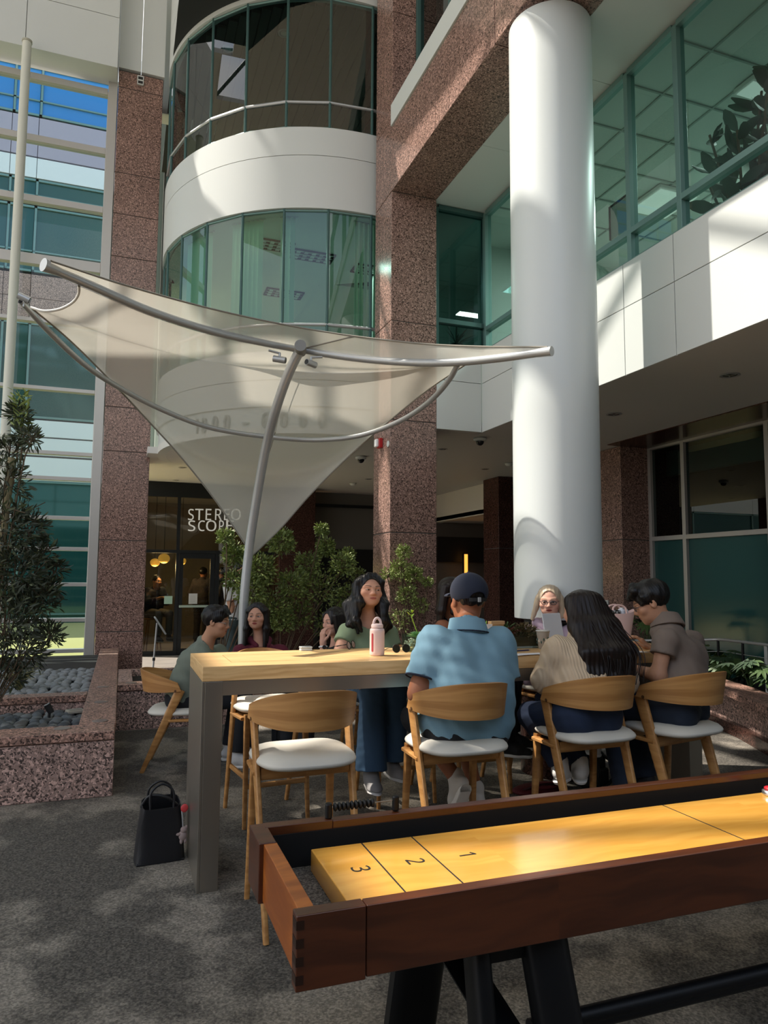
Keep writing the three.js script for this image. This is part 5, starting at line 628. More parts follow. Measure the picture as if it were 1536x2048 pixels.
// ---------------------------------------------------------------- people
// surface nets over a distance field, fine cells only where the surface passes
function nets(f, lo, hi, cell) {
  const nx = Math.ceil((hi.x - lo.x) / cell) + 2, ny = Math.ceil((hi.y - lo.y) / cell) + 2, nz = Math.ceil((hi.z - lo.z) / cell) + 2, F = new Float32Array(nx * ny * nz).fill(1), B = 6, id = (i, j, k) => (k * ny + j) * nx + i;
  for (let k = 0; k < nz; k += B) for (let j = 0; j < ny; j += B) for (let i = 0; i < nx; i += B) {
    const c = f(lo.x + (i + B / 2) * cell, lo.y + (j + B / 2) * cell, lo.z + (k + B / 2) * cell), far = Math.abs(c) > B * cell * 1.25;
    for (let c2 = k; c2 < Math.min(k + B, nz); c2++) for (let b2 = j; b2 < Math.min(j + B, ny); b2++) for (let a2 = i; a2 < Math.min(i + B, nx); a2++) F[id(a2, b2, c2)] = far ? c : f(lo.x + a2 * cell, lo.y + b2 * cell, lo.z + c2 * cell);
  }
  const vid = new Int32Array(nx * ny * nz).fill(-1), pos = [], idx = [];
  for (let k = 0; k < nz - 1; k++) for (let j = 0; j < ny - 1; j++) for (let i = 0; i < nx - 1; i++) {
    const v = [], b = id(i, j, k); let neg = 0; for (let q = 0; q < 8; q++) { const w = F[b + (q & 1) + ((q >> 1) & 1) * nx + (q >> 2) * nx * ny]; v.push(w); if (w < 0) neg++; }
    if (neg === 0 || neg === 8) continue;
    let x = 0, y = 0, z = 0, n = 0; for (const [a, c] of EDGES) if ((v[a] < 0) !== (v[c] < 0)) { const t = v[a] / (v[a] - v[c]); x += lerp(a & 1, c & 1, t); y += lerp((a >> 1) & 1, (c >> 1) & 1, t); z += lerp(a >> 2, c >> 2, t); n++; }
    vid[b] = pos.length / 3; pos.push(lo.x + (i + x / n) * cell, lo.y + (j + y / n) * cell, lo.z + (k + z / n) * cell);
  }
  const quad = (a, b, c, d, flip) => { if (a < 0 || b < 0 || c < 0 || d < 0) return; flip ? idx.push(a, c, b, a, d, c) : idx.push(a, b, c, a, c, d); };
  for (let k = 1; k < nz - 1; k++) for (let j = 1; j < ny - 1; j++) for (let i = 1; i < nx - 1; i++) { const b = id(i, j, k), s = F[b] < 0;
    if (s !== F[b + 1] < 0) quad(vid[b], vid[b - nx], vid[b - nx - nx * ny], vid[b - nx * ny], s);
    if (s !== F[b + nx] < 0) quad(vid[b], vid[b - nx * ny], vid[b - 1 - nx * ny], vid[b - 1], s);
    if (s !== F[b + nx * ny] < 0) quad(vid[b], vid[b - 1], vid[b - 1 - nx], vid[b - nx], s); }
  const g = new THREE.BufferGeometry(); g.setAttribute('position', new THREE.Float32BufferAttribute(pos, 3)); g.setIndex(idx);
  if (idx.length) { // make the winding face outward
    const e = cell, t0 = idx.slice(0, 3).map((q) => V(pos[q * 3], pos[q * 3 + 1], pos[q * 3 + 2])), n = t0[1].clone().sub(t0[0]).cross(t0[2].clone().sub(t0[0])).normalize(), c = t0[0].add(t0[1]).add(t0[2]).divideScalar(3);
    if (f(c.x + n.x * e, c.y + n.y * e, c.z + n.z * e) < f(c.x - n.x * e, c.y - n.y * e, c.z - n.z * e)) for (let q = 0; q < idx.length; q += 3) { const w = idx[q + 1]; idx[q + 1] = idx[q + 2]; idx[q + 2] = w; } g.setIndex(idx); }
  g.computeVertexNormals(); return g;
}
const EDGES = [[0, 1], [2, 3], [4, 5], [6, 7], [0, 2], [1, 3], [4, 6], [5, 7], [0, 4], [1, 5], [2, 6], [3, 7]];
const smin = (a, b, k) => { const h = Math.max(k - Math.abs(a - b), 0) / k; return Math.min(a, b) - h * h * k * 0.25; };
// round cone between two points
function cone(a, b, r0, r1) { const bx = b.x - a.x, by = b.y - a.y, bz = b.z - a.z, L2 = bx * bx + by * by + bz * bz + 1e-9, ax = a.x, ay = a.y, az = a.z; return (x, y, z) => { const px = x - ax, py = y - ay, pz = z - az, t = Math.min(1, Math.max(0, (px * bx + py * by + pz * bz) / L2)), dx = px - bx * t, dy = py - by * t, dz = pz - bz * t; return Math.sqrt(dx * dx + dy * dy + dz * dz) - (r0 + (r1 - r0) * t); }; }
const ell = (cx, cy, cz, rx, ry, rz) => { const m = Math.min(rx, ry, rz); return (x, y, z) => { const a = (x - cx) / rx, b = (y - cy) / ry, c = (z - cz) / rz, k0 = Math.sqrt(a * a + b * b + c * c), k1 = Math.sqrt((a / rx) ** 2 + (b / ry) ** 2 + (c / rz) ** 2); return k1 < 1e-6 ? -m : k0 * (k0 - 1) / k1; }; };
const uni = (fs, k) => (x, y, z) => { let d = fs[0](x, y, z); for (let i = 1; i < fs.length; i++) d = smin(d, fs[i](x, y, z), k); return d; };
const half = (p, n) => (x, y, z) => (x - p.x) * n.x + (y - p.y) * n.y + (z - p.z) * n.z; // positive on the side n points to
const isect = (...fs) => (x, y, z) => { let d = -1e9; for (const f of fs) { const v = f(x, y, z); if (v > d) d = v; } return d; };
function bounds(pts, pad) { const b = new THREE.Box3().setFromPoints(pts).expandByScalar(pad); return [b.min, b.max]; }
const rgb = (h) => new THREE.Color(h);

// the head in its own frame: y up, z out of the face
const FACE = (() => {
  const base = uni([ell(0, 0.036, -0.014, 0.074, 0.087, 0.094), ell(0, -0.03, 0.02, 0.062, 0.082, 0.07), ell(0, -0.075, 0.034, 0.043, 0.038, 0.046)], 0.05);
  const S = (s) => [ell(s * 0.042, -0.026, 0.06, 0.024, 0.022, 0.022)];
  const add = uni([base, ...S(1), ...S(-1), cone(V(-0.042, 0.024, 0.068), V(-0.012, 0.02, 0.084), 0.008, 0.008), cone(V(0.042, 0.024, 0.068), V(0.012, 0.02, 0.084), 0.008, 0.008), ell(0, -0.1, 0.066, 0.019, 0.015, 0.016)], 0.02);
  const sock = [ell(0.031, 0.002, 0.096, 0.019, 0.013, 0.016), ell(-0.031, 0.002, 0.096, 0.019, 0.013, 0.016)];
  const nose = uni([cone(V(0, 0.014, 0.084), V(0, -0.028, 0.104), 0.008, 0.0115), ell(0.011, -0.034, 0.094, 0.009, 0.0075, 0.01), ell(-0.011, -0.034, 0.094, 0.009, 0.0075, 0.01)], 0.012);
  const lips = uni([ell(0, -0.0585, 0.086, 0.021, 0.0055, 0.011), ell(0, -0.068, 0.084, 0.018, 0.0065, 0.011)], 0.003);
  const ear = (s) => { const o = ell(s * 0.079, -0.004, -0.006, 0.010, 0.031, 0.019), c = ell(s * 0.088, -0.002, 0.002, 0.006, 0.019, 0.01); return (x, y, z) => Math.max(o(x, y, z), -c(x, y, z)); };
  const eR = ear(1), eL = ear(-1), lid = [ell(0.031, 0.002, 0.0765, 0.0155, 0.0115, 0.0125), ell(-0.031, 0.002, 0.0765, 0.0155, 0.0115, 0.0125)];
  return (x, y, z) => { let d = add(x, y, z); for (const s of sock) d = -smin(-d, s(x, y, z), 0.012); d = smin(d, nose(x, y, z), 0.014); d = smin(d, lips(x, y, z), 0.006); for (const s of lid) d = smin(d, s(x, y, z), 0.004); d = smin(d, eR(x, y, z), 0.008); return smin(d, eL(x, y, z), 0.008); };
})();
function faceColor(x, y, z, skin, o) {
  const c = skin.clone(), ax = Math.abs(x); const mix = (h, t) => c.lerp(rgb(h), clamp(t, 0, 1));
  if (z > 0.03) { const ck = Math.exp(-(((ax - 0.042) / 0.02) ** 2 + ((y + 0.028) / 0.018) ** 2)); mix(o.blush ?? '#b8604a', ck * 0.22); const ns = Math.exp(-((x / 0.014) ** 2 + ((y + 0.032) / 0.014) ** 2)) * (z > 0.09 ? 1 : 0); mix('#b0604c', ns * 0.2); }
  if (z > 0.074 && ax < 0.024 * (1 - 0.0) && y < -0.05 && y > -0.077) { const e = (ax / 0.023) ** 2 + ((y + 0.0635) / 0.0115) ** 2; if (e < 1.1) mix(o.lip ?? '#a35a50', (1.1 - e) * 3 * 0.5); if (Math.abs(y + 0.0628) < 0.0016 && ax < 0.02) mix('#4a1e1c', 0.8); }
  if (z > 0.05) { const by = 0.026 + 0.006 * Math.sin(clamp((ax - 0.014) / 0.036, 0, 1) * 2.4), bw = (o.female ? 0.78 : 1) * (0.0046 - 0.0022 * clamp((ax - 0.03) / 0.024, 0, 1)); if (ax > 0.013 && ax < 0.054 && Math.abs(y - by) < bw * 1.3) mix(o.brow ?? '#17110f', 0.7); 
    const ex = (ax - 0.031) / 0.0155, ey = (y - 0.001) / 0.0115, nar = o.narrow ? 0.55 : 1, lidY = o.closed ? -0.55 : 0.15 + 0.35 * (1 - ex * ex);
    if (Math.abs(ex) < 1.02 && z > 0.066) { const up = o.closed ? -0.42 + 0.25 * ex * ex : (0.52 - 0.5 * ex * ex) * nar, dn = -0.42 + 0.42 * ex * ex; if (!o.closed && ey < up && ey > dn) { const gx = (x - Math.sign(x) * 0.031 - (o.gaze ?? 0)) / 0.0058, gy = (y - 0.0015) / 0.0058, r = gx * gx + gy * gy; c.set(r < 1 ? '#1a0f0b' : '#cfc4bb'); } if (Math.abs(ey - up) < 0.16) mix('#120c0a', 0.85); else if (!o.closed && Math.abs(ey - dn) < 0.1) mix('#5a3a30', 0.4); } }
  return c;
}
const skinMat = new THREE.MeshPhysicalMaterial({ color: '#ffffff', roughness: 0.5, vertexColors: true, specularIntensity: 0.4 });
const cloths = new Map();
const planar = (g) => { const p = g.attributes.position, u = new Float32Array(p.count * 2); for (let i = 0; i < p.count; i++) { u[i * 2] = p.getX(i); u[i * 2 + 1] = p.getY(i); } g.setAttribute('uv', new THREE.BufferAttribute(u, 2)); return g; };
const clothMat = (c, rib) => { const key = c + (rib ?? ''); if (!cloths.has(key)) cloths.set(key, phy(c, 0.88, { sheen: 0.3, sheenRoughness: 0.6, ...(rib ? { bumpMap: M.ribT ??= tex(128, (u, v) => { const k = 128 + 110 * Math.sin(u * Math.PI * 16); return [k, k, k]; }, 0.12, false), bumpScale: 0.003 } : {}) })); return cloths.get(key); };
const hairMat = (c) => { const key = 'h' + c; if (!cloths.has(key)) cloths.set(key, phy(c, 0.42, { specularIntensity: 0.7, sheen: 0.15 })); return cloths.get(key); };
function handBones(w, dir, palm, side, curl, k = 1) { // palm: the way the palm faces; side: +1 when the thumb lies along dir x palm
  const d = dir.clone().normalize(), n = palm.clone().addScaledVector(d, -palm.dot(d)).normalize(), a = d.clone().cross(n).multiplyScalar(side), fs = [], P = (u, v, q) => w.clone().addScaledVector(d, u * k).addScaledVector(a, v * k).addScaledVector(n, q * k);
  for (const v of [-0.03, -0.01, 0.01, 0.028]) fs.push(cone(P(0.005, v * 0.6, 0), P(0.08, v, 0), 0.0155 * k, 0.0125 * k));
  const fingers = [];
  [[0.029, 0.068], [0.0095, 0.077], [-0.01, 0.071], [-0.029, 0.056]].forEach(([v, L], i) => { let p = P(0.082, v, 0), ang = curl * 0.55; for (let s = 0; s < 3; s++) { const l = L * [0.44, 0.32, 0.26][s] * k, q = p.clone().addScaledVector(d, Math.cos(ang) * l).addScaledVector(n, Math.sin(ang) * l); fingers.push(cone(p, q, (0.0092 - s * 0.0008) * k, (0.0085 - s * 0.0008) * k)); p = q; ang += curl * (0.75 + 0.08 * i); } });
  const t0 = P(0.022, 0.026, 0.004), t1 = P(0.052, 0.055, 0.018), t2 = P(0.082, 0.062, 0.03 + 0.01 * curl), t3 = P(0.104, 0.06, 0.036 + 0.014 * curl); fingers.push(uni([cone(t0, t1, 0.014 * k, 0.011 * k), cone(t1, t2, 0.0105 * k, 0.0095 * k), cone(t2, t3, 0.0092 * k, 0.008 * k)], 0.004));
  const palmF = uni(fs, 0.02); return { f: (x, y, z) => { let q = palmF(x, y, z); for (const g of fingers) q = smin(q, g(x, y, z), 0.004); return q; }, tip: P(0.17, 0, 0.03) };
}
function paint(g, fn) { const p = g.attributes.position, c = new Float32Array(p.count * 3), col = new THREE.Color(); for (let i = 0; i < p.count; i++) { const q = fn(p.getX(i), p.getY(i), p.getZ(i)); c[i * 3] = q.r; c[i * 3 + 1] = q.g; c[i * 3 + 2] = q.b; } g.setAttribute('color', new THREE.BufferAttribute(c, 3)); return g; }

function person(o) {
  const k = o.k ?? 1, base = V(o.pelvis.x, 0, o.pelvis.z), cellB = o.cell ?? 0.009, cellH = o.cellHead ?? 0.0028, cellC = o.cellCloth ?? 0.0075;
  const t = thing('person', o.label, 'person', base); const L = (v) => v.clone().sub(base);
  const pel = L(o.pelvis), che = L(o.chest), nk = L(o.neck), hd = L(o.head), sh = o.sh.map(L), el = o.el.map(L), wr = o.wr.map(L), hip = o.hip.map(L), kn = o.kn.map(L), an = o.an.map(L);
  const right = sh[1].clone().sub(sh[0]).normalize(), up = nk.clone().sub(pel).normalize(), fwd = right.clone().cross(up).multiplyScalar(-1).normalize(); // sh[0] is the figure's left
  const hq = new THREE.Quaternion().setFromEuler(new THREE.Euler(o.headPitch ?? 0, o.headYaw, o.headRoll ?? 0, 'YXZ')), hs = (o.headScale ?? 1) * (o.female ? 0.95 : 1), hInv = hq.clone().invert(), fw = o.faceW ?? (o.female ? 1.08 : 1.03), fh = o.faceH ?? (o.female ? 0.95 : 0.98);
  const HS = V(hs * fw, hs * fh, hs);
  const toH = (x, y, z) => V(x - hd.x, y - hd.y, z - hd.z).applyQuaternion(hInv).divide(HS), fromH = (v) => v.clone().multiply(HS).applyQuaternion(hq).add(hd);
  const W = (o.w ?? 1) * k, off = (p, r, f = 0, u = 0) => p.clone().addScaledVector(right, r).addScaledVector(fwd, f).addScaledVector(up, u);
  const waist = pel.clone().lerp(che, 0.42).addScaledVector(fwd, o.bend ?? 0);
  const torso = (inf) => { const r0 = 0.118 * W + inf, rw = (o.female ? 0.095 : 0.112) * W + inf, rc = (o.female ? 0.1 : 0.112) * W + inf, q = 0.075 * W; const fs = []; for (const s of [-1, 1]) { fs.push(cone(off(pel, s * 0.07 * W), off(waist, s * q * 0.75), r0, rw), cone(off(waist, s * q * 0.75), off(che, s * q), rw, rc)); fs.push(cone(off(che, s * q, 0, 0.02), off(sh[s < 0 ? 0 : 1], -s * 0.025, 0, -0.012), rc * 0.8, 0.058 * k + inf)); } fs.push(cone(off(nk, 0, 0, -0.05), off(nk, 0, 0, 0.0), 0.085 * k + inf, 0.062 * k + inf)); if (o.female) for (const s of [-1, 1]) fs.push(cone(off(che, s * 0.072 * k, 0.075 * k, -0.02), off(che, s * 0.068 * k, 0.085 * k, -0.035), 0.058 * k + inf, 0.055 * k + inf)); return uni(fs, 0.06); };
  const armR = (o.armW ?? 1) * k, arm = (i, inf) => [cone(sh[i], el[i], 0.05 * armR + inf, 0.041 * armR + inf), cone(el[i], wr[i], 0.041 * armR + inf, 0.027 * armR + inf)];
  const leg = (i, inf) => [cone(hip[i], kn[i], 0.082 * k + inf, 0.058 * k + inf), cone(kn[i], an[i], 0.054 * k + inf, 0.036 * k + inf)];
  const neckB = cone(off(nk, 0, 0, -0.03), fromH(V(0, -0.06, -0.012)), 0.058 * k * (o.female ? 0.88 : 1), 0.052 * (o.female ? 0.88 : 1));
  // body: one skin surface, with head and hands on grids of their own
  const skin = rgb(o.skin), bodyF = uni([torso(0), ...arm(0, 0), ...arm(1, 0), ...leg(0, 0), ...leg(1, 0), neckB], 0.035);
  const allP = [pel, che, nk, ...sh, ...el, ...wr, ...hip, ...kn, ...an], parts = [];
  const [lo, hi] = bounds(allP, 0.16); parts.push(paint(nets(bodyF, lo, hi, cellB), () => skin));
  { const hf = (x, y, z) => { const q = toH(x, y, z); return FACE(q.x, q.y, q.z) * hs; }, f2 = (x, y, z) => smin(hf(x, y, z), neckB(x, y, z), 0.03); const b = 0.16; const g = nets(f2, V(hd.x - b, hd.y - 0.17, hd.z - b), V(hd.x + b, hd.y + b, hd.z + b), cellH); parts.push(paint(g, (x, y, z) => { const q = toH(x, y, z); return faceColor(q.x, q.y, q.z, skin, o); })); }
  for (const i of [0, 1]) { if (o.noHands?.[i]) continue; const d = o.handDir?.[i] ?? wr[i].clone().sub(el[i]).normalize(), pn = o.palm?.[i] ?? V(0, -1, 0); const hb = handBones(wr[i], d, pn, i ? 1 : -1, o.curl?.[i] ?? 0.55, (o.female ? 0.92 : 1)); const [a, b] = bounds([wr[i], hb.tip], 0.06); const f = (x, y, z) => smin(hb.f(x, y, z), cone(wr[i].clone().addScaledVector(d, -0.03), wr[i].clone().addScaledVector(d, 0.012), 0.026 * armR, 0.024 * armR)(x, y, z), 0.02); parts.push(paint(nets(f, a, b, o.cellHand ?? 0.004), () => skin)); }
  for (const g of parts) uvm(g); obj('body', parts.map((g) => g), skinMat, t);
  // hair
  if (o.hair) { const H = o.hair, hl = H.line ?? 0, wave = H.wave ?? 0; const cap = ell(0, 0.04, -0.018, 0.0865 + (H.vol ?? 0), 0.094 + (H.vol ?? 0), 0.106 + (H.vol ?? 0)), faceCut = ell(0, -0.024 + hl, 0.1, 0.066, H.short ? 0.098 : 0.116, 0.086), low = H.low ?? -0.06; const extra = (H.extra ?? []).map(([a, b, r0, r1]) => cone(V(...a), V(...b), r0, r1));
    const sideCut = ell(0.09, -0.05, 0.045, 0.05, 0.058, 0.05), sideCutL = ell(-0.09, -0.05, 0.045, 0.05, 0.058, 0.05);
    const hf0 = (x, y, z) => { const q = toH(x, y, z); let c = cap(q.x, q.y, q.z); if (!H.short) c = Math.max(c, low - q.y); for (const e of extra) c = smin(c, e(q.x + wave * Math.sin(q.y * 30 + q.z * 20), q.y, q.z + wave * Math.cos(q.y * 27 + q.x * 18)), H.blend ?? 0.02); const ang = Math.atan2(q.x, q.z + 0.02); const dx = q.y * 6; c += 0.0007 * Math.sin(ang * 38 + dx) + 0.0008 * Math.sin(ang * 71 - dx * 2 + 1) + (H.short ? 0.003 * Math.sin(q.x * 110 + q.y * 60) * Math.sin(q.z * 90) : 0.0009 * Math.sin(q.x * 240 + q.y * 25)); c = Math.max(c, -faceCut(q.x, q.y, q.z)); if (H.short) c = Math.max(c, -sideCut(q.x, q.y, q.z), -sideCutL(q.x, q.y, q.z), low - q.y); return c * hs; };
    const ext = (H.extra ?? []).flatMap(([a, b]) => [fromH(V(...a)), fromH(V(...b))]); const [a, b] = bounds([fromH(V(-0.11, -0.1, -0.13)), fromH(V(0.11, 0.16, 0.12)), fromH(V(0.11, -0.1, 0.12)), fromH(V(-0.11, 0.16, -0.13)), ...ext], 0.07); obj('hair', uvm(nets(hf0, a, b, o.cellHair ?? 0.0036)), hairMat(H.color), t); if (H.strands) { const st = H.strands.map((l) => tube(l.map((v) => fromH(V(...v))), 0.0022, 24, 5)); obj('loose_strands', st, hairMat(H.color), t).userData.kind = 'stuff'; } }
  // shirt
  const S = o.shirt; if (S) { const inf = S.inf ?? 0.014, fs = [torso(inf)], cuts = []; const fold = S.fold ?? 0.004;
    const armF = [0, 1].map((i) => { const n = S.sleeve ?? 0.6; if (n <= 0) return null; const e = n <= 1 ? sh[i].clone().lerp(el[i], n) : el[i].clone().lerp(wr[i], n - 1), dir = n <= 1 ? el[i].clone().sub(sh[i]).normalize() : wr[i].clone().sub(el[i]).normalize(); const lo2 = S.loose ?? 0.012, up1 = cone(sh[i], n <= 1 ? e : el[i], 0.05 * armR + inf, (n <= 1 ? 0.045 : 0.042) * armR + inf + lo2), f = n <= 1 ? isect(up1, half(e, dir)) : uni([up1, isect(cone(el[i], e, 0.042 * armR + inf + lo2, 0.03 * armR + inf + lo2 * 0.6), half(e, dir))], 0.02); return f; }).filter(Boolean);
    const nc = o.shirt.neckR ?? 0.072, ncut = cone(off(nk, 0, 0.03, 0.02 + (S.neckDrop ?? 0)), off(nk, 0, 0.05, 0.12), nc * k, nc * k * 1.4), hem = half(off(pel, 0, 0, S.hem ?? -0.07), up.clone().negate()), tor = torso(inf), armcut = S.sleeve <= 0 ? [0, 1].map((i) => cone(off(sh[i], (i ? 1 : -1) * 0.045), off(sh[i], (i ? 1 : -1) * 0.12, 0, -0.06), 0.062, 0.1)) : [];
    const sf = (x, y, z) => { let d = tor(x, y, z); for (const a of armF) d = smin(d, a(x, y, z), 0.035); const w = Math.sin(x * 31 + y * 47 + 5) * Math.sin(y * 22 - z * 35) + 0.6 * Math.sin(x * 70 + y * 52 + z * 60); d = Math.max(d + fold * 0.5 * w, -ncut(x, y, z), hem(x, y, z)); for (const a of armcut) d = Math.max(d, -a(x, y, z)); return d; };
    const [a, b] = bounds([pel, che, nk, ...sh, ...(S.sleeve > 0 ? el : []), ...(S.sleeve > 1 ? wr : [])], 0.2); const sm = obj('shirt', (S.rib ? planar : uvm)(nets(sf, a, b, cellC)), clothMat(S.color, S.rib), t);
    if (S.collar) { const cf = (x, y, z) => { const c1 = cone(off(nk, 0, -0.008, -0.03), off(nk, 0, 0.004, 0.05), 0.107 * k, 0.088 * k)(x, y, z), c0 = cone(off(nk, 0, -0.008, -0.04), off(nk, 0, 0.004, 0.08), 0.091 * k, 0.072 * k)(x, y, z); return Math.max(c1, -c0, half(off(nk, 0, 0.0, 0.046), up)(x, y, z), half(off(nk, 0, 0, -0.03), up.clone().negate())(x, y, z), half(off(nk, 0, 0.07, 0), fwd)(x, y, z)); }; obj('collar', uvm(nets(cf, off(nk, 0, 0, 0).addScalar(-0.16), off(nk, 0, 0, 0).addScalar(0.16), 0.0045)), clothMat(S.color), sm); if (S.trim) { const tf = (x, y, z) => { const c1 = cone(off(nk, 0, -0.008, -0.03), off(nk, 0, 0.004, 0.05), 0.1085 * k, 0.0895 * k)(x, y, z); return Math.max(Math.abs(c1) - 0.003, Math.abs(half(off(nk, 0, 0, -0.024), up)(x, y, z)) - 0.004, half(off(nk, 0, 0.05, 0), fwd)(x, y, z)); }; obj('collar_trim', uvm(nets(tf, off(nk, 0, 0, 0).addScalar(-0.14), off(nk, 0, 0, 0).addScalar(0.14), 0.0035)), clothMat(S.trim), sm); } }
    if (S.trim) for (const i of [0, 1]) { const n = S.sleeve, e = sh[i].clone().lerp(el[i], n), dir = el[i].clone().sub(sh[i]).normalize(), g = new THREE.TorusGeometry(0.045 * armR + inf + (S.loose ?? 0.012) - 0.0015, 0.005, 10, 36); g.lookAt(dir); g.translate(e.x, e.y, e.z); obj('sleeve_trim', g, clothMat(S.trim), sm); }
    if (S.hood) { const hf = uni([cone(off(nk, -0.07, -0.05, 0.0), off(nk, 0.07, -0.05, 0.0), 0.04, 0.04), cone(off(nk, -0.085, -0.03, 0.01), off(nk, -0.05, 0.06, -0.03), 0.03, 0.022), cone(off(nk, 0.085, -0.03, 0.01), off(nk, 0.05, 0.06, -0.03), 0.03, 0.022)], 0.03); obj('hood', uvm(nets(hf, off(nk, 0, 0, 0).addScalar(-0.2), off(nk, 0, 0, 0).addScalar(0.2), 0.006)), clothMat(S.color), sm); } }
  // trousers
  const P = o.pants; if (P) { const inf = P.inf ?? 0.013, end = P.end ?? 0.93, fl = P.flare ?? 0.012, fs = []; for (const s of [-1, 1]) fs.push(cone(off(pel, s * 0.07 * W, 0, 0.05), off(pel, s * 0.075 * W, 0, -0.03), 0.11 * W + inf, 0.115 * W + inf)); const pf = uni(fs, 0.05), waistCut = half(off(pel, 0, 0, P.waist ?? 0.07), up); const legs = [0, 1].map((i) => { const e = kn[i].clone().lerp(an[i], end), d = an[i].clone().sub(kn[i]).normalize(); return uni([cone(hip[i], kn[i], 0.084 * k + inf, 0.06 * k + inf), isect(cone(kn[i], e, 0.057 * k + inf, 0.042 * k + inf + fl), half(e, d))], 0.03); });
    const f = (x, y, z) => { let d = Math.max(pf(x, y, z), waistCut(x, y, z)); for (const l of legs) d = smin(d, l(x, y, z), 0.03); return d + 0.002 * Math.sin(x * 60 + y * 80) * Math.sin(z * 70 - y * 30); }; const [a, b] = bounds([pel, ...hip, ...kn, ...an], 0.19); obj('trousers', uvm(nets(f, a, b, cellC)), clothMat(P.color), t); }
  // shoes
  const Z = o.shoes; if (Z) for (const i of [0, 1]) { const d = (o.toe?.[i] ?? V(0, 0, 1)).clone().normalize(), dn = (o.soleDir?.[i] ?? V(0, -1, 0)).clone().normalize(), A = an[i], Q = (u, v) => A.clone().addScaledVector(d, u * k).addScaledVector(dn, v * k); const side = d.clone().cross(dn).normalize(); const solid = uni([cone(Q(-0.035, 0.045), Q(0.08, 0.06), 0.036, 0.039), cone(Q(0.08, 0.06), Q(0.155, 0.066), 0.039, 0.03), cone(Q(-0.005, -0.02), Q(0.01, 0.03), 0.046, 0.042), cone(Q(0.01, 0.02), Q(0.09, 0.045), 0.036, 0.03)], 0.03); const cut = half(Q(0, 0.082), dn), mouth = cone(Q(-0.005, -0.09), Q(0, -0.03), 0.034, 0.034); const f = (x, y, z) => Math.max(solid(x, y, z), cut(x, y, z)); const [a, b] = bounds([Q(-0.06, 0), Q(0.2, 0.1), Q(0, -0.05)], 0.06); const s = obj('shoe', uvm(nets(f, a, b, o.cellShoe ?? 0.0045)), std(Z.color, 0.7), t); const flat = uni([cone(Q(-0.032, 0.08), Q(0.08, 0.08), 0.037, 0.041), cone(Q(0.08, 0.08), Q(0.155, 0.08), 0.041, 0.034)], 0.02), c2 = half(Q(0, 0.1), dn), c3 = half(Q(0, 0.078), dn.clone().negate()); const f2 = (x, y, z) => Math.max(flat(x, y, z), c2(x, y, z), c3(x, y, z)); obj('sole', uvm(nets(f2, a, b, o.cellShoe ?? 0.0045)), std(Z.sole ?? '#e6e4e0', 0.6), s); if (Z.lace) { const l = []; for (let q = 0; q < 4; q++) l.push(rod(Q(0.045 + q * 0.018, 0.012 + q * 0.008).addScaledVector(side, -0.018), Q(0.045 + q * 0.018, 0.012 + q * 0.008).addScaledVector(side, 0.018), 0.0028, 0.0028, 6)); obj('lace', l, std(Z.lace, 0.8), s).userData.kind = 'stuff'; } }
  if (o.glasses) { const G = sub('glasses', t), gm = std(o.glasses.color, 0.35), rim = [], fx = (x, y, z) => fromH(V(x, y, z)); for (const s of [-1, 1]) { const pts = []; for (let q = 0; q < 24; q++) { const a = q / 24 * 2 * Math.PI; pts.push(fx(s * 0.032 + Math.cos(a) * 0.022, -0.001 + Math.sin(a) * (o.glasses.h ?? 0.016), 0.101 - Math.abs(Math.cos(a) * s * 0.5 + 0.5) * 0.006)); } obj('rim', tube(pts, o.glasses.r ?? 0.0017, 48, 6, true), gm, G); obj('temple', rod(fx(s * 0.055, 0.005, 0.095), fx(s * 0.082, 0.006, -0.005), 0.0018, 0.0018, 6), gm, G); const lp = []; for (let q = 0; q < 24; q++) { const a = q / 24 * 2 * Math.PI; lp.push([Math.cos(a) * 0.0215, Math.sin(a) * (o.glasses.h ?? 0.016)]); } const shp = new THREE.Shape(lp.map(([x, y]) => new THREE.Vector2(x, y))), lg = new THREE.ShapeGeometry(shp); lg.translate(s * 0.032, -0.001, 0.0985); lg.scale(hs, hs, hs); lg.applyQuaternion(hq); lg.translate(hd.x, hd.y, hd.z); obj('lens', lg, M.lens ??= glass('#e9ecec', { ior: 1.4 }), G); } obj('bridge', rod(fx(-0.011, 0.004, 0.1), fx(0.011, 0.004, 0.1), 0.0016, 0.0016, 6), gm, G); }
  o.after?.(t, { fromH, toH, hs, off, nk, che, pel, up, right, fwd, sh, el, wr, hd, hq });
  return t;
}
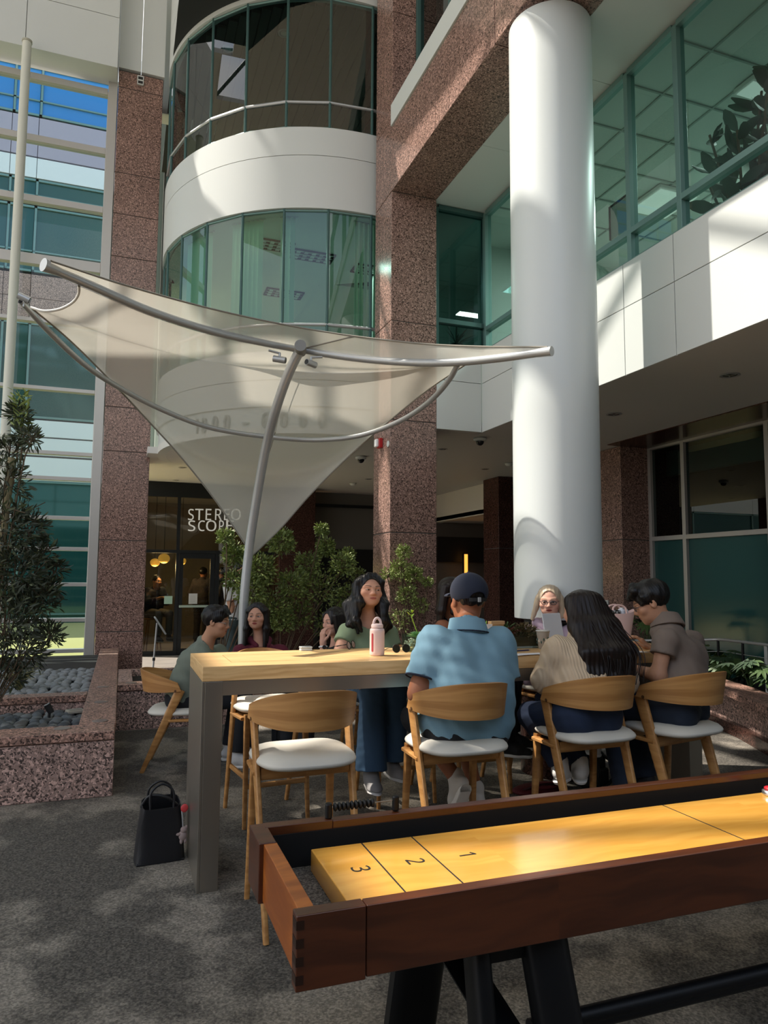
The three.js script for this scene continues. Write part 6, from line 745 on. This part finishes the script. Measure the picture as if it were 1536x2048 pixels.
// turns a pose given by a few numbers into joints: pelvis at p, facing yaw (0 looks along +z)
function pose(p, yaw, q) {
  const c = Math.cos(yaw), s = Math.sin(yaw), k = q.k ?? 1, W = (x, y, z) => V(p.x + (x * c + z * s), p.y + y, p.z + (-x * s + z * c)), lean = q.lean ?? 0.1, side = q.side ?? 0, T = (h, x = 0, f = 0) => W(x + side * h, h * Math.cos(lean), Math.sin(lean) * h + f);
  const r = { pelvis: W(0, 0, 0), chest: T(0.33 * k), neck: T(0.5 * k, 0, 0.01), sh: [T(0.455 * k, 0.175 * k * (q.shW ?? 1)), T(0.455 * k, -0.175 * k * (q.shW ?? 1))] };
  r.head = T(0.645 * k, (q.hx ?? 0), 0.03 + (q.hf ?? 0)); r.head.y += q.hy ?? 0; r.hip = [W(0.09 * k, -0.02, 0.03), W(-0.09 * k, -0.02, 0.03)];
  r.kn = [W((q.kx ?? 0.12) * k, q.ky ?? -0.03, 0.43 * k), W(-(q.kx ?? 0.12) * k, q.ky ?? -0.03, 0.43 * k)]; r.an = [W(0.12, -(q.shin ?? 0.43) * k, q.af ?? 0.4), W(-0.12, -(q.shin ?? 0.43) * k, q.af ?? 0.4)];
  r.toe = [V(s, 0, c), V(s, 0, c)]; r.headYaw = yaw + (q.turn ?? 0); r.headPitch = q.nod ?? 0; r.W = W; r.T = T; r.el = [T(0.2 * k, 0.24 * k, 0.1), T(0.2 * k, -0.24 * k, 0.1)]; r.wr = [W(0.12, 0.28, 0.4), W(-0.12, 0.28, 0.4)]; return r;
}
const SKIN = { tan: '#8f5c42', fair: '#b98a6e', light: '#c2927a', pale: '#c99a86', brown: '#8a5a42' };
// man in the light blue polo, back to the camera
{ const p = at(932, 1436, -3.33); const P = pose(p, Math.PI, { lean: 0.1, k: 1.02, shW: 1.1 }); P.head = at(936, 1202, -3.5); P.neck = at(934, 1256, -3.4); P.chest = at(930, 1330, -3.37); P.sh = [at(866, 1283, -3.36), at(1000, 1285, -3.38)];
  P.el = [at(838, 1388, -3.32), at(1006, 1382, -3.34)]; P.wr = [at(838, 1330, -3.5), at(985, 1395, -3.5)]; P.kn = [V(P.pelvis.x - 0.13, 0.74, -3.7), V(P.pelvis.x + 0.14, 0.72, -3.7)]; P.hip = [V(P.pelvis.x - 0.095, 0.8, -3.28), V(P.pelvis.x + 0.095, 0.8, -3.28)]; P.an = [at(914, 1560, -3.5), V(P.pelvis.x + 0.2, 0.34, -3.62)]; P.toe = [V(0, -0.75, -0.6), V(0, -0.2, -1)];
  person({ ...P, label: 'man in a light blue polo shirt and navy cap, seated with his back to us', k: 1.02, w: 1.22, armW: 1.2, skin: SKIN.tan, headYaw: Math.PI, headPitch: 0.05, headScale: 1.03, soleDir: [V(0, -0.6, 0.8), V(0, -1, 0)], bend: -0.03,
    hair: { color: '#0f0d0d', short: true, low: -0.062, vol: -0.006 }, shirt: { color: '#7497a8', sleeve: 0.72, inf: 0.021, loose: 0.014, collar: true, trim: '#14182a', hem: -0.125, fold: 0.007, neckDrop: -0.02 }, pants: { color: '#17181c', end: 0.28, flare: 0.02, waist: -0.02, inf: 0.008 }, shoes: { color: '#c9c2b6', sole: '#e4dfd5', lace: '#f0eeea' },
    after: (t, { fromH, hs }) => { const f = (v) => fromH(v); const capF = (() => { const o = ell(0, 0.05, -0.016, 0.096, 0.098, 0.114), inn = ell(0, 0.045, -0.016, 0.089, 0.093, 0.107); return (x, y, z) => { const hole = Math.hypot(x / 0.042, (y - 0.012) / 0.03) - 1; return Math.max(o(x, y, z), -inn(x, y, z), 0.012 - 0.1 * z - y - 0.012, z < -0.05 ? -hole * 0.03 : -1); }; })(); const g = nets((x, y, z) => capF(x, y, z), V(-0.14, -0.06, -0.16), V(0.14, 0.18, 0.14), 0.003); const put = (gg) => { gg.scale(hs, hs, hs); const a = f(V(0, 0, 0)), q = new THREE.Quaternion().setFromEuler(new THREE.Euler(0.05, Math.PI, 0, 'YXZ')); gg.applyQuaternion(q); gg.translate(a.x, a.y, a.z); return uvm(gg); }; const cm = clothMat('#1c2233'); const c = obj('cap', put(g), cm, t); const bill = nets((x, y, z) => Math.max(ell(0, 0.03, 0.1, 0.08, 0.02, 0.09)(x, y, z), -ell(0, 0.018, 0.1, 0.08, 0.02, 0.095)(x, y, z), 0.085 - z), V(-0.1, -0.01, 0.05), V(0.1, 0.07, 0.21), 0.003); obj('bill', put(bill), cm, c); obj('button', put(sph(0, 0.149, -0.016, 0.008, 0.005, 0.008)), cm, c); const st = sheet((u, v) => { const a = Math.PI + (u - 0.5) * 1.1; return V(Math.sin(a) * 0.094, -0.004 + v * 0.018, -0.016 + Math.cos(a) * 0.112); }, 14, 2, 0.003); obj('strap', put(st), M.black, c); obj('buckle', put(boxg(-0.008, -0.008, -0.134, 0.01, 0.016, -0.128, 0.002)), M.silver, c); } }); }

// woman in the cream sweater, long dark hair down her back
{ const p = at(1172, 1420, -3.28), P = pose(p, Math.PI, { lean: 0.15, k: 0.95 }); P.head = at(1160, 1222, -3.5); P.neck = at(1165, 1268, -3.4); P.chest = at(1170, 1330, -3.34); P.sh = [at(1112, 1298, -3.36), at(1228, 1296, -3.36)]; P.el = [at(1094, 1358, -3.42), at(1247, 1362, -3.4)]; P.wr = [at(1106, 1312, -3.66), at(1222, 1318, -3.68)];
  P.hip = [V(p.x - 0.09, p.y - 0.03, -3.3), V(p.x + 0.09, p.y - 0.03, -3.3)]; P.kn = [at(1062, 1430, -3.56), V(p.x + 0.05, p.y - 0.02, -3.72)]; P.an = [at(1120, 1530, -3.45), at(1160, 1530, -3.5)]; P.toe = [V(0.6, -0.25, -0.6), V(0.5, -0.3, -0.8)];
  const ex = []; for (let i = -3; i <= 3; i += 0.5) { const x = i * 0.034, q = 0.012 * Math.abs(i), e = 0.02 * Math.sin(i * 5.1); ex.push([[x * 0.85, 0.06, -0.08 + q], [x * 1.3, -0.1, -0.15 + q], 0.034, 0.032], [[x * 1.3, -0.1, -0.15 + q], [x * 1.6 + 0.012, -0.26, -0.255 + q], 0.032, 0.026], [[x * 1.6 + 0.012, -0.26, -0.255 + q], [x * 1.6 + 0.03, -0.42 + q + e, -0.265 + q], 0.026, 0.015]); if (i >= -1.5) ex.push([[x * 1.6 + 0.03, -0.42 + q + e, -0.265 + q], [x * 1.4 + 0.05, -0.5 + 0.008 * i * i + e, -0.262 + q], 0.018, 0.006]); }
  person({ ...P, label: 'woman in a cream ribbed sweater and jeans with long dark hair, seen from behind', k: 0.95, w: 1.05, female: true, skin: SKIN.light, headYaw: Math.PI + 0.1, headPitch: 0.12, bend: -0.02, hair: { color: '#1c1311', extra: ex, low: -0.1, blend: 0.04, strands: [...Array(26)].map((_, i) => { const u = i / 25, x0 = lerp(-0.075, 0.07, u), e = Math.sin(i * 7.3) * 0.02; return [[x0, 0.02, -0.09 - 0.03 * (1 - Math.abs(u - 0.5))], [x0 * 1.5 - 0.015, -0.13, -0.2 + e], [x0 * 1.9 - 0.03 + e, -0.28, -0.285], [x0 * 1.7 - 0.02 - e, -0.44 + e, -0.285]]; }) }, shirt: { color: '#cbb497', sleeve: 1.9, inf: 0.02, loose: 0.022, rib: true, hem: 0.03, fold: 0.006 }, pants: { color: '#1d2a42', end: 0.95, flare: 0.006, waist: 0.09 }, shoes: { color: '#d8d5cf', sole: '#efeeea', lace: '#fafafa' } }); }

// young man in the brown polo shirt, in profile, reading
{ const p = at(1360, 1408, -3.3), yaw = Math.PI + 0.75, P = pose(p, yaw, { lean: 0.36, k: 0.96 }); P.head = at(1301, 1205, -3.5); P.neck = at(1330, 1246, -3.46); P.chest = at(1366, 1316, -3.42); P.sh = [at(1313, 1280, -3.5), at(1377, 1288, -3.3)]; P.el = [at(1314, 1350, -3.56), at(1392, 1360, -3.4)]; P.wr = [at(1284, 1345, -3.66), at(1330, 1340, -3.68)];
  P.sh = [at(1330, 1280, -3.32), at(1385, 1282, -3.58)]; P.el = [at(1316, 1352, -3.3), at(1340, 1345, -3.68)]; P.wr = [at(1262, 1336, -3.56), at(1300, 1300, -3.74)];
  P.hip = [V(p.x - 0.1, p.y - 0.03, -3.2), V(p.x + 0.08, p.y - 0.03, -3.3)]; P.kn = [V(p.x - 0.32, p.y - 0.02, -3.52), V(p.x - 0.1, p.y - 0.02, -3.66)]; P.an = [V(p.x - 0.3, 0.33, -3.4), V(p.x - 0.08, 0.33, -3.5)]; P.toe = [V(-0.6, -0.2, -0.7), V(-0.5, -0.2, -0.8)];
  person({ ...P, label: 'young man in a taupe brown polo shirt with glasses, bent over in profile', k: 0.95, w: 0.98, armW: 1, skin: SKIN.fair, headYaw: Math.PI + 0.95, headPitch: 0.42, hair: { color: '#0e0c0c', short: true, low: -0.055, vol: 0.006, line: -0.006, extra: [[[-0.05, 0.1, 0.06], [-0.02, 0.06, 0.098], 0.03, 0.018], [[0.05, 0.1, 0.06], [0.02, 0.055, 0.1], 0.03, 0.018], [[0.0, 0.12, 0.05], [0, 0.065, 0.102], 0.03, 0.016], [[0.075, 0.05, 0.03], [0.076, 0.015, 0.045], 0.02, 0.012], [[-0.075, 0.05, 0.03], [-0.076, 0.015, 0.045], 0.02, 0.012]] }, shirt: { color: '#75675d', sleeve: 0.42, inf: 0.014, loose: 0.012, collar: true, hem: -0.03, fold: 0.005 }, pants: { color: '#1c2636', end: 0.95 }, shoes: { color: '#242427', sole: '#c9c7c2' }, glasses: { color: '#20242c' } }); }

// blond woman in lilac, facing us
{ const p = at(1092, 1395, -4.78).setY(0.8), P = pose(p, -0.15, { lean: 0.3, k: 0.96 }); P.head = at(1099, 1202, -4.66); P.neck = at(1098, 1250, -4.7); P.chest = at(1096, 1305, -4.72); P.sh = [at(1142, 1268, -4.68), at(1054, 1268, -4.7)]; P.el = [at(1160, 1310, -4.5), at(1036, 1283, -4.5)]; P.wr = [at(1120, 1290, -4.32), at(1078, 1283, -4.34)];
  person({ ...P, label: 'blond woman in a lilac hooded top with glasses, facing us across the table', k: 0.94, female: true, w: 1.04, skin: SKIN.pale, lip: '#8c4038', brow: '#8d7458', headYaw: -0.62, headPitch: 0.1, gaze: -0.002, hair: { color: '#b3a189', line: 0.01, low: -0.07, extra: [[[0.075, 0.02, 0.0], [0.09, -0.12, 0.0], 0.028, 0.022], [[-0.075, 0.02, 0.0], [-0.125, -0.15, 0.02], 0.028, 0.014], [[0, 0.02, -0.07], [0, -0.13, -0.06], 0.05, 0.04] ] }, shirt: { color: '#a793a0', sleeve: 1.92, inf: 0.018, loose: 0.016, hood: true, hem: -0.05 }, pants: { color: '#8d7c8a', end: 0.94 }, shoes: { color: '#d5d3ce' }, glasses: { color: '#23272f', h: 0.0145, r: 0.0024 } }); }

// woman in the green shirt
{ const p = at(745, 1385, -4.7).setY(0.81), P = pose(p, -0.35, { lean: 0.14, k: 0.98 }); P.head = at(737, 1182, -4.62); P.neck = at(734, 1237, -4.68); P.chest = at(736, 1300, -4.68); P.sh = [at(778, 1266, -4.72), at(694, 1264, -4.62)]; P.el = [at(796, 1330, -4.66), at(674, 1318, -4.52)]; P.wr = [at(776, 1345, -4.44), at(700, 1345, -4.36)];
  P.hip = [V(p.x + 0.09, 0.79, -4.66), V(p.x - 0.09, 0.79, -4.64)]; P.kn = [at(790, 1392, -4.3).setY(0.79), at(744, 1390, -4.28).setY(0.79)]; P.an = [at(782, 1520, -4.32), at(742, 1545, -4.2)]; P.toe = [V(0.15, -0.25, 1), V(-0.02, -0.35, 1)];
  const ex = []; for (const s of [-1, 1]) for (const [dx, dz, l] of [[0, 0.02, 0], [0.022, -0.015, 0.02], [-0.008, 0.05, -0.01], [0.01, -0.045, 0.03]]) ex.push([[s * 0.06, 0.03, dz * 0.6 - 0.02], [s * (0.084 + dx), -0.1, dz - 0.01], 0.022, 0.03], [[s * (0.088 + dx), -0.1, dz - 0.01], [s * (0.098 + dx * 1.3), -0.25 - l, dz + 0.012], 0.031, 0.02], [[s * (0.098 + dx * 1.3), -0.25 - l, dz + 0.012], [s * (0.082 + dx), -0.33 - l, dz + 0.02], 0.02, 0.007]);
  ex.push([[0, 0.05, -0.085], [0, -0.2, -0.09], 0.06, 0.06]); for (const s of [-1, 1]) ex.push([[s * 0.02, 0.128, 0.03], [s * 0.07, 0.07, 0.035], 0.014, 0.013], [[s * 0.07, 0.07, 0.035], [s * 0.084, -0.03, 0.01], 0.013, 0.016]);
  person({ ...P, label: 'young woman in a sage green T-shirt with long wavy black hair, sunlit, facing us', k: 0.97, female: true, skin: SKIN.light, lip: '#b0685e', narrow: true, gaze: 0.003, headYaw: 0.06, headPitch: -0.1, headRoll: -0.05, headScale: 0.98, faceW: 1.2, faceH: 0.93, hair: { color: '#0f0c0d', extra: ex, low: -0.1, wave: 0.009, line: 0.004, blend: 0.03 }, shirt: { color: '#76876a', sleeve: 0.42, inf: 0.011, loose: 0.01, neckR: 0.082, neckDrop: -0.035, hem: -0.08 }, pants: { color: '#3c5874', end: 0.98, flare: 0.038, inf: 0.018 }, shoes: { color: '#8b8785', sole: '#c9c5c0', lace: '#a9a5a2' } }); }

// woman in a black top, hidden behind the polo man
{ const p = at(905, 1390, -4.78).setY(0.8), P = pose(p, 0.9, { lean: 0.2, k: 0.96 }); P.head = at(907, 1188, -4.66); P.neck = at(903, 1238, -4.7); P.chest = at(900, 1300, -4.74); P.sh = [at(930, 1258, -4.85), at(884, 1254, -4.6)]; P.el = [at(940, 1320, -4.7), at(884, 1318, -4.5)]; P.wr = [at(950, 1320, -4.4), at(925, 1310, -4.36)];
  const ex = []; for (let i = -2; i <= 2; i++) ex.push([[i * 0.035, 0.04, -0.07], [i * 0.04, -0.14, -0.075], 0.036, 0.03], [[i * 0.04, -0.14, -0.075], [i * 0.04, -0.27, -0.07], 0.03, 0.012]); for (const s of [-1, 1]) ex.push([[s * 0.07, 0.05, 0.0], [s * 0.088, -0.14, 0.01], 0.028, 0.022]);
  person({ ...P, label: 'woman in a sleeveless black top with long brown hair, behind the polo man', k: 0.95, female: true, skin: SKIN.tan, headYaw: 1.2, headPitch: 0.15, hair: { color: '#1e1412', extra: ex, low: -0.1 }, shirt: { color: '#151518', sleeve: 0, inf: 0.009, neckR: 0.08, hem: -0.06 }, pants: { color: '#14171d', end: 0.94 }, shoes: { color: '#1a1a1c' } }); }

// man in the grey green shirt at the low table
{ const p = at(372, 1402, -6.08).setY(0.56), yaw = 1.25, P = pose(p, yaw, { lean: 0.5, k: 0.98 }); P.head = at(433, 1243, -5.95); P.neck = at(411, 1288, -6.02); P.chest = at(394, 1330, -6.05); P.sh = [at(438, 1306, -6.2), at(400, 1304, -5.86)]; P.el = [at(450, 1345, -6.0), at(420, 1360, -5.72)]; P.wr = [at(470, 1345, -5.85), at(455, 1352, -5.68)];
  P.kn = [V(p.x + 0.42, 0.52, -6.12), V(p.x + 0.42, 0.52, -5.88)]; P.hip = [V(p.x + 0.02, 0.54, -6.17), V(p.x + 0.04, 0.54, -5.98)]; P.an = [V(p.x + 0.36, 0.1, -6.1), V(p.x + 0.38, 0.1, -5.85)]; P.toe = [V(1, 0, 0.1), V(1, 0, 0.3)];
  person({ ...P, label: 'man in a grey green T-shirt leaning over the low table at the left', k: 0.98, skin: SKIN.fair, headYaw: 1.12, headPitch: 0.16, hair: { color: '#100d0d', short: true, low: -0.055, vol: 0.005, extra: [[[0, 0.12, 0.05], [0, 0.075, 0.098], 0.026, 0.014], [[-0.05, 0.1, 0.05], [-0.03, 0.068, 0.09], 0.024, 0.013]] }, shirt: { color: '#6c7468', sleeve: 0.75, inf: 0.018, loose: 0.02, hem: -0.06, fold: 0.006 }, pants: { color: '#14161c', end: 0.94 }, shoes: { color: '#c9c7c4' }, glasses: { color: '#8f8a84', r: 0.001 }, cell: 0.011, cellCloth: 0.009, cellHead: 0.0032 }); }
// woman in the maroon hoodie
{ const p = at(528, 1390, -6.42).setY(0.55), P = pose(p, -0.15, { lean: 0.05, k: 0.95 }); P.head = at(514, 1232, -6.36); P.neck = at(520, 1283, -6.4); P.chest = at(524, 1325, -6.4); P.sh = [at(562, 1304, -6.4), at(480, 1304, -6.38)]; P.el = [at(572, 1360, -6.25), at(472, 1360, -6.22)]; P.wr = [at(548, 1375, -6.02), at(500, 1375, -6.0)]; P.an.forEach((v) => v.setY(0.1));
  const ex = []; for (const s of [-1, 1]) for (const dz of [-0.04, 0, 0.03]) ex.push([[s * 0.07, 0.05, dz - 0.01], [s * 0.084, -0.12, dz], 0.024, 0.024], [[s * 0.084, -0.12, dz], [s * 0.088 - 0.012, -0.36, dz + 0.03], 0.024, 0.01]); ex.push([[0, 0.05, -0.08], [0, -0.22, -0.08], 0.055, 0.05]); for (const s of [-1, 1]) ex.push([[s * 0.012, 0.116, 0.045], [s * 0.066, 0.05, 0.045], 0.016, 0.014]);
  person({ ...P, label: 'young woman in a maroon hoodie with long black hair beside the mast', k: 0.94, female: true, skin: SKIN.light, lip: '#9c4c48', headYaw: -0.4, headPitch: 0.02, gaze: -0.002, hair: { color: '#120e0f', extra: ex, low: -0.1, line: 0.004 }, shirt: { color: '#5e1a2d', sleeve: 1.9, inf: 0.018, loose: 0.016, hood: true, neckDrop: -0.02, hem: -0.05 }, pants: { color: '#1a1c22', end: 0.94 }, shoes: { color: '#b9b7b4' }, cell: 0.011, cellCloth: 0.009, cellHead: 0.003,
    after: (t, { off, che }) => { const c = off(che, -0.07, 0.13, -0.01); const g = []; const zz = [[-0.035, 0.02], [-0.02, 0.035], [-0.005, 0.03], [0.0, 0.01], [0.03, 0.0], [0.045, -0.012]]; g.push(tube(zz.map(([x, y]) => off(che, -0.07 - x, 0.145, y)), 0.0035, 24, 5), tube([[-0.03, 0.012], [-0.01, 0.006], [0.0, -0.016], [0.04, -0.024]].map(([x, y]) => off(che, -0.07 - x, 0.146, y)), 0.003, 20, 5)); obj('chest_print', g, std('#d9cfd0', 0.8), t).userData.kind = 'stuff'; } }); }
// woman resting her chin in her hand
{ const p = at(672, 1395, -5.85).setY(0.56), P = pose(p, -1.15, { lean: 0.18, k: 0.94 }); P.head = at(668, 1243, -5.78); P.neck = at(676, 1288, -5.8); P.chest = at(680, 1330, -5.84); P.sh = [at(684, 1306, -5.66), at(676, 1306, -6.0)]; P.el = [at(648, 1342, -5.6), at(640, 1340, -5.9)]; P.wr = [at(646, 1286, -5.64), at(620, 1345, -5.8)]; P.an.forEach((v) => v.setY(0.1));
  const ex = []; for (const s of [-1, 1]) for (const dz of [-0.04, 0, 0.035]) ex.push([[s * 0.07, 0.06, dz], [s * 0.088, -0.2, dz - 0.01], 0.026, 0.02]); ex.push([[0, 0.05, -0.08], [0, -0.25, -0.1], 0.055, 0.045], [[0.04, 0.1, 0.05], [0.06, 0.0, 0.075], 0.02, 0.014]);
  person({ ...P, label: 'dark haired woman with a white watch, chin on hand, left of the green shirt', k: 0.93, female: true, skin: SKIN.pale, headYaw: -1.25, headPitch: 0.12, hair: { color: '#15100f', extra: ex, low: -0.1 }, shirt: { color: '#1b1a1d', sleeve: 1.2, inf: 0.014, hem: -0.06 }, pants: { color: '#1a1c22', end: 0.94 }, shoes: { color: '#333' }, handDir: [V(-0.05, 1, 0.02), V(-1, -0.2, 0.3)], palm: [V(1, 0, -0.2), V(0, -1, 0)], curl: [0.7, 0.5], cell: 0.011, cellCloth: 0.009, cellHead: 0.0032,
    after: (t, { wr, el }) => { const d = wr[0].clone().sub(el[0]).normalize(), c = wr[0].clone().addScaledVector(d, -0.03), g = new THREE.TorusGeometry(0.03, 0.007, 10, 30); g.lookAt(d); g.translate(c.x, c.y, c.z); const w = obj('watch', g, std('#d9dadb', 0.5), t); const f = new THREE.CylinderGeometry(0.016, 0.016, 0.008, 20); f.rotateX(Math.PI / 2); f.translate(c.x, c.y, c.z + 0.033); obj('watch_face', f, std('#2d2e33', 0.2), w); } }); }
// people further back
const stand = (p, yaw, q = {}) => { const k = q.k ?? 1, P = pose(V(p.x, 0.93 * k, p.z), yaw, { lean: q.lean ?? 0.03, k }); P.kn = [P.W(0.1, -0.44 * k, 0.02), P.W(-0.1, -0.44 * k, 0.02)]; P.an = [P.W(0.1, -0.84 * k, -0.02), P.W(-0.1, -0.84 * k, -0.02)]; P.hip = [P.W(0.09, -0.03, 0), P.W(-0.09, -0.03, 0)]; P.el = [P.T(0.2, 0.26, -0.02), P.T(0.2, -0.26, -0.02)]; P.wr = [P.W(0.24, -0.0, 0.08), P.W(-0.24, -0.0, 0.08)]; return P; };
const coarse = { cell: 0.016, cellHead: 0.006, cellCloth: 0.013, cellHair: 0.007, cellHand: 0.006, cellShoe: 0.009 };
{ const q = at(474, 1240, -9.4), P = stand(V(q.x, 0, -9.4), 0.6, { k: 1 }); P.wr[1] = at(464, 1218, -9.25); P.el[1] = at(462, 1262, -9.3).setY(1.08); person({ ...P, ...coarse, label: 'person in a white top and grey green trousers standing half hidden behind the mast', female: true, skin: SKIN.fair, headYaw: 0.6, hair: { color: '#191313', low: -0.08 }, shirt: { color: '#c9c8c4', sleeve: 0.6, hem: 0.02 }, pants: { color: '#3f4d4d', flare: 0.03, end: 0.97 }, shoes: { color: '#ccc' }, handDir: [V(0, -1, 0), V(0, 1, 0.1)], palm: [V(1, 0, 0), V(0.4, 0, 1)] }); }
[[404, 1180, -16.4, 2.6, '#2a2426', '#1b1c20', 'person in a dark top standing inside the cafe behind the door, left'], [425, 1182, -17.1, 2.9, '#4a3a34', '#202228', 'shorter person in brown beside the one behind the cafe door', 0.95], [446, 1186, -15.8, 3.4, '#121318', '#101216', 'person in black standing right of the cafe door'], [462, 1196, -15.5, 3.3, '#3b3b42', '#15171b', 'person in a grey jacket standing at the cafe counter', 0.96]].forEach(([px, py, z, yaw, c, pc, label, k]) => { const q = at(px, py, z), P = stand(V(q.x, 0, z), yaw, { k: k ?? 1 }); person({ ...P, ...coarse, label, skin: SKIN.tan, headYaw: yaw, hair: { color: '#120f0f', low: -0.07 }, shirt: { color: c, sleeve: 1.9, hem: -0.06 }, pants: { color: pc }, shoes: { color: '#222' } }); });
{ const q = at(308, 1196, -15.3), P = pose(V(q.x, 0.78, -15.4), 0.5, { k: 0.95 }); P.an = P.an.map((v) => v.setY(0.3)); person({ ...P, ...coarse, label: 'person in dark blue seated inside the cafe, left of the green notice', skin: SKIN.fair, headYaw: 0.6, hair: { color: '#120f0f', low: -0.08 }, shirt: { color: '#1f2738', sleeve: 1.8 }, pants: { color: '#6f6d6a' }, shoes: { color: '#222' } }); const t = thing('cafe_stool', 'round stool under the seated person inside the cafe', 'stool', [q.x, 0, -15.4]); obj('seat', lathe([[0, 0.62], [0.17, 0.62], [0.18, 0.64], [0.17, 0.66], [0, 0.66]], 28), M.oak, t); for (const a of [0.6, 2.2, 3.8, 5.3]) obj('leg', rod(V(Math.cos(a) * 0.13, 0.62, Math.sin(a) * 0.13), V(Math.cos(a) * 0.2, 0, Math.sin(a) * 0.2), 0.014), M.oak, t); }
renderer.render(scene, camera);
